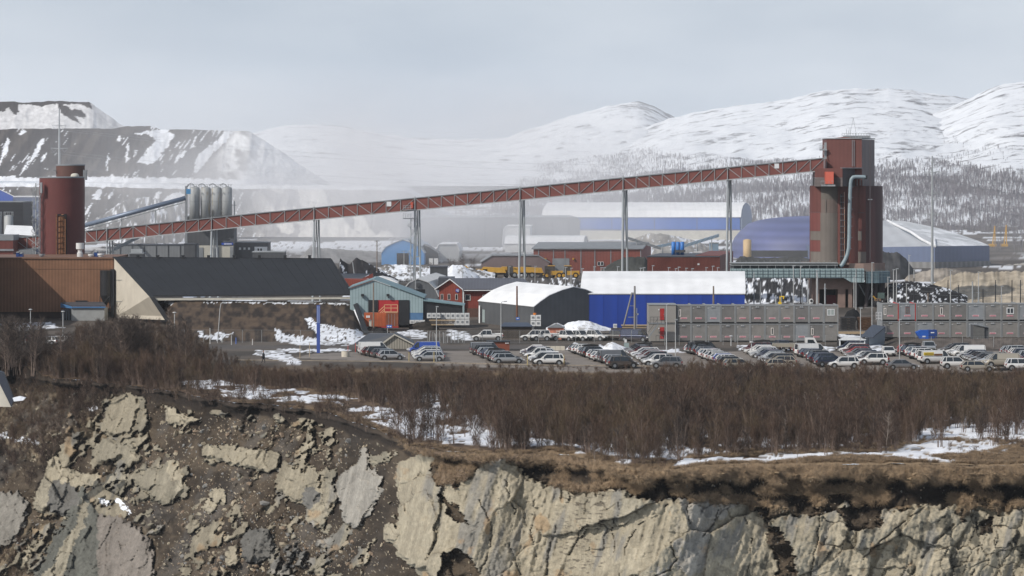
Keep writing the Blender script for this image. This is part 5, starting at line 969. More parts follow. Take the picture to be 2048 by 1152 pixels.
# ------------------------------------------------------------------ the silo tower
YT = 740
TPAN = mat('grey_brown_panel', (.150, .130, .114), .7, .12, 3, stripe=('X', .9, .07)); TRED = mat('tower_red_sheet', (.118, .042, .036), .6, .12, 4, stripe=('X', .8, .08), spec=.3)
TRED2 = mat('tower_bright_red', (.15, .042, .036), .6, .10, 4, stripe=('X', .8, .08)); TDK = mat('tower_dark_sheet', (.060, .050, .056), .6, .12, 3, stripe=('X', 1.0, .12)); TDKR = mat('tower_shaded_red', (.060, .026, .028), .6, .1, 4, stripe=('X', .9, .08))
t = thing('silo_tower', 'tall brown-red twin silo tower with boxy head house at the end of the conveyor', 'tower', (X(1695, YT), YT + 8, 0))
def tw(n_, m, pts, py0, py1, Y=YT, par=t): return MB().prism([(X(px, Y), yy) for px, yy in pts], Z(py1, Y), Z(py0, Y)).build(n_, m, par)
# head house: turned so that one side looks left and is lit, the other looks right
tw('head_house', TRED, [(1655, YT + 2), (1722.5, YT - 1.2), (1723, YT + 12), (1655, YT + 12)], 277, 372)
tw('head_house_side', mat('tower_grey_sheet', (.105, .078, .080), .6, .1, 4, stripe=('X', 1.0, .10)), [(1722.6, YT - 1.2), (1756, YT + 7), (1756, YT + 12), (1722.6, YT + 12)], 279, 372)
tw('roof', GALD, [(1654, YT + 1.9), (1722.5, YT - 1.5), (1757, YT + 6.8), (1757, YT + 12.2), (1654, YT + 12.2)], 276, 277.6)
MB().extr([p3(1655, 278, YT + 1.8), p3(1723, 278, YT - 1.4), p3(1688, 273.5, YT + .4)], (0, .3, 0)).build('gable_edge', TRED, t)
tw('lower_head', TRED, [(1630, YT - .4), (1682, YT - 3.4), (1682, YT + 6), (1630, YT + 6)], 336.5, 354.8)
tw('lower_head_base', mat('tower_grey_band', (.11, .092, .09), .7, .1, 4, stripe=('Z', .8, .12)), [(1630, YT - .42), (1682, YT - 3.42), (1682, YT + 6), (1630, YT + 6)], 355, 372.8)
tw('lower_head_side', TDK, [(1682.4, YT - 3.4), (1724, YT + 1.0), (1724, YT + 6), (1682.4, YT + 6)], 336.6, 372.8)  # right-hand side in a darker sheet, its shade put into the colour
tw('canopy', GALD, [(1681, YT - 3.7), (1724, YT - 1.4), (1724, YT + 3), (1681, YT + 3)], 335.3, 336.8)
MB().prism([(X(1648, YT), YT - 3.7), (X(1663.5, YT), YT - 4.4), (X(1664, YT), YT - 2.4), (X(1648, YT), YT - 1)], Z(367.8, YT), Z(343.5, YT)).build('hatch', ORNG, t)
MB().prism([(X(1641, YT), YT - 4.2), (X(1666, YT), YT - 5.4), (X(1666, YT), YT - 1), (X(1641, YT), YT - 1)], Z(372.5, YT), Z(369.2, YT)).build('platform', GALD, t)
r_ = MB()
for a_, b_ in ((1642, 1642), (1650, 1650), (1658, 1658), (1665.5, 1665.5)): r_.tube(p3(a_, 370, YT - 4.8), p3(b_, 362, YT - 4.8), .05, n=4)
r_.tube(p3(1642, 362, YT - 4.4), p3(1649, 362, YT - 4.9), .05, n=4).tube(p3(1662, 362, YT - 5), p3(1666, 362, YT - 5.2), .05, n=4).build('railing', GALD, t)
# roof walkway, ladder tower, side ladder
r_ = MB()
for px in np.arange(1684, 1743, 5.5): r_.tube(p3(px, 276, YT + 2), p3(px, 266.5 if px > 1700 else 267.5, YT + 2), .05, n=4)
r_.tube(p3(1684, 267, YT + 2), p3(1742, 267, YT + 2), .05, n=4).tube(p3(1684, 270.5, YT + 2), p3(1742, 270.5, YT + 2), .04, n=4).build('roof_railing', GAL, t)
MB().face(1688, 271.5, 1741, 276, YT + 3, 2.5).build('walkway', GALD, t)
r_ = MB(); [r_.tube(p3(x_, 276, YT + 3), p3(x_, y_, YT + 3), .06, n=4) for x_, y_ in ((1693, 258), (1697, 261), (1700, 256), (1711, 266))]; r_.build('antenna', GAL, t)
r_ = MB().tube(p3(1700, 270, YT + 3), p3(1706.5, 236, YT + 3), .045, n=4).tube(p3(1713, 270, YT + 3), p3(1706.5, 236, YT + 3), .045, n=4); r_.tube(p3(1690, 249, YT + 3), p3(1722, 249, YT + 3), .03, n=4).build('mast', GAL, t)
r_ = MB(); r_.tube(p3(1704.5, 280, YT - .7), p3(1704.5, 333, YT - .7), .07, n=4).tube(p3(1709, 280, YT - .8), p3(1709, 333, YT - .8), .05, n=4)
for py in np.arange(281, 333, 2.2): r_.tube(p3(1704.5, py, YT - .75), p3(1709, py, YT - .8), .04, n=4)
r_.build('ladder', GALD, t)
MB().face(1739.5, 280, 1741.2, 520, YT - 5.5, .25).build('downpipe', TDK, t)
MB().face(1649.5, 285, 1653.5, 318, YT + 2, .9).face(1640, 298, 1654, 301, YT + 1, 1.5).build('side_ladder', GAL, t)
r_ = MB(); [r_.tube(p3(px, 299, YT + 1), p3(px, 290, YT + 1), .05, n=4) for px in (1640, 1644, 1648)]; r_.tube(p3(1640, 291, YT + 1), p3(1650, 291, YT + 1), .05, n=4).tube(p3(1645, 301, YT + 1), p3(1650, 314, YT + 1), .07, n=4).build('side_railing', GAL, t)
# silo body: left drum-like half with flat lit face, right half rounded
s1 = 132 * YT / F / 2
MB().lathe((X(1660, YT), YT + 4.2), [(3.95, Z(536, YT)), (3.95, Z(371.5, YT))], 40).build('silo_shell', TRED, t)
MB().lathe((X(1733, YT), YT + 4.6), [(3.92, Z(538, YT)), (3.92, Z(372, YT))], 40).build('silo_shell', TDKR, t)  # right silo in darkened tower red, the shade put into the colour
MB().lathe((X(1697, YT), YT + 3.0), [(3.3, Z(536, YT)), (3.3, Z(371.8, YT))], 40).build('silo_shell', TRED, t)
def wrapped(c, r_, cyy, px0, px1, py0, py1, n_, m, out=.05):
    """panel lying on a round wall"""
    mb = MB(); xs = np.linspace(X(px0, YT), X(px1, YT), 9); cx = X(c, YT); rr = r_ + out; P = []
    for x_ in xs: P.append((x_, cyy - math.sqrt(max(rr * rr - (x_ - cx) ** 2, .01))))
    P2 = [(x_, y_ + .03) for x_, y_ in P][::-1]; mb.prism(P + P2, Z(py1, YT), Z(py0, YT)); return mb.build(n_, m, t)
cA = (1660, 3.95, YT + 4.2); cB = (1733, 3.92, YT + 4.6); cM = (1697, 3.3, YT + 3.0)
wrapped(*cA, 1642.5, 1676, 372, 399, 'panel', mat('tower_dark_panel', (.12, .105, .09), .7, .1, 3)); wrapped(*cA, 1642.5, 1680, 399, 425, 'panel', mat('tower_brown_panel', (.15, .115, .10), .7, .1, 3, stripe=('X', .9, .08)))
wrapped(*cA, 1641.5, 1680, 425.2, 526, 'panel', TPAN); wrapped(*cA, 1623.4, 1641.4, 462.5, 480.5, 'panel', TPAN); wrapped(*cA, 1623.4, 1641.4, 503.5, 526, 'panel', TPAN)
wrapped(*cA, 1623.4, 1641.4, 425.2, 462, 'panel', TRED2); wrapped(*cA, 1623.4, 1641.4, 481, 503, 'panel', TRED2)
wrapped(*cM, 1706, 1721, 463, 481, 'panel', TPAN, .3) if False else None
MB().lathe((X(1722, YT), YT + 2.6), [(2.2, Z(532, YT)), (2.2, Z(372, YT))], 30).build('stair_shaft', TRED, t)
cS = (1722, 2.2, YT + 2.6)
wrapped(*cS, 1707, 1724, 462.5, 481, 'panel', TPAN); wrapped(*cS, 1706, 1736, 503.5, 526, 'panel', TPAN); wrapped(*cS, 1706, 1730, 425, 426, 'band', TDK)
wrapped(*cA, 1623.4, 1641, 424, 425, 'band', TDK, .07); wrapped(*cA, 1650.5, 1652.5, 399, 424, 'conduit', TPAN, .2)
MB().face(1681, 388, 1684, 528, YT - .9, .5).face(1686, 385, 1687, 528, YT - 1, .3).build('riser', BLK, t)
MB().face(1688.2, 384, 1689.6, 527, YT - 1, .3).build('riser', mat('copper_pipe', (.42, .24, .18), .5), t)
for py in np.arange(392, 526, 12): MB().face(1680.5, py, 1690, py + .8, YT - 1.1, .3).build('bracket', GALD, t)
# big teal duct
D = YT - 2.2; dp = [(1731, 354), (1712, 353.5), (1706, 354.5), (1702.5, 359), (1701, 366), (1700.2, 380), (1699, 430), (1698.6, 470), (1697.5, 496), (1695, 508), (1690, 520), (1684, 530), (1680, 533)]
dpts = [Vector(p3(a_, b_, D)) for a_, b_ in dp]; sh = []
for p_, q_ in zip(dpts, dpts[1:]): sh += [p_ + (q_ - p_) * i / 3 for i in range(3)]
sh.append(dpts[-1]); m_ = MB(); R_ = 3.7 * YT / F; nn = 14; vv = []
for i, p_ in enumerate(sh):
    d_ = (sh[min(i + 1, len(sh) - 1)] - sh[max(i - 1, 0)]).normalized(); s__ = Vector((0, 1, 0)); u_ = d_.cross(s__).normalized()
    for j in range(nn): a0 = 2 * math.pi * j / nn; vv.append(p_ + (u_ * math.cos(a0) + s__ * math.sin(a0)) * R_)
m_.add(vv, [(i * nn + j, i * nn + (j + 1) % nn, (i + 1) * nn + (j + 1) % nn, (i + 1) * nn + j) for i in range(len(sh) - 1) for j in range(nn)]).build('duct', TEALP, t, True)
for py, px in ((374, 1700.5), (395, 1699.8), (418, 1699.3), (434, 1699), (452, 1698.8), (475, 1698.4), (497, 1697.3)): MB().lathe((X(px, YT), D), [(R_ + .05, Z(py + .6, YT)), (R_ + .05, Z(py - .6, YT))], 16).build('flange', GALD, t)
MB().face(1694, 433, 1706, 435, D - .1, .6).face(1693.5, 474, 1704, 476, D - .1, .6).face(1729, 351, 1735, 358.5, D - .3, 1).build('clamp', BLK, t)
for px in (1714, 1720, 1726): MB().face(px, 359, px + 1, 371, YT - 1.2, .3).build('post', GALD, t)
MB().face(1737, 398, 1745, 400, YT - 1.6, 1.6).build('small_platform', GALD, t)
# base: concrete ring, teal gallery, legs, portal
CB = mat('brown_concrete', (.23, .16, .135), .85, .2, 2, .1, 5)
tw('base_ring', CB, [(1698, YT - 1.0), (1726, YT - 1.6), (1748, YT - 1.0), (1773, YT + 3), (1773, YT + 9), (1698, YT + 9)], 526.5, 543)
tw('base_ring', CB, [(1608, YT - .6), (1697.5, YT - .6), (1697.5, YT + 8), (1608, YT + 8)], 525.5, 529.5)
o = thing('teal_gallery', 'pale teal sheeted gallery running left from the foot of the silo tower', 'gallery', (X(1560, YT), YT - 4, 12))
for k in range(18): MB().face(1462 + 14.8 * k, 537.5, 1462 + 14.6 * (k + 1) + .2 * k, 556, YT - 4.5, 3.2).build('side_panel', TEAL, o)
MB().prism([(X(1728.5, YT), YT - 4.5), (X(1754, YT), YT - 4.2), (X(1779, YT), YT - 1), (X(1779, YT), YT + 1.5), (X(1728.5, YT), YT - 1.2)], Z(565, YT), Z(542.5, YT)).build('end_panel', mat('dark_teal_sheet', (.11, .17, .20), .6, .12, 2, stripe=('X', .7, .12)), o)
MB().extr([p3(1688, 556, YT - 4.6), p3(1702, 564.5, YT - 4.6), p3(1728.4, 565, YT - 4.6), p3(1728.4, 556.1, YT - 4.6)], (0, 3.2, 0)).build('side_panel', TEAL, o)
r_ = MB()
for px in np.arange(1462, 1780, 10.4): r_.face(px, 538, px + .5, 557 if px < 1700 else 564, YT - 4.7, .1)
for py in (540.5, 547, 553): r_.face(1462, py, 1778, py + .4, YT - 4.72, .1)
r_.build('frame', mat('dark_teal_steel', (.12, .165, .175), .6), o)
MB().face(1462, 525.5, 1676, 527, YT - 4, 5).face(1462, 529.5, 1676, 531, YT - 3.9, 5).build('roof_deck', GAL, o)
MB().face(1462, 527, 1676, 537.4, YT - 2.8, 3).build('upper_band', DKG, o)
r_ = MB(); [r_.face(px, 520.5, px + .4, 525.4, YT - 3.9, .1) for px in np.arange(1480, 1676, 12)]; [r_.face(px, 530, px + .6, 537.4, YT - 4.3, .2) for px in np.arange(1466, 1676, 17)]; r_.build('railing', GAL, o)
for px in (1478, 1520, 1562, 1604): MB().face(px, 556.2, px + 2, 612, YT - 4, .4).face(px, 556.2, px + 2, 612, YT - 1.6, .4).build('leg', GALD, o)
tw('portal_beam', CB, [(1622, YT - 1.8), (1706, YT - 1.8), (1706, YT + 6), (1622, YT + 6)], 556.5, 578)
for a_, b_ in ((1622, 1637), (1674.5, 1689), (1695, 1703)): tw('pier', CB, [(a_, YT - 1.8), (b_, YT - 1.8), (b_, YT + 5), (a_, YT + 5)], 578, 616)
for a_ in (1714, 1735, 1752, 1766): MB().tube(p3(a_, 565, YT), p3(a_ - 3, 617, YT), .42, n=8).build('leg', mat('dark_brown_steel', (.05, .04, .045), .7, .1, 2), t)
for a_, b_ in ((1718, 1735), (1752, 1737)): MB().tube(p3(a_, 568, YT + .3), p3(b_, 600, YT + .3), .14, n=6).build('brace', GALD, t)
tw('back_wall', DARKIN, [(1637, YT + 4), (1775, YT + 5), (1775, YT + 8), (1637, YT + 8)], 566, 617)
MB().face(1653, 590, 1674, 612, YT + 2.5, .4).build('inner_door', mat('dim_red_door', (.22, .03, .035), .7), t)
o = thing('exhaust_fan', 'round white fan housing at the left foot of the silo tower', 'fan', p3(1623, 606, YT - 3)); MB().tube(p3(1622, 602, YT - 4), p3(1622, 602, YT - 3), .5, n=16).face(1618, 606, 1626, 615, YT - 3.8, .9).build('housing', WHT2, o); MB().tube(p3(1623, 602, YT - 4.03), p3(1623, 602, YT - 4.01), .3, n=16).build('intake', BLK, o)
o = thing('tracked_machine', 'brown tracked machine parked right of the silo tower', 'machine', p3(1757, 608, YT - 8)); MB().face(1747, 602, 1764, 609, YT - 8, 2).build('track', BLK, o); MB().face(1750, 597, 1762, 602, YT - 8, 2).build('body', mat('dull_brown_paint', (.17, .11, .07), .7), o); MB().face(1757, 586, 1769, 597, YT - 8, 1.8).build('cab', mat('dim_teal_paint', (.07, .11, .10), .6), o); MB().tube(p3(1752, 598, YT - 8), p3(1746, 592, YT - 8), .15).build('arm', YEL, o)
# ------------------------------------------------------------------ halls of the yard
pf_t = [(0, 6.2), (.04, 6.6), (.12, 7.4), (.28, 9.2), (.5, 9.9), (.72, 9.2), (.88, 7.4), (.96, 6.6), (1, 6.2)]
t, a, g, ln = hall('blue_hall', 'long deep blue tent hall with bright white roof', 'hall', (1489.5, 643), (1487, 672), (1161.5, 643), 0, [(0, 6.2), (.25, 8.7), (.5, 9.85), (.75, 8.7), (1, 6.2)], BLU, WHT, .12, .15)
onwall(t, a, ln, Vector((0, -1, 0)), -.1, ln.length + .1, 6.1, 6.32, 'eave_strip', WHT, .1)
for i in range(12): onwall(t, a, ln, Vector((0, -1, 0)), 2.5 + 2.6 * i, 2.56 + 2.6 * i, 0, 6.05, 'seam', mat('seam_blue', (.006, .032, .22), .6), .04)
H = lambda py: Z(py, 636)
t, a, g, ln = hall('grey_tent_hall', 'dark grey tent hall with rounded white roof and dark gable', 'hall', (1068, 636), (1224.5, 646), (957, 664), 0, [(0, 4.1), (.08, 5.0), (.19, 6.05), (.35, 6.95), (.5, 7.5), (.65, 7.0), (.78, 6.2), (.9, 5.15), (1, 4.0)], GRYT, WHT, .14, .12)
onwall(t, a, ln, Vector((0, -1, 0)), .3, .4, 0, 3.9, 'seam', GRYL, .05)
onwall(t, a, ln, Vector((-.3, -1, 0)), ln.length - 3.6, ln.length - 2.6 + .4, .2, 2.6, 'door', mat('pale_green_door', (.30, .36, .36), .6), .08)
onwall(t, a, ln, Vector((-.3, -1, 0)), ln.length - 9.2 + 8, ln.length - 8 + 7.4, 1.8, 2.9, 'notice', CREAM, .06)
o = MB().extr([p3(957.5, 650, 663), p3(960, 650, 662.5), p3(960, 611, 662.5), p3(957.5, 611, 663)], (0, -.2, 0)).build('corner_trim', WHT, t)
t, a, g, ln = hall('grey_tent_hall', 'mid-grey gambrel tent with snowy roof under the conveyor', 'hall', (797, 722), (876, 724), (836, 764), 0, [(0, 2.6), (.12, 4.2), (.28, 5.7), (.48, 6.45), (.75, 5.7), (.92, 4.4), (1, 2.9)], GRYL, WHT2, .2, .15)
onwall(t, a, g, Vector((0, -1, 0)), 3.8, 4.5, 4.9, 5.7, 'notice', GRYT, .3)
MB().face(876.5, 556, 908, 597, 730, 12).build('side_wing', ROOFG, t)
# dark blue long roof between them
t = bldg('workshop', 'blue-grey workshop roof behind the gambrel tent', 'building', 800, 860, 894, 533, 560, 8, DKG, ROOFG, z0=0)
# teal shed
Ys = 643
t = thing('teal_shed', 'pale teal corrugated shed with open dark doorway and wide low gable', 'shed', (X(750, Ys), Ys, 0))
gp_ = [p3(700, 655, Ys), p3(700, 576, Ys), p3(748, 560, Ys), p3(846, 596, Ys), p3(846, 655, Ys)]
MB().face(700, 596.2, 736.5, 656, Ys, .3).extr([p3(700, 596, Ys), p3(846, 596, Ys), p3(748, 560.5, Ys), p3(700, 577, Ys)], (0, .3, 0)).face(736.5, 596.2, 819, 600, Ys, .3).face(819, 596.2, 846, 625.5, Ys, .3).build('wall', TEAL, t)
MB().face(819, 625.7, 846, 640, Ys, .3).build('lower_wall', TEALB, t)
MB().box(X(700, Ys), X(846, Ys), Ys + 16, Ys + 16.3, 0, 6.5).box(X(846, Ys) - .3, X(846, Ys), Ys + .4, Ys + 16, 0, 5.3).build('rear_wall', DARKIN, t)
MB().extr([p3(697, 577, Ys - .3), p3(748, 559.6, Ys - .3), p3(849, 596.5, Ys - .3), p3(849, 594.8, Ys - .3), p3(748, 557.6, Ys - .3), p3(697, 575, Ys - .3)], (0, 17, 0)).build('roof', mat('teal_roof_edge', (.16, .25, .28), .6), t)
MB().face(756, 600.2, 797, 656, Ys + .05, .15).build('door', mat('shed_red_door', (.42, .02, .025), .6, .1, 2), t)
MB().face(737, 600.5, 755.8, 650, Ys - .1, .15).build('door', BLK, t); MB().face(798, 600.5, 818.5, 650, Ys - .15, .2).build('door', BLK, t)
for px in (725, 776): o = thing('floodlight', ('left' if px == 725 else 'right') + ' floodlight on the teal gable', 'lamp', p3(px, 591, Ys - .3), 'floodlights on the teal shed'); MB().face(px - 3, 588, px + 3, 593, Ys - .7, .5).build('head', BLK, o); MB().tube(p3(px, 593, Ys - .4), p3(px, 596, Ys), .05).build('bracket', GALD, o)
t = thing('lean_to_shed', 'dark open lean-to with pale roof edge right of the teal shed', 'shed', (X(885, Ys), Ys, 0))
MB().extr([p3(846.5, 599, Ys + .5), p3(925, 609, Ys + .5), p3(925, 640, Ys + .5), p3(846.5, 645, Ys + .5)], (0, .2, 0)).build('wall', BLK, t)
MB().extr([p3(846.5, 599, Ys), p3(929, 609.5, Ys), p3(929, 611.5, Ys), p3(846.5, 602, Ys)], (0, 9, 0)).build('roof', mat('teal_roof_edge', (.16, .25, .28), .6), t)
MB().face(925.5, 611.6, 928.5, 645, Ys, .3).build('post', TEAL, t)
for k, (a_, b_, l_) in enumerate(((728, 752, 'orange shipping container with white squares, left of the pair'), (752.6, 796, 'rust-streaked orange container, right of the pair'))):
    t = thing('shipping_container', l_, 'container', p3((a_ + b_) / 2, 654, 632), 'orange containers by the teal shed'); Yq = 632 if k == 0 else 630.8
    if k == 0: MB().face(a_, 626, b_ + 20, 653, Yq, 2.4).build('shell', CONT, t)
    else: MB().face(a_ + 19, 626, b_, 653, Yq, 2.4).build('shell', mat('rusty_container', (.24, .07, .03), .7, .3, .8, stripe=('X', .28, .3)), t)
    if k == 0:
        for q in (732.5, 736.5): MB().face(q, 631, q + 3, 635.5, Yq - .06, .05).build('mark', WHT, t)
        MB().face(741.5, 627, 742.1, 652, Yq - .05, .05).build('door_bar', GALD, t); MB().face(769, 630, 771, 652, Yq - .06, .06).build('door_bar', CONT, t)
    else:
        for q in (777, 783, 789): MB().face(q, 628, q + .6, 652, Yq - .06, .05).build('door_bar', GALD, t)
t = thing('steel_stair', 'cream railed landing and stair above the orange containers', 'stairs', p3(780, 625, 634)); r_ = MB(); Yq = 634; CRM = mat('cream_yellow_rail', (.62, .42, .22), .6)
MB().face(769, 624, 795, 626, Yq, 2).build('landing', CRM, t)
for q in (769, 782, 795): r_.tube(p3(q, 624, Yq), p3(q, 609, Yq), .07, n=4)
for py in (609.5, 616): r_.tube(p3(769, py, Yq), p3(795, py, Yq), .07, n=4)
for dy in (0, 5.5, 9): r_.tube(p3(769, 612 + dy, Yq), p3(757, 623 + dy, Yq), .07, n=4)
r_.build('handrail', CRM, t)
# red boarded house
Yh = 690
t = thing('red_house', 'red boarded house with grey roof, white gable trim and round blue sign', 'house', (X(900, Yh), Yh, 0))
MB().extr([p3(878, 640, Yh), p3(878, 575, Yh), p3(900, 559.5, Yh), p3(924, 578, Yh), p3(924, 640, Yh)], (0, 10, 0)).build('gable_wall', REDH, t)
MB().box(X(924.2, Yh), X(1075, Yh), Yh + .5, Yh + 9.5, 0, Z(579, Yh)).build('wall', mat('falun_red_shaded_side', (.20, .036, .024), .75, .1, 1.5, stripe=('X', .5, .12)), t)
MB().face(877.8, 616, 924.3, 640, Yh - .1, .1).face(924.3, 616.5, 960, 645, Yh + .35, .1).build('brick_base', mat('dim_red_brick', (.10, .05, .035), .8, .2, .5), t)
MB().extr([p3(924, 580, Yh - .3), p3(1075, 580, Yh - .3), p3(1046, 558.5, Yh + 5.2), p3(899.5, 558.2, Yh + 5.2)], (0, 0, .22)).extr([p3(870, 580, Yh - .3), p3(924, 580, Yh + 11), p3(899.5, 558.2, Yh + 11), p3(899.5, 558.2, Yh - .3)], (0, 0, .2)).build('roof', mat('house_roof_grey', (.10, .105, .125), .6, .1, 3, stripe=('X', .6, .08)), t)
MB().extr([p3(869, 580, Yh - .5), p3(899.6, 559.5, Yh - .5), p3(899.6, 557.3, Yh - .5), p3(869, 578, Yh - .5)], (0, .3, 0)).extr([p3(899.7, 559.5, Yh - .5), p3(926, 580.5, Yh - .5), p3(926, 578.5, Yh - .5), p3(899.7, 557.3, Yh - .5)], (0, .3, 0)).build('barge_board', WHT, t)
MB().face(925, 580.2, 1030, 581.6, Yh - .35, .2).build('gutter', WHT, t); MB().face(925.2, 582, 928, 640, Yh - .1, .3).build('corner_board', WHT2, t)
for px in (884, 898, 913): window(t, px - 2.6, 588, px + 2.6, 600, Yh)
for px in (930, 965, 1000): window(t, px, 589, px + 11, 601, Yh + .45, fr=.11)
o = MB().tube(p3(915, 581, Yh - .12), p3(915, 581, Yh - .02), .38, n=20).build('sign', mat('sign_blue', (.015, .06, .35), .5), t)
MB().face(912, 579.6, 918, 580.8, Yh - .16, .03).face(914, 582, 918, 583, Yh - .16, .03).build('lettering', WHT, o)
# red sheds behind the teal shed, small tent
t = thing('red_shed', 'rust-red shed with long dark roof between the black roof and the ore heap', 'shed', p3(710, 575, 770)); MB().extr([p3(680, 590, 760), p3(760, 590, 760), p3(752, 560, 760), p3(684, 558, 760)], (0, 6, 0)).build('wall', REDH, t)
MB().extr([p3(672, 547, 775), p3(742, 547, 775), p3(722, 558, 768), p3(676, 558, 768)], (0, .3, 0)).build('roof', ROOFG, t); MB().extr([p3(721, 558.5, 768), p3(746, 556, 768), p3(745.5, 547, 768)], (0, 2, 0)).build('gable', mat('dark_red_gable', (.16, .03, .02), .7), t)
MB().extr([p3(671, 558.5, 768), p3(748, 557.5, 768), p3(750, 559.5, 765), p3(690, 560, 765)], (0, .2, 0)).build('eave', GAL, t)
t = thing('white_tent', 'low white arched roof peeping over the teal shed', 'tent', p3(770, 575, 730)); MB().extr([p3(745, 572, 730), p3(746, 556, 730), p3(762, 554, 730), p3(780, 558, 730), p3(794, 565, 730), p3(794, 572, 730)], (0, 9, 0)).build('roof', WHT, t); MB().face(748, 572, 795, 586, 731, 8).build('wall', DKG, t)
# lattice sign gantry and small yard things
def pallets(px0, px1, py0, py1, Y, label, group, m=WHT2, d=1.2, bands=True):
    t = thing('block_stack', label, 'stack', p3((px0 + px1) / 2, py1, Y), group); n = max(1, round((px1 - px0) / 9.5)); rws = max(1, round((py1 - py0) / 12)); wpx = (px1 - px0) / n; hpx = (py1 - py0) / rws
    for i in range(n):
        for j in range(rws):
            b_ = MB().face(px0 + i * wpx + .3, py0 + j * hpx + .4, px0 + (i + 1) * wpx - .3, py0 + (j + 1) * hpx - .8, Y, d).build('wrapped_block', m, t)
            MB().face(px0 + i * wpx + 2.5, py0 + j * hpx + 3, px0 + (i + .75) * wpx, py0 + (j + .62) * hpx, Y - .04, .03).build('print', GALD, b_)
pallets(853.5, 881, 626, 637, 640, 'left part of the white wrapped block row behind the timber', 'white wrapped blocks'); pallets(881.6, 939, 626, 651, 641, 'two-high white wrapped blocks right of the timber pile', 'white wrapped blocks')
pallets(819, 850, 640, 648, 641.5, 'single row of white blocks at the foot of the teal shed', 'white wrapped blocks'); pallets(1061, 1082, 630, 653, 632, 'white two-high tank crates before the dark grey hall', 'white crates')
t = thing('timber_pile', 'long stack of brown timber beside the white blocks', 'timber', p3(880, 650, 634)); 
for i in range(7):
    for j in range(4): MB().face(862 + 6.8 * i if False else 858 + j * 1.5, 637 + 3.2 * j if False else 639.5 + 3 * j, 911 - j, 641.5 + 3 * j, 633 + i * .45, .38).build('beam', WOODB if (i + j) % 3 else WOODT, t)
t = thing('litter_bin', 'cream post box beside the orange container', 'box', p3(740, 653, 629)); MB().face(738, 641, 743, 653, 629, .5).build('box', CREAM, t); MB().face(737.5, 640, 743.5, 641, 628.9, .7).build('lid', GALD, t)
t = thing('warning_lamp', 'orange lamp on top of the white tank crates', 'lamp', p3(1069, 630, 632)); MB().lathe((X(1069.5, 632), 632.5), [(.25, Z(630, 632)), (.3, Z(626.5, 632)), (.12, Z(626, 632))], 10).build('dome', mat('lamp_orange', (.7, .2, .02), .4), t)
t = thing('steel_box', 'white electrical box by the blue hall', 'box', p3(1230, 656, 634)); MB().face(1226.5, 648, 1234, 656, 634, .6).build('cabinet', WHT2, t); MB().face(1228, 650, 1233, 653, 633.95, .04).build('label', GAL, t)
t = thing('timber_pile', 'tan planks stacked at the foot of the blue hall', 'timber', p3(1270, 656, 630))
for j in range(3): MB().face(1243 + j, 650 + 2.1 * j, 1297 - 2 * j, 651.7 + 2.1 * j, 630, 2).build('plank_layer', WOODT if j != 1 else WOODB, t)
# slatted shed, kiosk, shelter
t = thing('slatted_shed', 'brown slatted shed with dark blue roof in front of the dark grey hall', 'shed', p3(1030, 680, 600)); Yq = 600
for j in range(12): MB().face(1001.5, 653 + 2.3 * j, 1064, 654.9 + 2.3 * j, Yq - .05, .05).build('slat', WOODB, t)
MB().face(1002, 653, 1063.5, 680.5, Yq, 5).build('wall', BLK, t); MB().extr([p3(1000, 654, Yq - .4), p3(1066, 654, Yq - .4), p3(1056, 646.5, Yq + 3), p3(1008, 646.5, Yq + 3)], (0, 0, .15)).build('roof', mat('dark_blue_roof', (.045, .06, .09), .5), t)
for px in (1012.5, 1038): MB().face(px, 654, px + 1, 680.5, Yq - .12, .06).build('post', WOODB, t)
t = thing('salmon_kiosk', 'salmon pink kiosk with grey pitched roof before the white pickups', 'kiosk', p3(1112, 680, 598)); Yq = 598
MB().prism([(X(1096, Yq), Yq), (X(1127.5, Yq), Yq - .2), (X(1128, Yq), Yq + 2.6), (X(1096, Yq), Yq + 2.6)], g1(1112, Yq), Z(655.5, Yq)).build('wall', SALM, t)
MB().extr([p3(1094.5, 655.5, Yq - .4), p3(1129.5, 655.5, Yq - .4), p3(1112, 648, Yq - .4)], (0, 3.4, 0)).build('roof', GALD, t)
for px in (1107.5, 1115.5, 1123): MB().face(px, 657, px + .6, 680, Yq - .28, .06).build('door_edge', mat('kiosk_rust', (.25, .09, .06), .8), t)
b = MB().face(1112, 661, 1123, 664, Yq - .3, .05).build('lettering', mat('kiosk_pale_print', (.62, .45, .38), .7), t)
t = thing('timber_shelter', 'pale boarded shelter with dark roof behind the parked cars', 'shelter', p3(770, 705, 570)); Yq = 566
MB().extr([p3(767, 703, Yq), p3(767, 686, Yq), p3(789, 671, Yq), p3(824, 689, Yq), p3(824, 703, Yq)], (0, 4, 0)).build('gable_wall', mat('pale_grey_boards', (.30, .28, .235), .8, .1, 1, stripe=('X', .42, .35)), t)
MB().extr([p3(763, 690, Yq - .4), p3(789, 670.4, Yq - .4), p3(789, 667.8, Yq - .4), p3(762, 687, Yq - .4)], (0, .25, 0)).extr([p3(789.1, 670.4, Yq - .4), p3(827, 690, Yq - .4), p3(828, 687.5, Yq - .4), p3(789.1, 667.8, Yq - .4)], (0, .25, 0)).build('barge_board', CREAM, t)
MB().extr([p3(708, 689, Yq + 1), p3(764, 688, Yq + .1), p3(789, 668.2, Yq + .1), p3(739, 667.5, Yq + 4)], (0, .1, .15)).extr([p3(789, 668.2, Yq + .1), p3(828, 688, Yq + .1), p3(828, 683, Yq + 6), p3(789, 664.5, Yq + 6)], (0, 0, .12)).build('roof', mat('shelter_roof', (.055, .062, .075), .6, .1, 2), t)
MB().face(711, 689.5, 764, 691.5, Yq + .5, .3).build('fascia', CREAM, t); MB().face(716, 691, 721, 706, Yq + .6, .4).build('pillar', CREAM, t); MB().face(722, 691, 764, 706, Yq + 3, .2).build('rear_wall', DARKIN, t)
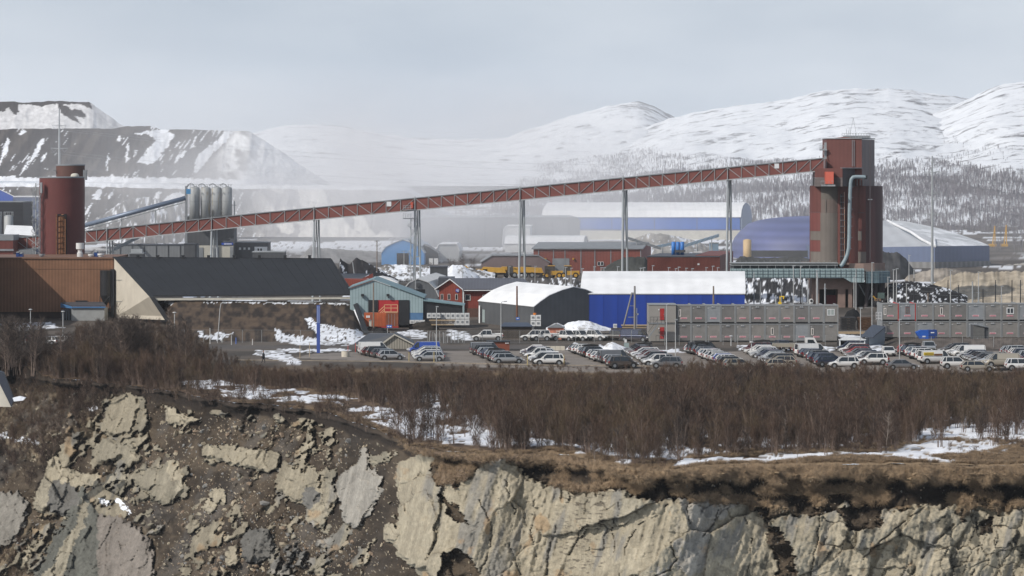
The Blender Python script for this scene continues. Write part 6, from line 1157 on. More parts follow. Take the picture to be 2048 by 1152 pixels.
t = thing('brown_cabin', 'red-brown flat cabin behind the middle row of cars', 'cabin', p3(995, 705, 560)); MB().face(973.5, 684.5, 1019, 705, 560, 2.5).build('wall', mat('cabin_red_brown', (.20, .055, .03), .7, .1, 1.5), t); MB().face(973, 682.5, 1020, 684.4, 559.8, 2.9).build('roof', BLK, t)
for px in (1012, 1016): MB().tube(p3(px, 686.3, 559.9), p3(px, 686.3, 559.8), .1, n=8).build('lamp', WHT, t)
t = thing('concrete_ring', 'pale concrete ring standing at the edge of the car park', 'ring', p3(690.5, 714, YG(714))); Yq = YG(714); MB().lathe((X(690.5, Yq), Yq + .6), [(.62, 0), (.62, .88)], 18).build('ring', CONC, t); MB().lathe((X(690.5, Yq), Yq + .6), [(.5, .885), (.5, .9)], 18).build('opening_shade', DARKIN, t)
t = thing('concrete_barrier', 'low grey concrete barrier at the back of the car park', 'barrier', p3(1110, 704, 561))
for k in range(4): MB().face(1092 + 9.5 * k, 692.5, 1101 + 9.5 * k, 703, 561, .6).build('block', CONC, t)
t = thing('blue_container_skip', 'bright blue skip with slanted ends on the soil bank', 'skip', p3(1852, 679, 578)); Yq = 578; SB = mat('skip_blue', (.01, .09, .42), .45, .1, 1); SB2 = mat('skip_blue_dark', (.008, .045, .22), .45)
MB().extr([p3(1832, 665, Yq), p3(1842, 660.5, Yq), p3(1857, 660.5, Yq), p3(1857, 679, Yq), p3(1841, 679, Yq), p3(1836, 672, Yq)], (0, 1.9, 0)).build('body', SB, t)
MB().face(1857, 660, 1873.5, 672, Yq - .1, 2).extr([p3(1857, 672.1, Yq), p3(1873, 672.1, Yq), p3(1866, 679, Yq), p3(1857, 679, Yq)], (0, 1.9, 0)).build('end', SB2, t)
MB().face(1845, 671.8, 1851, 674.2, Yq - .05, .04).face(1861.5, 664.3, 1868.5, 666.2, Yq - .15, .04).build('lettering', WHT, t); MB().face(1873.2, 660, 1874.2, 679, Yq - .1, .2).build('rail', SB2, t)
t = thing('slatted_shed', 'grey slatted bin shed before the right row of site modules', 'shed', p3(1960, 678, 580)); Yq = 580
for j in range(11): MB().extr([p3(1946, 650 + 2.6 * j, Yq - .06), p3(1969, (652.5 if j == 0 else 650) + 2.6 * j, Yq - .06), p3(1969, 652.1 + 2.6 * j, Yq - .06), p3(1946, 652.1 + 2.6 * j, Yq - .06)], (0, .05, 0)).build('slat', mat('grey_slats', (.14, .14, .135), .8, .15, 1), t)
MB().extr([p3(1946, 679, Yq), p3(1969, 679, Yq), p3(1969, 655, Yq), p3(1946, 650, Yq)], (0, 3, 0)).face(1969, 655, 1977, 679, Yq + .2, 3).build('wall', DKG, t); MB().extr([p3(1945, 648.5, Yq - .3), p3(1970, 654, Yq - .3), p3(1978, 655, Yq - .1), p3(1952, 649, Yq + 3)], (0, 0, .1)).build('roof', GALD, t)
# garage with sloping front + open shed
t = thing('equipment_shed', 'grey shed with steep dark front roof between the two module blocks', 'shed', p3(1740, 695, 574)); Yq = 574
MB().extr([p3(1738, 690, Yq), p3(1770, 682, Yq + 6), p3(1770, 656, Yq + 6), p3(1738, 672, Yq)], (-.1, .2, 0)).build('end_wall', mat('pale_blue_grey_wall', (.25, .28, .31), .7, .08, 2), t)
MB().prism([(X(1722, Yq), Yq + .3), (X(1738, Yq), Yq + .3), (X(1769, Yq + 6), Yq + 6), (X(1750, Yq + 6), Yq + 6)], 0, Z(677, Yq)).build('wall', mat('pale_blue_grey_wall', (.25, .28, .31)), t)
MB().extr([p3(1721, 675, Yq - .4), p3(1746, 676, Yq - .4), p3(1771, 655, Yq + 6), p3(1745, 651, Yq + 6)], (0, 0, .18)).build('roof', mat('dark_blue_grey_roof', (.06, .072, .095), .5, .1, 2, stripe=('X', .5, .1)), t)
t = thing('open_garage', 'white framed open garage with dark interior and snowy roof', 'garage', p3(1703, 697, 574)); Yq = 573
MB().face(1678.5, 680, 1681, 698, Yq, .3).face(1728, 680, 1730.5, 698, Yq, .3).face(1678.5, 679.5, 1730.5, 681.4, Yq - .02, .34).build('frame', WHT2, t)
MB().face(1679, 680, 1730, 698, Yq + 4.5, .2).build('rear_wall', DARKIN, t); MB().extr([p3(1677, 680, Yq - .3), p3(1732, 680, Yq - .3), p3(1728, 676.5, Yq + 5), p3(1690, 674, Yq + 5)], (0, 0, .12)).build('roof', WHT2, t)
MB().box(X(1679, Yq), X(1679, Yq) + .15, Yq + .3, Yq + 4.5, 0, 1.5).box(X(1730, Yq) - .15, X(1730, Yq), Yq + .3, Yq + 4.5, 0, 1.5).build('side_wall', DARKIN, t)
for k, (a_, b_, m_) in enumerate(((1683, 1712, mat('black_frames', (.018, .016, .016), .7, .2, 1)), (1717, 1743, mat('brown_frames', (.075, .035, .015), .8, .3, 1)))):
    t = thing('frame_stack', ['black', 'rusty brown'][k] + ' stack of steel frames between the module blocks', 'stack', p3((a_ + b_) / 2, 660, 610), 'frame stacks between the module blocks')
    for j in range(8): 
        f_ = MB().face(a_ + random.random(), 635 + 3.2 * j, b_ - random.random(), 637.3 + 3.2 * j, 610, 3).build('frame', m_, t); MB().face((a_ + b_) / 2 - 3, 637.4 + 3.2 * j, (a_ + b_) / 2 + 3, 638 + 3.2 * j, 610.1, 2).build('spacer', WOODT, f_)
heap('ore_heap', [(1688, 634), (1694, 622), (1706, 617), (1716, 622), (1722, 634)], 636, 618, 4, (.012, .012, .013), 'black covered heap on top of the black frames', 441)
MB_ = single(MB().face(1674, 664, 1735, 668, 602, 2), 'concrete_edge', WOODT, 'tan concrete edge between the module blocks', 'kerb')
# ------------------------------------------------------------------ site modules, two high
MODM = [mat('module_grey_warm', (.205, .195, .182), .65, .15, 1, stripe=('Z', .16, .10)), mat('module_grey_dark', (.15, .145, .14), .65, .15, 1, stripe=('Z', .18, .08)), mat('module_grey_cool', (.235, .25, .265), .6, .14, 1, stripe=('X', .2, .10)), mat('module_grey_plain', (.195, .19, .183), .65, .15, 1)]
MFR = mat('module_frame', (.235, .245, .25), .6, .06, 1); SREDW = mat('sign_pink_white', (.66, .48, .50), .6); SRED = mat('sign_red_print', (.48, .13, .17), .6); RDT = mat('module_red_trim', (.38, .035, .03), .6)
ORD = ['first', 'second', 'third', 'fourth', 'fifth', 'sixth', 'seventh', 'eighth', 'ninth', 'tenth', 'eleventh', 'twelfth', 'thirteenth', 'fourteenth', 'fifteenth', 'sixteenth', 'seventeenth', 'eighteenth', 'nineteenth', 'twentieth']
def module(px0, px1, py0, py1, Y, label, group, m, win=None, sign=1, vent=True, rtrim=False):
    t = thing('site_module', label, 'site module', p3((px0 + px1) / 2, py1, Y), group); z0_, z1_ = Z(py1, Y), Z(py0, Y); x0, x1 = X(px0, Y), X(px1, Y); D_ = 8.0
    MB().box(x0 + .10, x1 - .10, Y + .06, Y + D_, z0_ + .22, z1_ - .16).build('shell', m, t)
    for xa in (x0 + .02, x1 - .16): MB().box(xa, xa + .14, Y, Y + D_ + .05, z0_, z1_).build('corner_post', RDT if (rtrim and xa > x0 + 1) else MFR, t)
    MB().box(x0 + .16, x1 - .16, Y - .01, Y + .04, z1_ - .15, z1_).build('top_beam', MFR, t); MB().box(x0 + .16, x1 - .16, Y + .02, Y + .06, z0_ + .2, z0_ + .34).build('bottom_beam', m, t)
    MB().box(x0 + .16, x1 - .16, Y + .2, Y + .5, z0_, z0_ + .2).build('gap_shadow_panel', BLK, t)
    cx = (px0 + px1) / 2
    if win == 'slot': window(t, px0 + 4, py0 + 9, px0 + 9, py0 + 23, Y + .05, WIN, GLS, .12)
    if win == 'slotc': window(t, cx - 2.5, py0 + 8, cx + 2.7, py0 + 22, Y + .05, WIN, GLS, .11)
    if win == 'wide': window(t, cx - 8, py0 + 8, cx + 7, py0 + 21, Y + .05, WHT2, mat('pale_glass', (.28, .31, .30), .2), .10, 1)
    if win == 'wide2': window(t, cx - 7, py0 + 8, cx + 8, py0 + 21, Y + .05, WHT2, GLS, .16, 1)
    if win == 'grid': window(t, cx - 4, py0 + 7, cx + 4, py0 + 20, Y + .05, mat('grid_frame', (.22, .10, .09), .6), mat('dim_glass', (.12, .14, .14), .3), .07, 1)
    if sign:
        s_ = MB().face(cx - 6.5, py1 - 11.5, cx + 6.5, py1 - 8.3, Y + .02, .035).build('sign', SREDW, t); l_ = MB(); q = cx - 5.4
        while q < cx + 5.0: w_ = random.choice((.7, 1.1, 1.4)); l_.face(q, py1 - 10.9, q + w_, py1 - 8.9, Y - .005, .02); q += w_ + .45
        l_.build('lettering', SRED, s_)
    if vent: MB().face(cx - 4.5, py0 + 4.2, cx + 4, py0 + 5.6, Y - .05, .1).build('vent', GALD, t); MB().face(cx - 3.5, py0 + 3.2, cx - .5, py0 + 4.1, Y - .02, .06).face(cx + .8, py0 + 3.2, cx + 2.5, py0 + 4.1, Y - .02, .06).build('hinge', WHT2, t)
    MB().face(px0 + 3, py0 + 6, px0 + 6, py0 + 6.7, Y + .02, .03).build('label_plate', WHT2, t); return t
Ym = 588
for r_i, (a_, b_) in enumerate(((610, 646.5), (647.5, 683.5))):
    for k in range(11):
        px0 = 1353 + 29.45 * k; wn = {(0, 0): 'slot', (0, 10): 'wide', (1, 6): 'slotc', (1, 9): 'slot'}.get((r_i, k))
        module(px0, px0 + 29.45, a_, b_, Ym, 'grey module, %s from left, %s row of the left block%s' % (ORD[k], ['upper', 'lower'][r_i], ', with a window' if wn else ''), 'site modules of the left block', MODM[[0, 1, 2, 1, 0, 1, 3, 0, 1, 3, 0][(k + 5 * r_i) % 11]], wn, sign=0 if k == 10 else 1, vent=(k + r_i) % 3 > 0 and wn is None)
for r_i, (a_, b_) in enumerate(((607, 641.5), (642.5, 676.5))):
    for k in range(16):
        px0 = 1763.5 + 34.2 * k; wn = {(0, 0): 'slot', (0, 1): 'grid', (0, 3): 'slotc', (0, 7): 'wide2', (1, 0): 'slot'}.get((r_i, k))
        module(px0, px0 + 34.2, a_, b_, 590, 'grey module, %s from left, %s row of the right block%s' % (ORD[k], ['upper', 'lower'][r_i], ', with a window' if wn else ''), 'site modules of the right block', MODM[[0, 2, 3, 0, 1, 2, 3][(k + 3 * r_i) % 7]], wn, rtrim=(r_i == 0 and k < 2))
# end modules with doors and the outside stair
for r_i, (a_, b_) in enumerate(((610, 646.5), (647.5, 683.5))):
    t = thing('site_module', 'end module with a red door, %s floor of the left block' % ['upper', 'ground'][r_i], 'site module', p3(1325, b_, Ym)); Yq = Ym - .4
    MB().face(1297.5, a_, 1352, b_ - 1.2, Yq, 8).build('shell', mat('module_end_boards', (.27, .255, .235), .7, .06, 2, stripe=('Z', .2, .10)), t)
    MB().face(1297, a_ - .6, 1353, a_, Yq - .1, 8).face(1329, a_, 1330, b_ - 1, Yq - .05, .05).build('trim', MFR, t); MB().face(1297.5, b_ - 1.1, 1352, b_, Yq + .2, 7.6).build('gap', BLK, t)
    d_ = MB().face(1320, a_ + 7, 1328.5, b_ - 6, Yq - .06, .06).build('door', mat('door_red', (.36, .02, .018), .5), t); MB().face(1326.8, a_ + 18, 1327.8, a_ + 19, Yq - .12, .06).build('handle', GAL, d_)
    MB().face(1316.8, a_ + 8.6, 1318.8, a_ + 10.6, Yq - .15, .12).build('lamp', WHT, t)
t = thing('outside_stair', 'steel stair climbing to the upper red door of the left module block', 'stairs', p3(1305, 683, 585)); Yq = 586
MB().face(1299, 645.8, 1330, 647.6, Yq - .9, 1.3).build('landing', GALD, t); s0, s1 = p3(1296, 676, Yq), p3(1316, 648, Yq)
MB().tube(s0, s1, .10, n=4).tube(Vector(s0) + Vector((0, -.8, 0)), Vector(s1) + Vector((0, -.8, 0)), .10, n=4).build('stringer', GALD, t)
for i in range(12): f = (i + .5) / 12; p_ = Vector(s0) * (1 - f) + Vector(s1) * f; MB().box(p_.x - .16, p_.x + .16, Yq - .85, Yq + .02, p_.z, p_.z + .04).build('step', GAL, t)
r_ = MB(); [r_.tube((X(px, Yq), Yq - .9, Z(646, Yq)), (X(px, Yq), Yq - .9, Z(634, Yq)), .035, n=4) for px in (1300, 1307, 1314, 1322, 1329)]; [r_.tube(p3(1300, py, Yq - .9), p3(1329, py, Yq - .9), .035, n=4) for py in (634, 640)]
r_.tube(Vector(s0) + Vector((0, -.8, 1)), Vector(s1) + Vector((0, -.8, 1)), .035, n=4); [r_.tube(p3(px, 683, Yq), p3(px, 671, Yq), .035, n=4) for px in (1312, 1319, 1328)]; r_.tube(p3(1312, 671.5, Yq), p3(1328, 671.5, Yq), .035, n=4).build('railing', BLK, t)
t = thing('outside_stair', 'small steel ladder stair at the left end of the right module block', 'stairs', p3(1758, 660, 588)); r_ = MB(); [r_.tube(p3(px, 640, 589), p3(px, 624, 589), .04, n=4) for px in (1752, 1757, 1763)]; [r_.tube(p3(1752, py, 589), p3(1763, py, 589), .04, n=4) for py in (624.5, 631, 637)]; r_.build('railing', WHT2, t)
for py in np.arange(642, 668, 3.): MB().face(1756, py, 1764, py + .8, 588.5, .8).build('step', GAL, t)
# ------------------------------------------------------------------ yellow machines
def wheel(mb_r, c, r_, w_, par, m=TYRE, hub=GALD):
    t_ = MB().tube((c[0], c[1] - w_ / 2, c[2]), (c[0], c[1] + w_ / 2, c[2]), r_, n=14).build('wheel', m, par); MB().tube((c[0], c[1] - w_ / 2 - .04, c[2]), (c[0], c[1] - w_ / 2 + .02, c[2]), r_ * .55, n=10).build('rim', hub, t_)
def dumper(px, lab, Y=945, flip=1):
    t = thing('dump_truck', lab, 'dump truck', (X(px, Y), Y, 0), 'yellow machines behind the red house'); x = X(px, Y)
    MB().extr([(x - 3.6 * flip, Y, 1.5), (x - 4.6 * flip, Y, 2.6), (x - 4.2 * flip, Y, 3.0), (x + 1.4 * flip, Y, 2.7), (x + 1.9 * flip, Y, 1.4)], (0, 2.6, 0)).build('tipper_body', YEL, t)
    MB().box(x + 2.2 if flip > 0 else x - 3.8, x + 3.8 if flip > 0 else x - 2.2, Y + .2, Y + 2.4, 1.3, 3.3).build('cab', mat('machine_dark', (.05, .045, .04), .6), t)
    MB().extr([(x + 3.8 * flip, Y + .3, 1.0), (x + 5.4 * flip, Y + .3, 1.0), (x + 5.4 * flip, Y + .3, 2.0), (x + 3.8 * flip, Y + .3, 2.4)], (0, 2, 0)).build('bonnet', YEL, t); MB().box(x - 3.8, x + 3.8, Y + .6, Y + 2, .9, 1.3).build('chassis', BLK, t)
    for q in (-3., -1.2, 4.2): wheel(None, (x + q * flip, Y + .3, .8), .8, .6, t)
dumper(998, 'left yellow dump truck behind the red house'); dumper(1035, 'middle yellow dump truck beside the grey trestle', 948); dumper(1073, 'right yellow dump truck behind the white roof')
t = thing('excavator', 'yellow excavator at the left end of the machine row', 'excavator', (X(957, 945), 945, 0), 'yellow machines behind the red house'); x = X(957, 945)
MB().box(x - 2.2, x + 2.2, 945, 947.8, 0, .9).build('track', BLK, t); MB().box(x - .9, x + 2.4, 945, 947.4, 1.0, 2.4).build('engine_housing', YEL, t); MB().box(x - 2., x - .9, 945, 946.2, 1.0, 2.9).build('cab', mat('machine_dark', (.05, .045, .04)), t)
MB().tube((x - 1.6, 946, 1.6), (x - 3.6, 946, 3.2), .25, n=6).tube((x - 3.6, 946, 3.2), (x - 5.4, 946, 1.2), .2, n=6).build('boom', YEL, t); MB().extr([(x - 5.8, 945.6, .2), (x - 4.8, 945.6, .2), (x - 4.9, 945.6, 1.3), (x - 5.6, 945.6, 1.2)], (0, 1, 0)).build('bucket', BLK, t)
for px, lab in ((1108, 'yellow-black grader between the dump trucks and the loader'), (1141, 'yellow wheel loader at the right end of the machine row')):
    t = thing('wheel_loader', lab, 'loader', (X(px, 942), 942, 0), 'yellow machines behind the red house'); x = X(px, 942)
    MB().box(x - .9, x + 2.4, 942, 944.4, .9, 2.0).build('rear_body', YEL, t); MB().box(x - 1.6, x + .2, 942.1, 944.2, 1.2, 3.3).build('cab', mat('machine_dark', (.05, .045, .04)), t); MB().box(x - 1.7, x + .3, 942, 944.3, 3.3, 3.45).build('cab_roof', YEL, t)
    MB().tube((x - 1.4, 943, 1.4), (x - 3.2, 943, .8), .25, n=6).build('arm', YEL, t); MB().extr([(x - 4.3, 942, .1), (x - 3.1, 942, .2), (x - 3.2, 942, 1.3), (x - 3.7, 942, 1.2)], (0, 2.6, 0)).build('bucket', YEL if px > 1120 else BLK, t)
    for q in (-1.9, 1.4): wheel(None, (x + q, 942.2, .8), .8, .6, t, hub=YEL)

# ------------------------------------------------------------------ vehicles
PAINT = {'white': (.70, .70, .69), 'silver': (.42, .44, .46), 'grey': (.15, .155, .165), 'black': (.012, .012, .014), 'dark blue': (.012, .022, .06), 'blue': (.02, .07, .36), 'red': (.36, .018, .018), 'dark red': (.10, .012, .014), 'brown': (.07, .055, .045), 'beige': (.40, .36, .29)}
PM = {k: mat('car_paint_' + k.replace(' ', '_'), v, .32 if k not in ('white', 'beige') else .4, .03, 4, dirt=.75, spec=.5, coat=.5, metal=.0 if k in ('white', 'black', 'red') else .3) for k, v in PAINT.items()}
CGL = mat('car_glass', (.018, .024, .03), .08, .1, 2, spec=.8); LRED = mat('tail_lamp', (.22, .012, .012), .3); LWH = mat('head_lamp', (.75, .77, .78), .15); CBLK = mat('car_black_plastic', (.02, .02, .021), .7, .1, 1); PLATE = mat('number_plate', (.7, .7, .66), .5)
# x of: tail, nose; heights: sill, belt, roof; cabin: rear foot, rear top, front top, front foot
KINDS_ = {'hatchback': (-2.0, 2.05, .28, .95, 1.48, -1.95, -1.45, .35, 1.15), 'estate car': (-2.35, 2.35, .28, .95, 1.47, -2.25, -1.75, .35, 1.20), 'saloon': (-2.3, 2.3, .28, .93, 1.42, -1.65, -1.0, .35, 1.15),
          'off-roader': (-2.25, 2.3, .38, 1.08, 1.70, -2.15, -1.80, .40, 1.15), 'van': (-2.6, 2.5, .32, 1.15, 1.98, -2.55, -2.45, 1.05, 1.75), 'pickup': (-2.65, 2.65, .48, 1.10, 1.80, -.85, -.65, .60, 1.35)}
def make_car(kind):
    xr, xf, zs, zb, zr, a, b, c, d = KINDS_[kind]; t = bpy.data.objects.new('parked_car', None); W = .90 if kind not in ('van', 'pickup', 'off-roader') else .96
    hood = zb - .10 if kind != 'van' else zb - .05
    m = MB(); st = [(xr, zs + .12, zb - .14, W - .12), (xr + .10, zs, zb - .04, W - .03), (a if kind != 'pickup' else xr + .3, zs, zb, W), (d - .1, zs, zb, W), (d + .25, zs, hood - .02, W), (xf - .35, zs, hood - .12, W - .05), (xf - .08, zs + .05, hood - .28, W - .12), (xf, zs + .12, hood - .42, W - .2)]; vv = []
    for x, z0, z1, w_ in st: vv += [(x, -w_ + .06, z0), (x, -w_, z0 + .18), (x, -w_ + .02, z1 - .12), (x, -w_ + .12, z1), (x, w_ - .12, z1), (x, w_ - .02, z1 - .12), (x, w_, z0 + .18), (x, w_ - .06, z0)]
    n = 8; m.add(vv, [(i * n + j, (i + 1) * n + j, (i + 1) * n + (j + 1) % n, i * n + (j + 1) % n) for i in range(len(st) - 1) for j in range(n)] + [tuple(range(n)), tuple(range(len(st) * n - 1, len(st) * n - 1 - n, -1))])
    # roof and pillars in body colour
    wt = W - .22; wb = W - .06
    m.box(b - .04, c + .04, -wt, wt, zr - .07, zr)
    def bar(p, q, s): m.tube(p, q, s, n=4)
    for sy in (-1, 1):
        bar((a, sy * wb, zb - .03), (b, sy * wt, zr - .03), .07); bar((d, sy * wb, zb - .03), (c, sy * wt, zr - .03), .045)
        xm = (b + c) / 2 + .15; bar((xm + .05, sy * (wb + .01), zb - .03), (xm, sy * (wt + .01), zr - .03), .04)
        if kind in ('estate car', 'off-roader', 'hatchback'): xm = b + .35; bar((xm - .1, sy * (wb + .01), zb - .03), (xm, sy * (wt + .01), zr - .03), .06)
        if kind == 'van': m.add([(a + .1, sy * (wb + .015), zb), (.75, sy * (wb + .015), zb), (.7, sy * (wt + .015), zr - .05), (b + .1, sy * (wt + .015), zr - .05)], [(0, 1, 2, 3) if sy < 0 else (3, 2, 1, 0)])
        m.box(d - .35, d - .18, sy * (W + .02) if sy > 0 else -W - .18, W + .18 if sy > 0 else -W - .02, zb + .02, zb + .16)
    if kind == 'pickup': m.box(xr + .05, a - .1, -W + .02, -W + .12, zb - .05, zb + .12).box(xr + .05, a - .1, W - .12, W - .02, zb - .05, zb + .12).box(xr + .02, xr + .12, -W + .1, W - .1, zb - .1, zb + .12)
    body = m.build('body', PM['white'], t, False)
    e = body.modifiers.new('soft_edges', 'BEVEL'); e.width = .035; e.segments = 1; e.limit_method = 'ANGLE'; e.angle_limit = R(35)
    g = MB(); g.add([(a + .03, -wb, zb - .02), (d - .03, -wb, zb - .02), (d - .03, wb, zb - .02), (a + .03, wb, zb - .02), (b, -wt, zr - .05), (c, -wt, zr - .05), (c, wt, zr - .05), (b, wt, zr - .05)], [(0, 1, 5, 4), (1, 2, 6, 5), (2, 3, 7, 6), (3, 0, 4, 7), (4, 5, 6, 7), (3, 2, 1, 0)])
    g.build('window', CGL, t)
    rw = .33 if kind in ('hatchback', 'saloon', 'estate car') else .38
    for x in (xr + .85, xf - .85):
        for sy in (-1, 1):
            w_ = MB().tube((x, sy * (W - .18), rw), (x, sy * (W + .015), rw), rw, n=14).build('wheel', TYRE, t); MB().tube((x, sy * (W + .01), rw), (x, sy * (W + .03), rw), rw * .62, n=10).build('rim', GALD, w_)
            
    ar = MB(); [ar.tube((x, sy * (W - .10), rw + .02), (x, sy * (W + .006), rw + .02), rw + .09, n=14) for x in (xr + .85, xf - .85) for sy in (-1, 1)]; ar.build('wheel_arch', CBLK, t)
    MB().box(xr - .03, xr + .2, -W + .1, W - .1, zs, zs + .22).build('bumper', CBLK, t); MB().box(xf - .25, xf + .03, -W + .2, W - .2, zs + .02, zs + .28).build('bumper', CBLK, t)
    for sy in (-1, 1):
        y0, y1 = (W - .30, W - .02) if sy > 0 else (-W + .02, -W + .30)
        MB().box(xr - .02, xr + .14, y0, y1, zb - .30, zb - .06).build('tail_light', LRED, t); MB().box(xf - .32, xf - .02, y0 + (-.08 if sy > 0 else .08), y1 + (-.08 if sy > 0 else .08), hood - .42, hood - .24).build('headlight', LWH, t)
    MB().box(xr - .05, xr - .02, -.26, .26, zs + .28, zs + .40).build('number_plate', PLATE, t); MB().box(xf + .03, xf + .05, -.26, .26, zs + .12, zs + .24).build('number_plate', PLATE, t)
    return t
PROTO = {k: make_car(k) for k in KINDS_}
KID = {k: list(p.children) for k, p in PROTO.items()}; KID2 = {c.name: list(c.children) for l in KID.values() for c in l}
def roof_box(t, kind):
    xr, xf, zs, zb, zr, a, b, c, d = KINDS_[kind]; x0, x1 = b - .2, c + .35
    m = MB(); m.extr([(x0, -.75, zr + .10), (x0 + .1, -.75, zr + .38), (x0 + 1.2, -.75, zr + .46), (x1 - .3, -.75, zr + .32), (x1, -.75, zr + .12)], (0, .75, 0)); m.box(x0 + .5, x0 + .55, -.7, .7, zr, zr + .1).box(x1 - .6, x1 - .55, -.7, .7, zr, zr + .1)
    
    o = m.build('roof_box', CBLK, None); o.parent = t; return o
first_used = set(); ncar = 0
def car(kind, colour, x, y, heading, label, group, box=False, z=None):
    global ncar
    p = PROTO[kind]
    r = p.copy(); COL.objects.link(r); r.name = {'van': 'parked_van', 'pickup': 'parked_pickup'}.get(kind, 'parked_car')
    r.location = (x, y, float(gz(x, y)) if z is None else z); r.rotation_euler = (0, 0, R(heading)); sc = random.uniform(.97, 1.04); r.scale = (sc, sc, random.uniform(.98, 1.03)); r['label'] = label; r['category'] = {'van': 'van', 'pickup': 'pickup'}.get(kind, 'car'); r['group'] = group
    for ch in KID[kind]:
        c = ch.copy(); COL.objects.link(c); c.parent = r
        if ch.name.startswith('body'): c.material_slots[0].link = 'OBJECT'; c.material_slots[0].material = PM[colour]
        for gch in KID2[ch.name]: d = gch.copy(); COL.objects.link(d); d.parent = c
    if box: roof_box(r, kind)
    ncar += 1; return r
CK = ['estate car', 'hatchback', 'off-roader', 'estate car', 'off-roader', 'estate car', 'hatchback', 'saloon', 'off-roader', 'estate car']
CC = ['white', 'silver', 'grey', 'black', 'white', 'dark blue', 'silver', 'white', 'grey', 'black', 'white', 'dark red', 'silver', 'dark blue', 'white']
def row(name, f, b, head, spec, gap=2.6, group=None):
    """cars side by side from the near end f to the far end b (photo px, py); spec lists the known ones from the near end"""
    Yf_, Yb_ = YG(f[1]), YG(b[1]); p0 = Vector((X(f[0], Yf_), Yf_, 0)); p1 = Vector((X(b[0], Yb_), Yb_, 0)); L_ = (p1 - p0).length; n = max(2, int(L_ / gap) + 1); rr = random.Random(name)
    for i in range(n):
        p = p0 + (p1 - p0) * i / (n - 1)
        if i < len(spec) and spec[i]: k, c = spec[i][:2]; bx = len(spec[i]) > 2
        else: k, c = rr.choice(CK), rr.choice(CC); bx = rr.random() < .13 and k != 'hatchback'
        car(k, c, p.x + rr.uniform(-.25, .25), p.y, head + rr.uniform(-1.5, 1.5), '%s %s%s, %s from the front in %s' % (c, k, ' with roof box' if bx else '', ORD[i], name.replace('the ', '', 1) if bx else name), group or 'cars parked in ' + name, bx)
row('the leftmost row facing right', (784, 719.5), (744, 708), 10, [('hatchback', 'silver'), ('hatchback', 'dark blue'), ('estate car', 'grey'), ('off-roader', 'black'), ('estate car', 'dark red'), ('van', 'white'), ('off-roader', 'grey')])
row('the leftmost row facing left', (861, 722), (846, 705), 180, [('estate car', 'silver'), ('estate car', 'dark blue'), ('estate car', 'white'), ('off-roader', 'silver'), ('estate car', 'white'), ('saloon', 'white'), ('estate car', 'silver'), ('van', 'blue')])
row('the second row facing right', (1014, 726.5), (966, 706), 10, [('estate car', 'silver'), ('off-roader', 'black'), ('off-roader', 'black'), ('estate car', 'grey', 1), ('hatchback', 'silver'), ('saloon', 'dark blue'), ('saloon', 'dark blue'), ('hatchback', 'silver'), ('off-roader', 'black'), ('van', 'grey')])
row('the second row facing left', (1096, 730), (1068, 708), 180, [('off-roader', 'white'), ('off-roader', 'black'), ('estate car', 'grey'), ('estate car', 'silver'), ('estate car', 'white'), ('hatchback', 'silver'), ('pickup', 'white'), ('estate car', 'silver')])
row('the third row facing right', (1246, 732.5), (1166, 706), 14, [('off-roader', 'brown'), ('hatchback', 'black'), ('hatchback', 'silver'), ('van', 'grey'), ('off-roader', 'silver'), ('estate car', 'white'), ('off-roader', 'grey'), ('estate car', 'white'), ('hatchback', 'dark blue'), ('off-roader', 'black'), ('estate car', 'black', 1), ('hatchback', 'white'), ('off-roader', 'white'), ('hatchback', 'white')])
row('the third row facing left', (1322, 731), (1275, 706), 180, [('pickup', 'white'), ('estate car', 'grey'), ('estate car', 'silver'), ('off-roader', 'black'), ('estate car', 'dark red'), ('estate car', 'silver'), ('hatchback', 'dark red'), ('estate car', 'silver'), ('saloon', 'dark blue'), ('estate car', 'white'), ('saloon', 'dark red'), ('estate car', 'black', 1)])
row('the fourth row facing right', (1474, 733), (1396, 705), 14, [('estate car', 'beige'), ('estate car', 'black'), ('hatchback', 'white'), ('hatchback', 'blue'), ('estate car', 'white'), ('hatchback', 'grey'), ('estate car', 'white'), ('saloon', 'grey'), ('estate car', 'white'), ('estate car', 'silver'), ('estate car', 'dark blue'), ('hatchback', 'grey'), ('off-roader', 'black', 1), ('van', 'black')])
row('the fourth row facing left', (1560, 731), (1512, 705), 180, [('estate car', 'beige'), ('off-roader', 'brown'), ('estate car', 'black'), ('estate car', 'silver'), ('saloon', 'white'), ('hatchback', 'silver')])
row('the fifth row facing right', (1660, 731), (1612, 706), 14, [('estate car', 'dark blue'), ('off-roader', 'dark blue'), ('hatchback', 'white'), ('estate car', 'dark blue'), ('off-roader', 'black'), ('hatchback', 'silver'), ('estate car', 'black'), ('hatchback', 'dark blue'), ('estate car', 'dark blue'), ('van', 'white')])
row('the fifth row facing left', (1748, 729), (1700, 704), 180, [('off-roader', 'white'), ('estate car', 'dark red'), ('off-roader', 'grey'), ('estate car', 'silver'), ('saloon', 'white'), ('estate car', 'dark blue'), ('saloon', 'black'), ('estate car', 'grey'), ('hatchback', 'red'), ('estate car', 'black')])
row('the sixth row facing right', (1872, 727), (1822, 708), 14, [('van', 'white'), ('off-roader', 'white'), ('off-roader', 'white'), ('hatchback', 'white'), ('off-roader', 'white'), ('saloon', 'dark blue'), ('off-roader', 'silver')])
row('the sixth row facing left', (1990, 731), (1908, 706), 180, [('off-roader', 'beige'), ('estate car', 'silver'), ('hatchback', 'black'), ('estate car', 'grey'), ('estate car', 'black'), ('saloon', 'black'), ('hatchback', 'dark blue'), ('estate car', 'silver'), ('van', 'white'), ('hatchback', 'white')])
row('the short row at the right edge', (2080, 727), (2034, 711), 0, [('estate car', 'black'), ('estate car', 'dark blue'), ('off-roader', 'silver')])
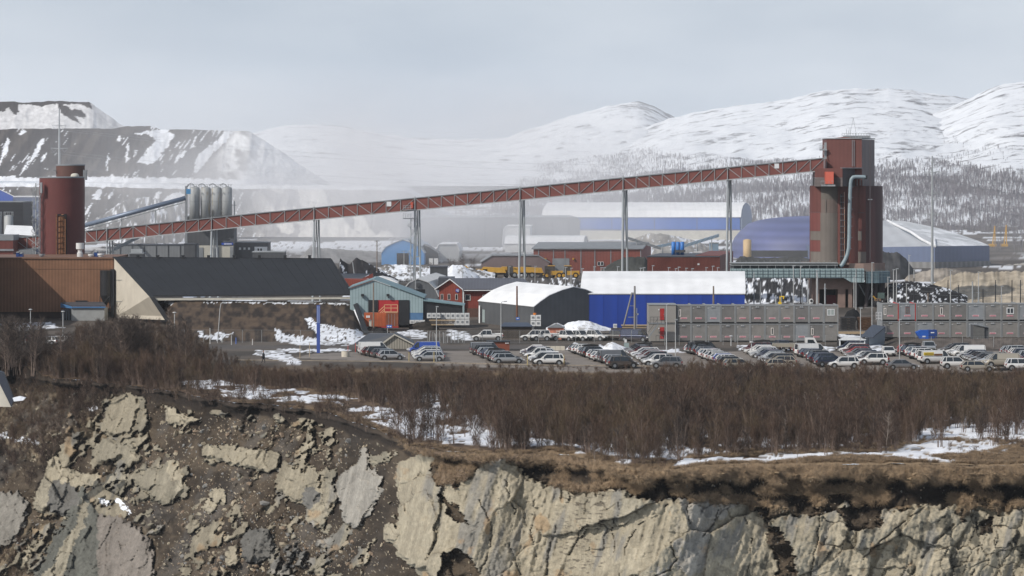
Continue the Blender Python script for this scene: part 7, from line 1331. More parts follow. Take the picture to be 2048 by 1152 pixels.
for p_ in PROTO.values():
    for ch in p_.children_recursive: COL.objects.unlink(ch)
def lone(kind, colour, px, py, h, label, z=0.0, box=False):
    Y = YG(py, z); return car(kind, colour, X(px, Y), Y, h, label, 'cars standing on their own', box, z)
lone('off-roader', 'grey', 1333, 736, 176, 'dark grey off-roader half hidden by the brush below the white pickup'); lone('hatchback', 'white', 1777, 712, -90, 'white hatchback standing alone and facing the viewer')
lone('off-roader', 'white', 1688, 736.5, 180, 'big white off-roader in front of the fifth rows'); lone('off-roader', 'white', 1912, 737, 0, 'white off-roader with black rear in front of the sixth rows'); lone('estate car', 'beige', 1955, 742, 0, 'pale estate car at the brush below the sixth row'); lone('van', 'beige', 2003, 734, 180, 'beige van at the edge of the brush on the right'); lone('off-roader', 'white', 2042, 741, 0, 'white off-roader cut by the right edge in the brush')
lone('hatchback', 'beige', 1560, 738, 0, 'pale hatchback half hidden in the brush below the fourth rows'); lone('saloon', 'grey', 1805, 739, 0, 'grey saloon roof just above the brush left of the white vans'); lone('off-roader', 'dark blue', 1566, 702, -80, 'dark off-roader facing the viewer behind the fourth row'); lone('estate car', 'black', 1530, 703, 180, 'dark estate car at the back beside the snow drift'); lone('off-roader', 'silver', 1858, 704, -90, 'silver off-roader facing the viewer before the soil bank'); lone('hatchback', 'red', 1808, 708, 80, 'red hatchback behind the sixth row')
for px, h, c, lab in ((974, 182, 'white', 'white pickup alone left of the slatted shed'), (1072, 180, 'white', 'white pickup just right of the slatted shed'), (1088, 200, 'white', 'white pickup behind the salmon kiosk'), (1132, -50, 'white', 'white pickup right of the salmon kiosk'), (1158, -45, 'white', 'white pickup in the middle of the upper row'), (1186, -28, 'white', 'cleanest white pickup at the end of the upper row'), (1234, -25, 'black', 'black pickup between the white pickup and the navy van')): lone('pickup', c, px, 681.5, h, lab)
lone('van', 'dark blue', 1272, 683, -25, 'navy blue van at the foot of the outside stair'); lone('off-roader', 'dark blue', 1244, 680, -25, 'dark blue off-roader behind the black pickup')
# drop-side truck with box, yellow-marked van
t = thing('flatbed_truck', 'white flatbed truck seen from the side at the back of the fifth row', 'truck', (X(1600, 553), 553, 0)); x = X(1600, 553); y = 553
MB().extr([(x - 4.4, y, .9), (x + .5, y, .9), (x + .5, y, 1.5), (x - 4.2, y, 1.5)], (0, 2, 0)).build('load_bed', mat('car_paint_beige', (.4, .36, .29)), t); MB().box(x + .8, x + 2.9, y, y + 2, .7, 1.3).build('cab_base', PM['white'], t); MB().extr([(x + .9, y, 1.3), (x + 2.9, y, 1.3), (x + 2.3, y, 2.35), (x + .9, y, 2.35)], (0, 2, 0)).build('cab', PM['white'], t); MB().extr([(x + 1.2, y - .03, 1.45), (x + 2.5, y - .03, 1.45), (x + 2.1, y - .03, 2.1), (x + 1.2, y - .03, 2.1)], (0, .03, 0)).build('window', CGL, t)
for q in (-2.6, 2.): wheel(None, (x + q, y + .2, .42), .42, .3, t)
van_ = [o for o in COL.objects if o.get('label', '').startswith('white van, first from the front in the sixth row facing right')]
if van_:
    v_ = van_[0]; m1 = MB().box(-2.3, -.75, -1.0, -.965, 1.30, 1.75); s_ = m1.build('side_marking', mat('marking_yellow', (.70, .52, .03), .5), None); s_.parent = v_
    m2 = MB().box(-.65, .60, -1.0, -.965, 1.25, 1.52); s_ = m2.build('side_marking', mat('marking_brown', (.16, .07, .03), .6), None); s_.parent = v_
    m3 = MB(); q = -2.15
    while q < -.85: m3.box(q, q + .09, -1.01, -1.001, 1.42, 1.58); q += .14
    s_ = m3.build('lettering', mat('marking_brown', (.16, .07, .03)), None); s_.parent = v_
t = [o for o in COL.objects if o.get('label', '').startswith('white van, sixth from the front in the leftmost row facing right')]
# cars at the far left
for k, (px, py, c, kd, h) in enumerate(((22, 688, 'silver', 'estate car', 150), (40, 689, 'grey', 'hatchback', 150), (58, 689, 'red', 'hatchback', 150), (92, 690, 'silver', 'estate car', 160), (118, 690, 'white', 'estate car', 160), (-30, 689, 'black', 'estate car', 160), (270, 688, 'silver', 'estate car', 0), (300, 688, 'grey', 'estate car', 180), (330, 689, 'white', 'hatchback', 180))):
    lone(kd, c, px, py, h, '%s %s, %s from the left among the cars behind the birches' % (c, kd, ORD[k]))

# ------------------------------------------------------------------ the person
t = thing('person', 'person in a dark coat walking on the snowy path by the blue pylon', 'person', p3(527, 706, 520))
Yp = 522; xp = X(527, Yp); zp = float(gz(xp, Yp)) + .1; t.location = (xp, Yp, zp)
bv = [(0, 0, .92), (0, 0, 1.15), (0, .02, 1.42), (0, .02, 1.52), (-.02, .0, 1.68), (.20, .02, 1.40), (.27, .05, 1.12), (.26, -.10, .86), (-.20, .02, 1.40), (-.27, -.03, 1.12), (-.26, -.14, .88), (.10, .0, .88), (.13, .16, .48), (.12, .24, .06), (-.10, 0, .88), (-.12, -.12, .50), (-.12, -.26, .08), (.12, .12, .03), (-.12, -.36, .04), (-.03, -.02, 1.76)]
be = [(0, 1), (1, 2), (2, 3), (3, 4), (2, 5), (5, 6), (6, 7), (2, 8), (8, 9), (9, 10), (0, 11), (11, 12), (12, 13), (13, 17), (0, 14), (14, 15), (15, 16), (16, 18), (4, 19)]
br = [.17, .17, .18, .065, .105, .09, .065, .045, .09, .065, .045, .11, .08, .055, .11, .08, .055, .045, .045, .09]
me = bpy.data.meshes.new('body'); me.from_pydata([(b_, -a_, c_) for a_, b_, c_ in bv], be, []); o = bpy.data.objects.new('body', me); COL.objects.link(o); o.parent = t
sk = o.modifiers.new('skin', 'SKIN'); me.skin_vertices[0].data[0].use_root = True
for i, r_ in enumerate(br): me.skin_vertices[0].data[i].radius = (r_, r_)
o.modifiers.new('sub', 'SUBSURF').levels = 1; me.materials.append(mat('dark_coat', (.02, .022, .028), .8, .1, .3))
def pb(n_, m, mb): q = mb.build(n_, m, None, True); q.parent = t
pb('hair', mat('brown_hair', (.05, .03, .02), .8), MB().lathe((0, .02), [(.03, 1.84), (.09, 1.82), (.112, 1.74), (.10, 1.66)][::-1], 12)); pb('face', mat('skin', (.50, .30, .22), .6), MB().lathe((0, -.035), [(.05, 1.60), (.082, 1.66), (.085, 1.73), (.05, 1.78)], 12))
pb('coat', mat('dark_coat', (.02, .022, .028)), MB().lathe((0, 0), [(.24, .72), (.21, 1.0), (.20, 1.3), (.12, 1.48)], 14)); pb('bag', mat('bag_brown', (.10, .05, .03), .7), MB().box(-.38, -.28, -.15, .12, .75, 1.05))
# ------------------------------------------------------------------ masts, lamps, fences
GP = mat('lamp_post_grey', (.42, .43, .43), .5, .1, 1); PW = mat('pale_birch_bark', (.50, .44, .38), .8, .2, .4)
def street_lamp(px, top, base, label, group, style='arm', Y=None, r_=.07):
    Y = Y or YG(base); z0 = Z(base, Y); z1 = Z(top, Y); x = X(px, Y); t = thing('street_lamp', label, 'street lamp', (x, Y, z0), group); s = Y / F
    if style == 'mush': MB().tube((x, Y, z0), (x, Y, z1), r_ * 1.2, r_, 8).build('post', GP, t); MB().lathe((x, Y), [(.10, z1 - .12), (.34, z1 - .04), (.30, z1 + .05), (.08, z1 + .12)], 14).build('lamp_head', GP, t)
    elif style == 'arm': MB().tube((x, Y, z0), (x, Y, z1 - .3), r_ * 1.3, r_ * .8, 8).path([(x, Y, z1 - .3), (x + 2 * s, Y, z1 - .05), (x + 7 * s, Y, z1)], r_ * .7, 6).build('post', GP, t); MB().box(x + 6 * s, x + 12 * s, Y - .12, Y + .12, z1 - .06, z1 + .08).build('lamp_head', GAL, t)
    elif style == 'lean': MB().path([(x, Y, z0), (x + 5 * s, Y, z0 + (z1 - z0) * .85), (x + 7 * s, Y, z1 - .15), (x + 12 * s, Y, z1)], r_, 6).build('post', GP, t); MB().box(x + 11 * s, x + 17 * s, Y - .12, Y + .12, z1 - .05, z1 + .09).build('lamp_head', GAL, t)
    else: MB().tube((x, Y, z0), (x, Y, z1), r_ * 1.2, r_ * .8, 8).build('post', GP, t); MB().box(x - 1.5 * s, x + 4 * s, Y - .12, Y + .12, z1 - .02, z1 + .14).build('lamp_head', GAL, t)
    return t
street_lamp(61, 619, 676, 'mushroom lamp post left of the shed with blue trim', 'lamps', 'mush'); street_lamp(126, 623, 681, 'thin mushroom lamp post in front of the shed with blue trim', 'lamps', 'mush'); street_lamp(349, 625, 683, 'mushroom lamp post before the brown earth bank', 'lamps', 'mush')
street_lamp(435, 605, 686, 'leaning curved lamp post before the earth bank', 'lamps', 'lean'); street_lamp(463, 668, 690, 'short black lamp by the fence', 'lamps', 'mush')
street_lamp(873, 614, 724, 'tall lamp post behind the silver estate car', 'lamps', 'cap'); street_lamp(1002, 603, 682, 'curved lamp post left of the slatted shed', 'lamps', 'arm'); street_lamp(1333, 607, 702, 'curved lamp post before the left module block', 'lamps', 'arm')
street_lamp(1351, 640, 712, 'plain pale post beside the curved lamp', 'lamps', 'cap'); street_lamp(1462, 672, 692, 'short post with a dark lamp bowl by the modules', 'lamps', 'mush'); street_lamp(1503, 684, 712, 'mushroom lamp between the parked cars', 'lamps', 'mush'); street_lamp(1799, 640, 738, 'tall pale post at the edge of the brush', 'lamps', 'cap')
street_lamp(1721, 617, 700, 'thin post at the equipment shed', 'lamps', 'cap'); street_lamp(1744, 526, 652, 'tall thin lamp mast in front of the silo tower', 'lamps', 'cap', 640)
for k, px in enumerate((1164, 1188, 1202, 1208, 1235, 1281, 1287, 1305, 1337, 1351, 1357, 1372, 1384, 1412, 1425, 1435)):
    street_lamp(px, (538, 534, 536, 536, 534, 537, 536, 532, 536, 538, 535, 537, 538, 536, 533, 536)[k], 600, '%s from the left of the thin lamp masts above the blue hall' % ORD[k], 'lamp masts above the blue hall', 'cap', 690)
for k, (px, y0) in enumerate(((925, 537), (986, 552), (1018, 534), (1070, 533), (1131, 535), (1142, 537))): street_lamp(px, y0, 585, '%s lamp mast from the left before the yellow machines' % ORD[k], 'lamp masts by the machines', 'cap', 830)
for k, (px, y0, b_) in enumerate(((1587, 532, 615), (1601, 533, 610), (1602 + 31, 542, 612), (1708, 555, 615), (1712, 538, 620), (1776, 555, 605), (1787, 540, 605), (1793, 538, 605), (1813, 568, 607), (1828, 540, 607), (1901, 541, 607), (1957, 545, 607), (1818, 511, 565), (2003, 573, 607))): street_lamp(px, y0, b_, '%s thin lamp mast from the left around the silo tower' % ORD[k], 'lamp masts around the silo tower', 'cap', 700 if k != 12 else 900, .09)
# wooden poles, gantries
def pole(px, top, base, Y, label, m=POLE, r_=.13, cross=(), wires=None, name='wooden_pole', cat='pole', group=None, lean=0):
    x = X(px, Y); z1, z0 = Z(top, Y), Z(base, Y); t = thing(name, label, cat, (x, Y, z0), group); MB().tube((x, Y, z0), (x + lean, Y, z1), r_ * 1.2, r_ * .85, 8).build('post', m, t)
    for py, hw, sg in cross:
        z = Z(py, Y); MB().box(x - hw * Y / F, x + hw * Y / F, Y - .06, Y + .06, z - .06, z + .06).build('crossarm', GALD, t)
        if sg:
            for sx in (-1, 1): MB().tube((x + sx * (hw - 1) * Y / F, Y, z), (x + sx * (hw * .4) * Y / F, Y, z - sg * Y / F), .05, n=4).build('insulator', GALD, t)
    return t
pole(747, 566, 655, 627, 'leaning wooden pole in front of the orange containers'); pole(1034, 572, 640, 628, 'brown wooden pole before the grey tent hall', mat('rusty_pole', (.14, .06, .035), .8), .16)
pole(754, 481, 560, 900, 'thin pole between the ore heap and the blue tent', cross=((482, 5, 0),)); pole(808, 502, 540, 1000, 'double lamp pole before the light blue tent', GP, .1, cross=((502, 6, 0),)); pole(710, 524, 560, 880, 'small lattice mast on the ore heap', GAL, .12, lean=-.6)
pole(1427, 572, 612, 640, 'timber pole sticking up behind the left module block', POLE, .16); pole(1478, 545, 610, 660, 'thin mast at the right end of the blue hall', GP, .07); pole(1508, 545, 612, 660, 'thin white mast before the snow-laced bank', GP, .08)
t = thing('timber_gantry', 'tall timber A-frame gantry in front of the blue hall', 'gantry', p3(1268, 655, 622)); Yq = 622
MB().tube(p3(1269.5, 658, Yq), p3(1269.5, 572, Yq), .2, .16, 8).build('post', mat('weathered_pole_grey', (.24, .23, .22), .8), t); MB().tube(p3(1247, 652, Yq), p3(1264, 585, Yq), .14, n=6).build('strut', mat('weathered_pole_grey', (.24, .23, .22)), t)
MB().face(1259, 611, 1271, 612.3, Yq, .2).face(1256, 633.5, 1271, 635, Yq, .2).face(1263, 585, 1271, 589, Yq - .1, .4).build('crossbar', GALD, t); MB().face(1272, 627, 1277, 630, Yq, .3).face(1273, 616, 1274.2, 655, Yq, .1).build('cabinet', GAL, t)
t = thing('light_gantry', 'thin grey gantry beam before the gambrel tent', 'gantry', p3(815, 562, 712)); MB().face(797, 560, 833, 560.8, 712, .2).face(797, 565.5, 833, 566.3, 712, .2).build('beam', GALD, t); r_ = MB(); [r_.tube(p3(797 + 4 * i, 560, 712), p3(801 + 4 * i, 566, 712), .04, n=4) for i in range(9)]; r_.build('brace', GALD, t)
MB().tube(p3(831, 520, 711), p3(831, 600, 711), .11, n=6).tube(p3(797, 560, 711), p3(797, 600, 711), .1, n=6).build('post', GAL, t)
# power pylons (tubular) with insulator arms and cables
def pylon(px, top, base, Y, label, arms, w_):
    t = thing('power_pylon', label, 'pylon', (X(px, Y), Y, Z(base, Y)), 'tubular power pylons'); x = X(px, Y); MB().tube((x, Y, Z(base, Y)), (x, Y, Z(top, Y)), w_, w_ * .45, 12).build('mast', GAL, t)
    for py, hw in arms:
        z = Z(py, Y); a_ = MB()
        for sx in (-1, 1): a_.tube((x, Y, z + .15), (x + sx * hw * Y / F, Y, z + .35), .12, .07, 6)
        a_.build('arm', GAL, t)
        for sx in (-1, 1): MB().tube((x + sx * hw * Y / F, Y, z + .3), (x + sx * hw * .62 * Y / F, Y, z - 7 * Y / F), .05, n=4).tube((x + sx * hw * .25 * Y / F, Y, z + .2), (x + sx * hw * .62 * Y / F, Y, z - 7 * Y / F), .05, n=4).build('insulator', GALD, t)
    return t
pylon(1864.5, 312, 572, 887, 'tall grey power pylon right of the silo tower', ((346, 16), (388, 19), (430, 16)), 3.1 * 887 / F); pylon(118.5, 215, 345, 1250, 'tall power pylon behind the big red silo', ((252, 14), (298, 17)), 2.6 * 1250 / F)
def cable(p, q, sag, label, r_=.035, cat='cable', group='overhead cables'):
    p, q = Vector(p), Vector(q); pts = [p + (q - p) * i / 24 + Vector((0, 0, -sag * 4 * (i / 24) * (1 - i / 24))) for i in range(25)]
    single(MB().path(pts, r_, 3), 'overhead_cable', GALD, label, cat, group=group)
for k, (a_, b_, lab) in enumerate((((132, 258), (1250, 330), 'highest'), ((104, 258), (1250, 346), 'second highest'), ((135, 304), (1250, 372), 'middle'), ((102, 305), (1250, 392), 'second lowest'), ((128, 330), (1250, 462), 'lowest'))):
    cable(p3(*a_, 1250), p3(b_[0], b_[1], 1300), 3, '%s of the long power cables crossing the valley' % lab, .045)
for k, (a_, b_) in enumerate(((352, 344), (395, 388), (437, 430))): cable(p3(1851, a_, 887), p3(2500, b_, 900), 6, 'power cable running right from the pylon, %s' % ['top', 'middle', 'bottom'][k], .04)
cable(p3(1735, 662, 585), p3(1835, 680, 585), 2., 'slack pale hose over the equipment shed roof', .05)
cable(p3(1955, 676, 575), p3(2000, 704, 566), 1.2, 'cream hose lying down the soil bank', .09)
# catenary masts of the railway behind the modules
for k, (px, y0, m) in enumerate(((1757, 598, BLK), (1828, 556, BLK), (1856, 586, POLE), (1896, 560, BLK), (1917, 570, BLK), (1945, 563, GAL), (1957, 575, GAL), (1966, 578, BLK), (1991, 560, BLK), (2024, 560, BLK), (2041, 560, BLK), (2090, 560, BLK), (1601, 570, BLK), (1616, 560, GAL), (1635, 545, GAL), (1552, 590, GAL), (1650, 567, GAL))):
    pole(px, y0, 612, 690, '%s railway mast behind the modules' % ORD[k], m, .10 if m is BLK else .14, cross=((y0 + 10, 4, 0),) if k % 2 == 0 else (), name='railway_mast', group='railway masts')
for k, (py, a_, b_) in enumerate(((572, 1780, 2400), (580, 1780, 2400), (588, 1820, 2400))): cable(p3(a_, py, 690), p3(b_, py + 3, 690), .5, '%s contact wire over the railway' % ['upper', 'middle', 'lower'][k], .03)
# fence
FN = mat('fence_steel', (.30, .31, .31), .5, .1, 1)
def fence(pts, h, step, label, rails=(1.,), pr=.03, lean=0):
    t = thing('wire_fence', label, 'fence', pts[0]); w = MB()
    for a_, b_ in zip(pts, pts[1:]):
        a_, b_ = Vector(a_), Vector(b_); n = max(1, int((b_ - a_).length / step))
        for i in range(n + 1):
            p = a_ + (b_ - a_) * i / n; p.z = float(gz(p.x, p.y)); MB().tube(p, p + Vector((lean * .1, 0, h)), pr, n=5).build('post', FN, t)
            if i < n:
                q = a_ + (b_ - a_) * (i + 1) / n; q.z = float(gz(q.x, q.y))
                for f in rails: w.tube(p + Vector((0, 0, h * f)), q + Vector((0, 0, h * f)), .016, n=3)
                for j in range(1, 14): e0 = p + (q - p) * j / 14; w.tube(e0, e0 + Vector((0, 0, h)), .0035, n=3)
                for j in range(1, 12): w.tube(p + Vector((0, 0, h * j / 12)), q + Vector((0, 0, h * j / 12)), .0035, n=3)
    w.build('mesh', FN, t); return t
def gp0(px, Y): return (X(px, Y), Y, float(gz(X(px, Y), Y)))
fence([gp0(330, 588), gp0(640, 586), gp0(745, 582)], 2.1, 3.0, 'wire mesh fence along the foot of the earth bank', (1., .05), .04)
fence([gp0(745, 582), gp0(965, 584), gp0(1300, 586)], 2.1, 3.0, 'wire mesh fence behind the car park', (1., .05), .04)
fence([gp0(1300, 577), gp0(1680, 577)], 1.7, 2.4, 'low wire fence in front of the left modules', (1.,), .04)
fence([gp0(1800, 566), gp0(2300, 566)], 2.0, 5, 'post and wire fence before the soil bank', (1.,), .045)
t = thing('guard_rail', 'pale timber rail along the front edge of the car park', 'rail', gp0(700, 527))
for k in range(70):
    a_, b_ = 470 + 12 * k, 470 + 12 * (k + 1) - .2; YA, YB = np.interp([a_, b_], [470, 750, 1100, 1310], [531, 527, 516.5, 514])
    MB().extr([(X(a_, YA), YA, -.02), (X(b_, YB), YB, -.02), (X(b_, YB), YB, .15), (X(a_, YA), YA, .15)], (0, .3, 0)).build('beam', mat('rail_timber', (.24, .205, .165), .8, .25, 1), t)
for k, px in enumerate((818, 868, 1055, 1243, 1128)): 
    yy = 526 if px < 900 else 517; pole(px, 345 + (CAMZ - 1.6) * F / yy, 345 + CAMZ * F / yy, yy, '%s short marker post along the car park edge' % ORD[k], mat('marker_tan', (.45, .36, .16), .7), .06, name='marker_post', cat='post', group='marker posts')
for k, (px, y0, y1, c) in enumerate(((711, 686, 704, 'red'), (696, 690, 703, 'red'), (600, 690, 716, 'tan'), (619, 686, 714, 'tan'))):
    yy = YG(y1); pole(px, y0, y1, yy, '%s stake beside the blue pylon, %s from the left' % (c, ['fourth', 'third', 'first', 'second'][k]), mat('stake_' + c, (.45, .06, .05) if c == 'red' else (.42, .33, .22), .7), .05, name='marker_post', cat='post', group='stakes')
for k, (px, y0, y1, c) in enumerate(((444, 672, 685, 'white'), (472, 675, 688, 'blue'), (505, 678, 690, 'white'), (420, 656, 688, 'white'))):
    yy = YG(y1); pole(px, y0, y1, yy, '%s marker post near the black lamp, %s' % (c, ORD[k]), mat('stake_' + c, (.1, .2, .6) if c == 'blue' else (.6, .6, .58), .7), .06, name='marker_post', cat='post', group='marker posts by the fence')
# leaning group of bare poles behind the left cars
for k in range(14): pole(858 + 8.3 * k * .6 + (k % 3) * 2, 662 + (k % 4) * 2, 688 + (k % 3), 582 + k * .4, '%s bare fence post in the cluster behind the blue van' % ORD[k], GP, .05, name='bare_post', cat='post', group='bare posts', lean=random.uniform(-.25, .25))
# blue pylon, signs
t = thing('blue_pylon', 'tall slim blue sign pylon by the road', 'pylon sign', gp0(636, 548)); Yq = 545; MB().face(633.3, 610.5, 640, 706, Yq, .35).build('column', mat('pylon_blue', (.045, .085, .32), .45, .06, 3), t); MB().face(634, 612, 636, 646, Yq - .02, .02).face(637.2, 612, 639, 646, Yq - .02, .02).build('panel', mat('pylon_pale', (.22, .28, .48), .5), t)
t = thing('road_sign', 'small blue road sign before the orange containers', 'sign', gp0(779, 600)); Yq = 602; MB().tube(p3(775, 668, Yq), p3(775, 655, Yq), .05, n=6).build('post', GP, t); s_ = MB().face(773.5, 650, 784, 655.5, Yq - .1, .06).build('plate', mat('sign_blue2', (.03, .13, .50), .5), t); MB().face(775, 651.8, 778, 654, Yq - .13, .02).face(779.5, 652, 782.5, 653.8, Yq - .13, .02).build('symbol', WHT, s_)
t = thing('road_sign', 'round red sign behind the birches at the far left', 'sign', p3(15.5, 650, 610)); MB().tube(p3(15.5, 649, 610), p3(15.5, 649, 609.9), .33, n=16).build('plate', mat('stop_red', (.45, .02, .02), .5), t); MB().tube(p3(15.5, 652, 610.1), p3(15.5, 672, 610.1), .05).build('post', GP, t)
t = thing('road_sign', 'small blue sign on the brown pole before the grey hall', 'sign', p3(1035, 637, 627)); MB().face(1032, 634.5, 1039, 640, 627.4, .05).build('plate', mat('sign_blue2', (.03, .13, .5)), t); MB().face(1033.5, 636, 1037.5, 637.5, 627.36, .03).build('symbol', WHT, t)
t = thing('traffic_board', 'grey-green board and small box on posts behind the third row of cars', 'sign', gp0(1252, 566)); MB().face(1248, 686, 1258, 700, 566, .3).build('board', mat('board_grey_green', (.24, .30, .30), .6), t); MB().face(1249, 679, 1253.5, 685, 566, .3).build('box', WHT2, t)
t = thing('yellow_hydrant', 'yellow machine part standing behind the left module block', 'machine', p3(1560, 608, 620)); MB().face(1557, 604, 1563, 611, 620, .6).face(1559.5, 592, 1561, 604, 620, .4).face(1560, 592, 1569, 594, 620, .4).face(1566, 594, 1568, 598, 620, .3).build('arm', mat('bright_yellow', (.75, .50, .03), .5), t)
# dark slanted structure at the left edge on the cliff top
t = thing('dark_ramp', 'dark slanted steel sheet and grey slab at the left edge of the cliff', 'ramp', p3(8, 800, 470)); Yq = 470; MB().extr([p3(-2, 742, Yq), p3(6, 745, Yq), p3(27, 800, Yq), p3(22, 813, Yq), p3(-2, 765, Yq)], (0, 1.2, 0)).build('sheet', mat('dark_blue_sheet', (.025, .03, .045), .5, .2, 1), t)
MB().extr([p3(-60, 760, Yq + 1.3), p3(-2, 763, Yq + 1.3), p3(22, 814, Yq + 1.3), p3(-60, 812, Yq + 1.3)], (0, 2, 0)).build('slab', CONC, t)
o = single(MB().extr([p3(25, 796, 466), p3(38, 793, 466), p3(50, 796, 466), p3(46, 801, 466), p3(28, 803, 466)], (0, 1.2, 0)), 'snow_remnant', SNOWM, 'small white snow remnant at the foot of the dark ramp', 'snow')
# ------------------------------------------------------------------ loose stones on the cliff
def stone_mesh(seed, flat=.6):
    r_ = random.Random(seed); n = 12; bpy_m = bpy.data.meshes.new('stone'); import bmesh
    bm = bmesh.new(); bmesh.ops.create_icosphere(bm, subdivisions=1, radius=1)
    for v in bm.verts: v.co *= r_.uniform(.62, 1.12); v.co.z *= flat; v.co.x *= 1.15
    bm.to_mesh(bpy_m); bm.free(); return bpy_m
STM = [mat('stone_tan', (.31, .26, .185), .9, .2, .5), mat('stone_grey', (.19, .183, .17), .9, .2, .5), mat('stone_brown', (.22, .16, .11), .9, .2, .5)]
SM_ = [stone_mesh(i) for i in range(9)]
for i, m in enumerate(SM_): m.materials.append(STM[i % 3])
rs = random.Random(11); clus = [(560, 1100, 70, 50), (600, 1060, 60, 40), (430, 1060, 60, 50), (480, 1000, 70, 40), (400, 1110, 60, 40), (620, 1120, 60, 30), (330, 960, 60, 40), (460, 860, 90, 40), (560, 870, 70, 30), (700, 1100, 60, 40), (90, 1080, 60, 50), (250, 960, 60, 50), (360, 880, 60, 50), (660, 900, 60, 40), (450, 1130, 90, 20)]
placed = 0; nst_ = 0; tries = 0
while placed < 230 and tries < 4000:
    tries += 1; c = rs.choice(clus); px, py = rs.gauss(c[0], c[2] * .7), rs.gauss(c[1], c[3] * .7)
    if not (2 < px < 800 and py < 1150 and py > rim_py(np.array([px]))[0] + 30): continue
    p, rk_, s_ = on_cliff(px, py)
    if rk_ > .5: continue
    r_ = min(13, 3.2 + abs(rs.gauss(0, 3.4))) / s_; o = bpy.data.objects.new('boulder', rs.choice(SM_)); COL.objects.link(o); o.location = (p[0], p[1] - r_ * .35, p[2]); o.scale = (r_, r_ * .8, r_); o.rotation_euler = (rs.uniform(-.5, .5), rs.uniform(-.7, .7), rs.uniform(0, 6))
    tag(o, 'broken stone lying loose on the brown soil of the cliff', 'stone', 'loose stones on the cliff'); placed += 1
def instances(name, pts, rot, scl, objs, label, pick=None, kind='stuff'):
    """one object whose points carry copies of a few small meshes"""
    col = bpy.data.collections.new(name + '_parts')
    for o in objs: col.objects.link(o)
    me = bpy.data.meshes.new(name); me.from_pydata([tuple(p) for p in pts], [], []); ob = bpy.data.objects.new(name, me); COL.objects.link(ob); ob['kind'] = kind; ob['label'] = label
    for k, a_, ty in (('rotv', np.asarray(rot, np.float32), 'FLOAT_VECTOR'), ('sclv', np.asarray(scl, np.float32), 'FLOAT_VECTOR')):
        at = me.attributes.new(k, ty, 'POINT'); at.data.foreach_set('vector', a_.ravel())
    at = me.attributes.new('pick', 'INT', 'POINT'); at.data.foreach_set('value', (RNG.integers(0, len(objs), len(pts)) if pick is None else np.asarray(pick)).astype(np.int32))
    g = bpy.data.node_groups.new(name, 'GeometryNodeTree'); g.interface.new_socket('Geometry', in_out='INPUT', socket_type='NodeSocketGeometry'); g.interface.new_socket('Geometry', in_out='OUTPUT', socket_type='NodeSocketGeometry')
    N = g.nodes; L = g.links; gi = N.new('NodeGroupInput'); go = N.new('NodeGroupOutput'); ip = N.new('GeometryNodeInstanceOnPoints'); ci = N.new('GeometryNodeCollectionInfo')
    ci.inputs['Collection'].default_value = col; ci.inputs['Separate Children'].default_value = True; ci.inputs['Reset Children'].default_value = True
    def na(nm, ty):
        q = N.new('GeometryNodeInputNamedAttribute'); q.data_type = ty; q.inputs[0].default_value = nm; return q.outputs[0]
    L.new(gi.outputs[0], ip.inputs['Points']); L.new(ci.outputs[0], ip.inputs['Instance']); ip.inputs['Pick Instance'].default_value = True
    L.new(na('pick', 'INT'), ip.inputs['Instance Index']); L.new(na('rotv', 'FLOAT_VECTOR'), ip.inputs['Rotation']); L.new(na('sclv', 'FLOAT_VECTOR'), ip.inputs['Scale']); L.new(ip.outputs[0], go.inputs[0])
    md = ob.modifiers.new('scatter', 'NODES'); md.node_group = g; return ob
# small rubble
P_, Rt, Sc = [], [], []
for i in range(9000):
    if i < 5200: c = clus[int(RNG.integers(len(clus)))]; px, py = RNG.normal(c[0], c[2]), RNG.normal(c[1], c[3])
    else: px, py = RNG.uniform(-250, 2250), RNG.uniform(770, 1170)
    if py < rim_py(np.array([px]))[0] + 26 or py > 1175 or px < -300: continue
    p, rk_, s_ = on_cliff(px, py)
    if rk_ > .5: continue
    r_ = (.8 + abs(RNG.normal(0, 1.25))) / s_; P_.append(p); Rt.append(RNG.uniform(-2, 2, 3)); Sc.append((r_, r_, r_ * .9))
instances('rubble', P_, Rt, Sc, [bpy.data.objects.new('rubble_stone', m) for m in SM_], 'small pale rubble strewn over the soil of the cliff')
# ------------------------------------------------------------------ vegetation
def twig_mat(name, cols):
    m = bpy.data.materials.new(name); m.use_nodes = True; n = m.node_tree; N = n.nodes; L = n.links; b = N['Principled BSDF']; b.inputs['Roughness'].default_value = .85; b.inputs['Specular IOR Level'].default_value = .15
    oi = N.new('ShaderNodeObjectInfo'); g = N.new('ShaderNodeNewGeometry'); t = N.new('ShaderNodeTexNoise'); t.inputs['Scale'].default_value = .045; t.inputs['Detail'].default_value = 4; L.new(g.outputs['Position'], t.inputs[0])
    ad = N.new('ShaderNodeMath'); ad.operation = 'MULTIPLY_ADD'; ad.inputs[1].default_value = .35; L.new(oi.outputs['Random'], ad.inputs[0]); 
    mr = N.new('ShaderNodeMapRange'); mr.inputs[1].default_value = .36; mr.inputs[2].default_value = .64; mr.inputs[3].default_value = 0; mr.inputs[4].default_value = .65; L.new(t.outputs['Fac'], mr.inputs[0]); L.new(mr.outputs[0], ad.inputs[2])
    r = N.new('ShaderNodeValToRGB'); L.new(ad.outputs[0], r.inputs[0]); e = r.color_ramp.elements; e[0].color = (*cols[0], 1); e[1].color = (*cols[-1], 1)
    for i, c in enumerate(cols[1:-1]): q = e.new((i + 1) / (len(cols) - 1)); q.color = (*c, 1)
    L.new(r.outputs[0], b.inputs['Base Color']); return m
TW = twig_mat('bare_twigs', [(.032, .025, .021), (.070, .048, .037), (.098, .062, .044), (.108, .078, .046), (.054, .042, .033)])
TWD = twig_mat('dark_twigs', [(.045, .038, .034), (.068, .054, .047), (.052, .043, .038)])
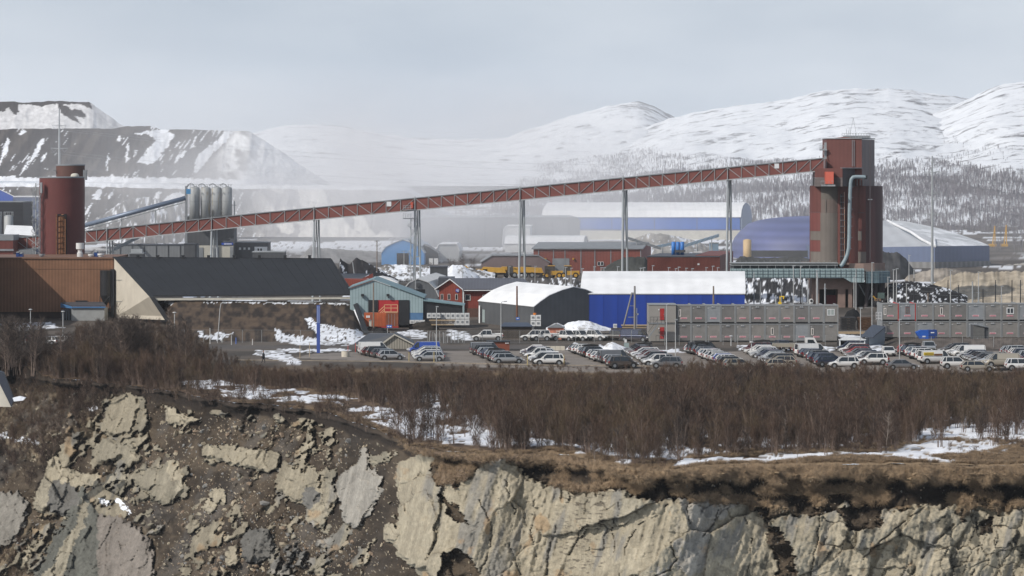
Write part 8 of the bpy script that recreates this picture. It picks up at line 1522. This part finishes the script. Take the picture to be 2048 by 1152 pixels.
BARK = mat('birch_stem_bark', (.17, .125, .10), .85, .35, .4); WBARK = mat('white_birch_bark', (.24, .20, .17), .8, .3, .3)
FTW = mat('far_birch_twigs', (.18, .17, .185), .9, .2, 30)  # paler and bluer than near twigs: distance haze put into the colour
def bare_tree(seed, h, stems, spread, tw=None, twig_len=.55, tw_n=260, wt=.016, bark_w=.035, up=.75, low=.12, flare=.5):
    """leafless tree or shrub: leaning stems, side branches, and many fine tapering twigs"""
    r_ = random.Random(seed); mb = MB(); V = Vector; tips = []
    for s in range(stems):
        a = r_.uniform(0, 6.283); b0 = V((math.cos(a), math.sin(a), 0)) * r_.uniform(0, spread * .25); hh = h * r_.uniform(.68, 1.0); lean = V((math.cos(a), math.sin(a), 0)) * r_.uniform(.05, spread * .55); p = b0; seg = 6; w0 = bark_w * r_.uniform(.6, 1.1) * (1.6 if stems == 1 else 1)
        pts = [b0 + lean * (i / seg) ** 1.4 + V((r_.uniform(-.05, .05) * h * .25, r_.uniform(-.05, .05) * h * .25, hh * i / seg)) for i in range(seg + 1)]; pts[0] = b0 + V((0, 0, -.3)); mb.mi = 0
        for i in range(seg): mb.tube(pts[i], pts[i + 1], w0 * (1 - i / (seg + 1)), w0 * (1 - (i + 1) / (seg + 1)), 3, False)
        nb = max(5, int(tw_n / stems / 11))
        for k in range(nb):
            f = low + (1 - low) * r_.random() ** .8; i = min(seg - 1, int(f * seg)); q = pts[i] + (pts[i + 1] - pts[i]) * (f * seg - i); a2 = r_.uniform(0, 6.283); bl = h * r_.uniform(.12, .30) * (1.15 - f * .75) * (1 + flare * .4)
            d = V((math.cos(a2) * (1 - up * .6), math.sin(a2) * (1 - up * .6), up)).normalized(); e = q + d * bl; mb.mi = 0; mb.tube(q, e, w0 * .35, .006, 3, False); mb.mi = 1
            for j in range(10):
                g = r_.uniform(.15, 1); o = q + (e - q) * g; d2 = (d + V((r_.uniform(-1, 1), r_.uniform(-1, 1), r_.uniform(-.1, .8))) * .75).normalized(); l2 = twig_len * h / 4 * r_.uniform(.5, 1.15)
                sd_ = d2.cross(V((r_.uniform(-1, 1), r_.uniform(-1, 1), r_.uniform(-1, 1)))).normalized() * wt * r_.uniform(.5, 1); mb.add([o - sd_, o + sd_, o + d2 * l2], [(0, 1, 2)])
    return mb
def tree_mesh(name, mb, mats):
    me = bpy.data.meshes.new(name); me.from_pydata([tuple(v) for v in mb.v], [], mb.f); [me.materials.append(m) for m in mats]; me.polygons.foreach_set('material_index', mb.m); me.update(); return me
BUSH = [tree_mesh('birch_scrub', bare_tree(100 + i, [4.2, 4.8, 3.6, 4.4, 5.2, 3.9, 4.6][i], [7, 6, 9, 8, 5, 8, 7][i], [1.5, 1.3, 1.7, 1.5, 1.2, 1.8, 1.4][i], tw_n=850, wt=.0145, up=.86, twig_len=.62), [BARK, TW if i != 5 else TWD]) for i in range(7)]
LOWB = [tree_mesh('low_scrub', bare_tree(200 + i, 1.7, 9, 1.3, tw_n=520, wt=.010, bark_w=.014, twig_len=.9, up=.7, low=.05), [BARK, TW]) for i in range(3)]
TALL = [tree_mesh('tall_birch', bare_tree(300 + i, [9, 8, 7.5][i], [3, 2, 4][i], [2.2, 1.8, 2.6][i], tw_n=1900, wt=.016, bark_w=.06, up=.6, low=.15, twig_len=.36), [BARK, TWD]) for i in range(3)]
WBIR = [tree_mesh('white_birch', bare_tree(400 + i, [8.5, 7][i], 1, .8, tw_n=420, wt=.011, bark_w=.06, up=.6, low=.35, twig_len=.3), [WBARK, TW]) for i in range(2)]
def tpos(n, ua, ub, fa, fb, seed):
    """points between the rim and the car park"""
    r_ = np.random.default_rng(seed); px = r_.uniform(ua, ub, n); ry_ = rim_Y(px); f = fa + (fb - fa) * r_.random(n); Y = ry_ + 1.5 + (517 - ry_ - 1.5) * f; return px, Y, X(px, Y)
def on_ground(x, Y): return gz(x, Y) + sm(522, 505, Y) * (.9 * (fbm(x / 9, Y / 9, 4, 3) - .5) + .3 * (fbm(x / 1.5, Y / 1.5, 3, 4) - .5)) - .03
# how tall the scrub grows: low along the parking edge and over the snow clearings
px, Y, x = tpos(6200, -260, 2300, 0.0, 1.0, 5)
py_ = HOR + (CAMZ - gz(x, Y)) * F / Y; keep = np.ones(len(px), bool)
for p in SNOWPOLY: keep &= ~(inpoly(px, py_ - 1, p) & (RNG.random(len(px)) > np.where((px > 1700) & (py_ < 885), .75, np.where(px < 1000, .26, .33))))

for p in SNOWOPEN: keep &= ~(inpoly(px, py_, p) & (RNG.random(len(px)) > .34))
dr = Y - rim_Y(px); bare_rim = np.interp(px, [-300, 360, 400, 640, 800, 1000, 1300, 1340, 1600, 1820, 1900, 2300], [0, 1, 6, 12, 5, 3, 2, 6, 7, 16, 24, 26]); keep &= dr > bare_rim * (.8 + .4 * RNG.random(len(px)))
keep &= ~((px > 1840) & (dr < 45) & (RNG.random(len(px)) > .45)); keep &= ~((Y > 505) & (px < 640) & (px > 470))
px, Y, x = px[keep], Y[keep], x[keep]; z = on_ground(x, Y)
# crown height so that the brush ends just below the cars
hmax = np.interp(px, [-300, 200, 430, 560, 620, 1060, 1090, 1260, 1300, 1330, 1360, 1450, 1500, 1560, 1600, 1640, 1700, 1800, 1860, 1900, 1950, 2000, 2300], [690, 700, 716, 732, 738, 739, 743, 741, 735, 723, 722, 717, 717, 724, 721, 730, 727, 731, 729, 735, 740, 737, 737])
allow = (CAMZ - (hmax + 4 - HOR) * Y / F) - z; s_h = np.clip(allow / 4.6, .16, 1.15) * RNG.uniform(.62, 1.07, len(px)); s_h = np.minimum(s_h, RNG.uniform(.65, 1.25, len(px)))
small = RNG.random(len(px)) < .10; s_h = np.where(small, s_h * .5, s_h); s_w = np.clip(s_h * RNG.uniform(.85, 1.2, len(px)), .35, 1.2); pick = RNG.integers(0, 7, len(px))
dr = Y - rim_Y(px); q_ = np.argsort(dr); near_i = np.array([k for b in range(60) for k in [j for j in q_ if -40 + b * 36 <= px[j] < -40 + (b + 1) * 36][:4]])
isn = np.zeros(len(px), bool); isn[near_i] = True
for k in near_i:
    o = bpy.data.objects.new('birch_shrub', BUSH[pick[k]]); COL.objects.link(o); o.location = (x[k], Y[k], z[k]); o.scale = (s_w[k], s_w[k], s_h[k]); o.rotation_euler = (0, 0, RNG.uniform(0, 6.28))
    zone = ['at the far left rim by the dark ramp', 'above the sandy left shoulder of the cliff', 'behind the first snow tongue from the left', 'above the overhanging black soil edge', 'beside the second snow tongue', 'on the rim left of the tall pale rock', 'on the brown turf above the pale rock', 'at the middle of the turf rim', 'behind the narrow snow strip', 'before the right end of the narrow snow strip', 'beside the broad snow patch at right', 'at the right edge of the rim'][int(np.searchsorted([120, 300, 480, 640, 800, 960, 1140, 1330, 1520, 1720, 1900], px[k]))]
    tag(o, 'leafless reddish birch shrub ' + zone, 'shrub', 'birch shrubs ' + zone)
r_ = ~isn; n_ = r_.sum(); rot = np.stack([RNG.normal(0, .05, n_), RNG.normal(0, .05, n_), RNG.uniform(0, 6.28, n_)], -1)
instances('birch_scrub', np.stack([x, Y, z], -1)[r_], rot, np.stack([s_w, s_w, s_h], -1)[r_], [bpy.data.objects.new('scrub_part_%d' % i, m) for i, m in enumerate(BUSH)], 'dense mass of bare reddish-brown birch scrub between cliff and car park', pick[r_])
# slim pale birches standing in the scrub
kb_ = RNG.random(len(px)) < .006; kb_ &= allow > 2.2; n_ = int(kb_.sum()); hb = np.clip(allow[kb_] / 9.5, .2, .5) * RNG.uniform(.85, 1.15, n_)
instances('young_birches', np.stack([x, Y, z], -1)[kb_], np.stack([RNG.normal(0, .05, n_), RNG.normal(0, .05, n_), RNG.uniform(0, 6.28, n_)], -1), np.stack([hb, hb, hb], -1), [bpy.data.objects.new('young_part_%d' % i, m) for i, m in enumerate(WBIR)], 'slim pale-stemmed birches scattered through the scrub')
# brush hanging on the upper left of the cliff
P_, Sc = [], []
for i in range(900):
    c = [(150, 815, 60, 22), (60, 850, 60, 30), (40, 905, 50, 30), (120, 790, 120, 14), (20, 1130, 40, 30), (400, 795, 300, 8)][int(RNG.integers(6))]; a_, b_ = RNG.normal(c[0], c[2]), RNG.normal(c[1], c[3]); r0 = rim_py(np.array([a_]))[0]
    if c[0] == 400: b_ = r0 + abs(RNG.normal(0, 7))
    if b_ < r0 + 1 or b_ > 1170 or a_ < -250 or a_ > 860: continue
    p, rk_, s__ = on_cliff(a_, b_)
    if rk_ > .5: continue
    P_.append(p); q = RNG.uniform(.4, 1.1); Sc.append((q, q, q))
instances('undergrowth', P_, [(RNG.uniform(-.1, .5), 0, RNG.uniform(0, 6)) for _ in P_], Sc, [bpy.data.objects.new('slope_brush_%d' % i, m) for i, m in enumerate(LOWB)], 'bare brush clinging to the upper left of the cliff')
# scrub in front of the orange building and along the road
rq = np.random.default_rng(77); n_ = 1150; px_ = rq.uniform(-260, 500, n_); Y_ = rq.uniform(507, 600, n_); py_ = HOR + CAMZ * F / Y_
k_ = (Y_ < np.interp(px_, [-260, 20, 30, 125, 135, 330, 400, 500], [560, 545, 545, 545, 606, 606, 560, 512])) & ~((px_ < 130) & (py_ < 697) & (rq.random(n_) < .6))
px_, Y_ = px_[k_], Y_[k_]; n_ = len(px_); x_ = X(px_, Y_); s_ = rq.uniform(.35, 1.0, n_) * np.interp(px_, [-260, 130, 250, 400, 500], [.6, .7, .95, .7, .35])
instances('birch_scrub', np.stack([x_, Y_, gz(x_, Y_)], -1), np.stack([0 * x_, 0 * x_, rq.uniform(0, 6.28, n_)], -1), np.stack([s_ * 1.1, s_ * 1.1, s_], -1), [bpy.data.objects.new('wood_part_%d' % i, m) for i, m in enumerate(BUSH)], 'tangled bare thicket before the orange building and the earth bank')
# low undergrowth
px, Y, x = tpos(5200, -260, 2300, 0.0, .98, 6); py_ = HOR + (CAMZ - gz(x, Y)) * F / Y; keep = np.ones(len(px), bool)
for p in SNOWPOLY + SNOWOPEN: keep &= ~(inpoly(px, py_, p) & (RNG.random(len(px)) > .34))
dr = Y - rim_Y(px); keep &= ~((px > 1330) & (dr < 10)); keep &= ~((px > 1820) & (dr < 50) & (RNG.random(len(px)) > .15)); keep &= ~((Y > 505) & (px < 640) & (px > 470) & (RNG.random(len(px)) > .3)); px, Y, x = px[keep], Y[keep], x[keep]; n_ = len(px)
s_ = RNG.uniform(.45, 1.05, n_) * np.where(Y > 495, .7, 1)
instances('undergrowth', np.stack([x, Y, on_ground(x, Y)], -1), np.stack([0 * x, 0 * x, RNG.uniform(0, 6.28, n_)], -1), np.stack([s_ * 1.2, s_ * 1.2, s_], -1), [bpy.data.objects.new('undergrowth_part_%d' % i, m) for i, m in enumerate(LOWB)], 'low bare brush under the birches')
# left wood in front of the orange building
r3 = np.random.default_rng(8); k3 = 0
for i in range(165):
    px_ = r3.uniform(-60, 372); Y_ = r3.uniform(508, 606) if px_ < 250 else r3.uniform(508, 580); 
    if px_ < 130 and Y_ > 545 and r3.random() < .75: continue
    if 20 < px_ < 120 and Y_ > 530 and r3.random() < .6: continue
    top = np.interp(px_, [-60, 0, 90, 130, 200, 270, 300, 372, 420], [640, 610, 640, 660, 640, 625, 650, 640, 690]) + r3.uniform(-6, 40); z_ = float(gz(X(px_, Y_), Y_)); h_ = (Z(top, Y_) - z_) / 8.2
    if h_ < .25: continue
    h_ = min(h_, 1.0); o = bpy.data.objects.new('bare_birch', TALL[i % 3]); COL.objects.link(o); o.location = (X(px_, Y_), Y_, z_); o.scale = (h_ * 1.1, h_ * 1.1, h_); o.rotation_euler = (0, 0, r3.uniform(0, 6.28))
    zz = (['at the far left edge', 'left of the shed with blue trim', 'before the shed with blue trim', 'under the black hopper silo', 'before the pale concrete wall', 'before the left end of the earth bank', 'beside the right mushroom lamp'][int(np.searchsorted([20, 110, 180, 225, 290, 335], px_))]) + (', nearest the cliff' if Y_ < 540 else ', near the buildings' if Y_ > 575 else ''); tag(o, 'dark leafless thicket birch ' + zz, 'tree', 'bare birches ' + zz)
for k, (px_, base, top, lab) in enumerate(((238, 706, 601, 'before the concrete wall'), (340, 690, 600, 'at the right of the concrete wall'), (215, 700, 630, 'before the small lean-to shed'), (424, 735, 690, 'leaning over the road'), (322, 770, 742, 'at the cliff rim near the snow'), (1190, 925, 872, 'at the rim left of centre'), (1254, 930, 868, 'at the middle of the rim'), (1140, 905, 850, 'at the rim above the pale rock'), (1594, 930, 868, 'before the right snow strip'), (310, 700, 640, 'left of the curved lamp post'), (545, 905, 875, 'x'), (1010, 905, 850, 'at the brown rim'))):
    if lab == 'x': continue
    Y_ = YG(base, -1.3) if base > 730 else YG(base); z_ = float(on_ground(np.array(X(px_, Y_)), np.array(Y_))); h_ = (Z(top, Y_) - z_) / 8.5
    o = bpy.data.objects.new('white_birch', WBIR[k % 2]); COL.objects.link(o); o.location = (X(px_, Y_), Y_, z_); o.scale = (h_, h_, h_); o.rotation_euler = (R(3), R(RNG.uniform(-6, 6)), k); tag(o, 'single birch with pale stem ' + lab, 'birch')
for k, (px_, Y_, h_) in enumerate(((905, 1000, .5), (925, 1010, .6), (945, 1015, .5), (1100, 935, .35), (860, 980, .4))):
    o = bpy.data.objects.new('bare_birch', TALL[k % 3]); COL.objects.link(o); o.location = (X(px_, Y_), Y_, 0); o.scale = (h_ * 1.6, h_ * 1.6, h_); tag(o, 'hazy bare shrub behind the yellow machines, %s from the front' % ORD[k], 'shrub', 'hazy shrubs in the yard')
# dry grass along the rim: tufts of bent blades
def tuft(seed, n, h, wd, droop):
    r_ = random.Random(seed); mb = MB()
    for i in range(n):
        a = r_.uniform(0, 6.283); p = Vector((math.cos(a), math.sin(a), 0)) * r_.uniform(0, .3); d = Vector((math.cos(a), math.sin(a), 0)) * r_.uniform(.1, droop); hh = h * r_.uniform(.5, 1); s = Vector((-math.sin(a), math.cos(a), 0)) * wd
        m1 = p + d * .4 + Vector((0, 0, hh * .75)); e = p + d * 1.3 + Vector((0, 0, hh * (.55 if droop > .4 else .95))); mb.add([p - s, p + s, m1 + s * .7, m1 - s * .7, e], [(0, 1, 2, 3), (3, 2, 4)])
    return mb
GRM = mat('dry_grass_blades', (.28, .20, .122), .85, .35, .6, col2=(.20, .14, .085), f2=.5, s2=1.5)
TF = []
for i in range(5):
    me = bpy.data.meshes.new('grass_tuft'); mb = tuft(i, 60, .45, .012, .5 if i % 2 else .8); me.from_pydata([tuple(v) for v in mb.v], [], mb.f); me.materials.append(GRM); TF.append(bpy.data.objects.new('grass_part_%d' % i, me))
P_, Rt, Sc = [], [], []
px, Y, x = tpos(26000, 560, 2300, 0, .30, 9); dr = Y - rim_Y(px); lim = np.interp(px, [560, 1000, 1300, 1800, 2300], [2, 5, 9, 34, 46]); py_ = HOR + (CAMZ - gz(x, Y)) * F / Y; k_ = (dr < lim * RNG.random(len(px)) ** .5)
for p in SNOWPOLY: k_ &= ~inpoly(px, py_, p)
x, Y = x[k_], Y[k_]; zz = on_ground(x, Y); n_ = len(x); s_ = RNG.uniform(.6, 1.25, n_)
pts = [np.stack([x, Y, zz], -1)]; sc = [np.stack([s_, s_, s_], -1)]; ro = [np.stack([0 * x, 0 * x, RNG.uniform(0, 6.28, n_)], -1)]
jj = RNG.integers(0, len(c_u), 16000); ii = RNG.integers(2, 95, 16000); pxx = CL_PX[ii, jj]; okk = (pxx > 800) & (CL_PY[ii, jj] < 1010) & ((lip[ii, jj] > .3) | (clod[ii, jj] > .5)) & (RNG.random(16000) < .9) & (CL_ROCK[ii, jj] < .5)
ii, jj = ii[okk], jj[okk]; q = np.stack([XXc[ii, jj], Yc[ii, jj], ZZc[ii, jj]], -1); n_ = len(q); s_ = RNG.uniform(.5, 1.0, n_)
pts.append(q); sc.append(np.stack([s_, s_, s_ * .8], -1)); ro.append(np.stack([RNG.uniform(.5, 1.1, n_), RNG.normal(0, .2, n_), RNG.normal(0, .5, n_)], -1))
instances('dry_grass', np.concatenate(pts), np.concatenate(ro), np.concatenate(sc), TF, 'dry tan grass along the cliff rim')
# ------------------------------------------------------------------ birch forest on the mountain slopes
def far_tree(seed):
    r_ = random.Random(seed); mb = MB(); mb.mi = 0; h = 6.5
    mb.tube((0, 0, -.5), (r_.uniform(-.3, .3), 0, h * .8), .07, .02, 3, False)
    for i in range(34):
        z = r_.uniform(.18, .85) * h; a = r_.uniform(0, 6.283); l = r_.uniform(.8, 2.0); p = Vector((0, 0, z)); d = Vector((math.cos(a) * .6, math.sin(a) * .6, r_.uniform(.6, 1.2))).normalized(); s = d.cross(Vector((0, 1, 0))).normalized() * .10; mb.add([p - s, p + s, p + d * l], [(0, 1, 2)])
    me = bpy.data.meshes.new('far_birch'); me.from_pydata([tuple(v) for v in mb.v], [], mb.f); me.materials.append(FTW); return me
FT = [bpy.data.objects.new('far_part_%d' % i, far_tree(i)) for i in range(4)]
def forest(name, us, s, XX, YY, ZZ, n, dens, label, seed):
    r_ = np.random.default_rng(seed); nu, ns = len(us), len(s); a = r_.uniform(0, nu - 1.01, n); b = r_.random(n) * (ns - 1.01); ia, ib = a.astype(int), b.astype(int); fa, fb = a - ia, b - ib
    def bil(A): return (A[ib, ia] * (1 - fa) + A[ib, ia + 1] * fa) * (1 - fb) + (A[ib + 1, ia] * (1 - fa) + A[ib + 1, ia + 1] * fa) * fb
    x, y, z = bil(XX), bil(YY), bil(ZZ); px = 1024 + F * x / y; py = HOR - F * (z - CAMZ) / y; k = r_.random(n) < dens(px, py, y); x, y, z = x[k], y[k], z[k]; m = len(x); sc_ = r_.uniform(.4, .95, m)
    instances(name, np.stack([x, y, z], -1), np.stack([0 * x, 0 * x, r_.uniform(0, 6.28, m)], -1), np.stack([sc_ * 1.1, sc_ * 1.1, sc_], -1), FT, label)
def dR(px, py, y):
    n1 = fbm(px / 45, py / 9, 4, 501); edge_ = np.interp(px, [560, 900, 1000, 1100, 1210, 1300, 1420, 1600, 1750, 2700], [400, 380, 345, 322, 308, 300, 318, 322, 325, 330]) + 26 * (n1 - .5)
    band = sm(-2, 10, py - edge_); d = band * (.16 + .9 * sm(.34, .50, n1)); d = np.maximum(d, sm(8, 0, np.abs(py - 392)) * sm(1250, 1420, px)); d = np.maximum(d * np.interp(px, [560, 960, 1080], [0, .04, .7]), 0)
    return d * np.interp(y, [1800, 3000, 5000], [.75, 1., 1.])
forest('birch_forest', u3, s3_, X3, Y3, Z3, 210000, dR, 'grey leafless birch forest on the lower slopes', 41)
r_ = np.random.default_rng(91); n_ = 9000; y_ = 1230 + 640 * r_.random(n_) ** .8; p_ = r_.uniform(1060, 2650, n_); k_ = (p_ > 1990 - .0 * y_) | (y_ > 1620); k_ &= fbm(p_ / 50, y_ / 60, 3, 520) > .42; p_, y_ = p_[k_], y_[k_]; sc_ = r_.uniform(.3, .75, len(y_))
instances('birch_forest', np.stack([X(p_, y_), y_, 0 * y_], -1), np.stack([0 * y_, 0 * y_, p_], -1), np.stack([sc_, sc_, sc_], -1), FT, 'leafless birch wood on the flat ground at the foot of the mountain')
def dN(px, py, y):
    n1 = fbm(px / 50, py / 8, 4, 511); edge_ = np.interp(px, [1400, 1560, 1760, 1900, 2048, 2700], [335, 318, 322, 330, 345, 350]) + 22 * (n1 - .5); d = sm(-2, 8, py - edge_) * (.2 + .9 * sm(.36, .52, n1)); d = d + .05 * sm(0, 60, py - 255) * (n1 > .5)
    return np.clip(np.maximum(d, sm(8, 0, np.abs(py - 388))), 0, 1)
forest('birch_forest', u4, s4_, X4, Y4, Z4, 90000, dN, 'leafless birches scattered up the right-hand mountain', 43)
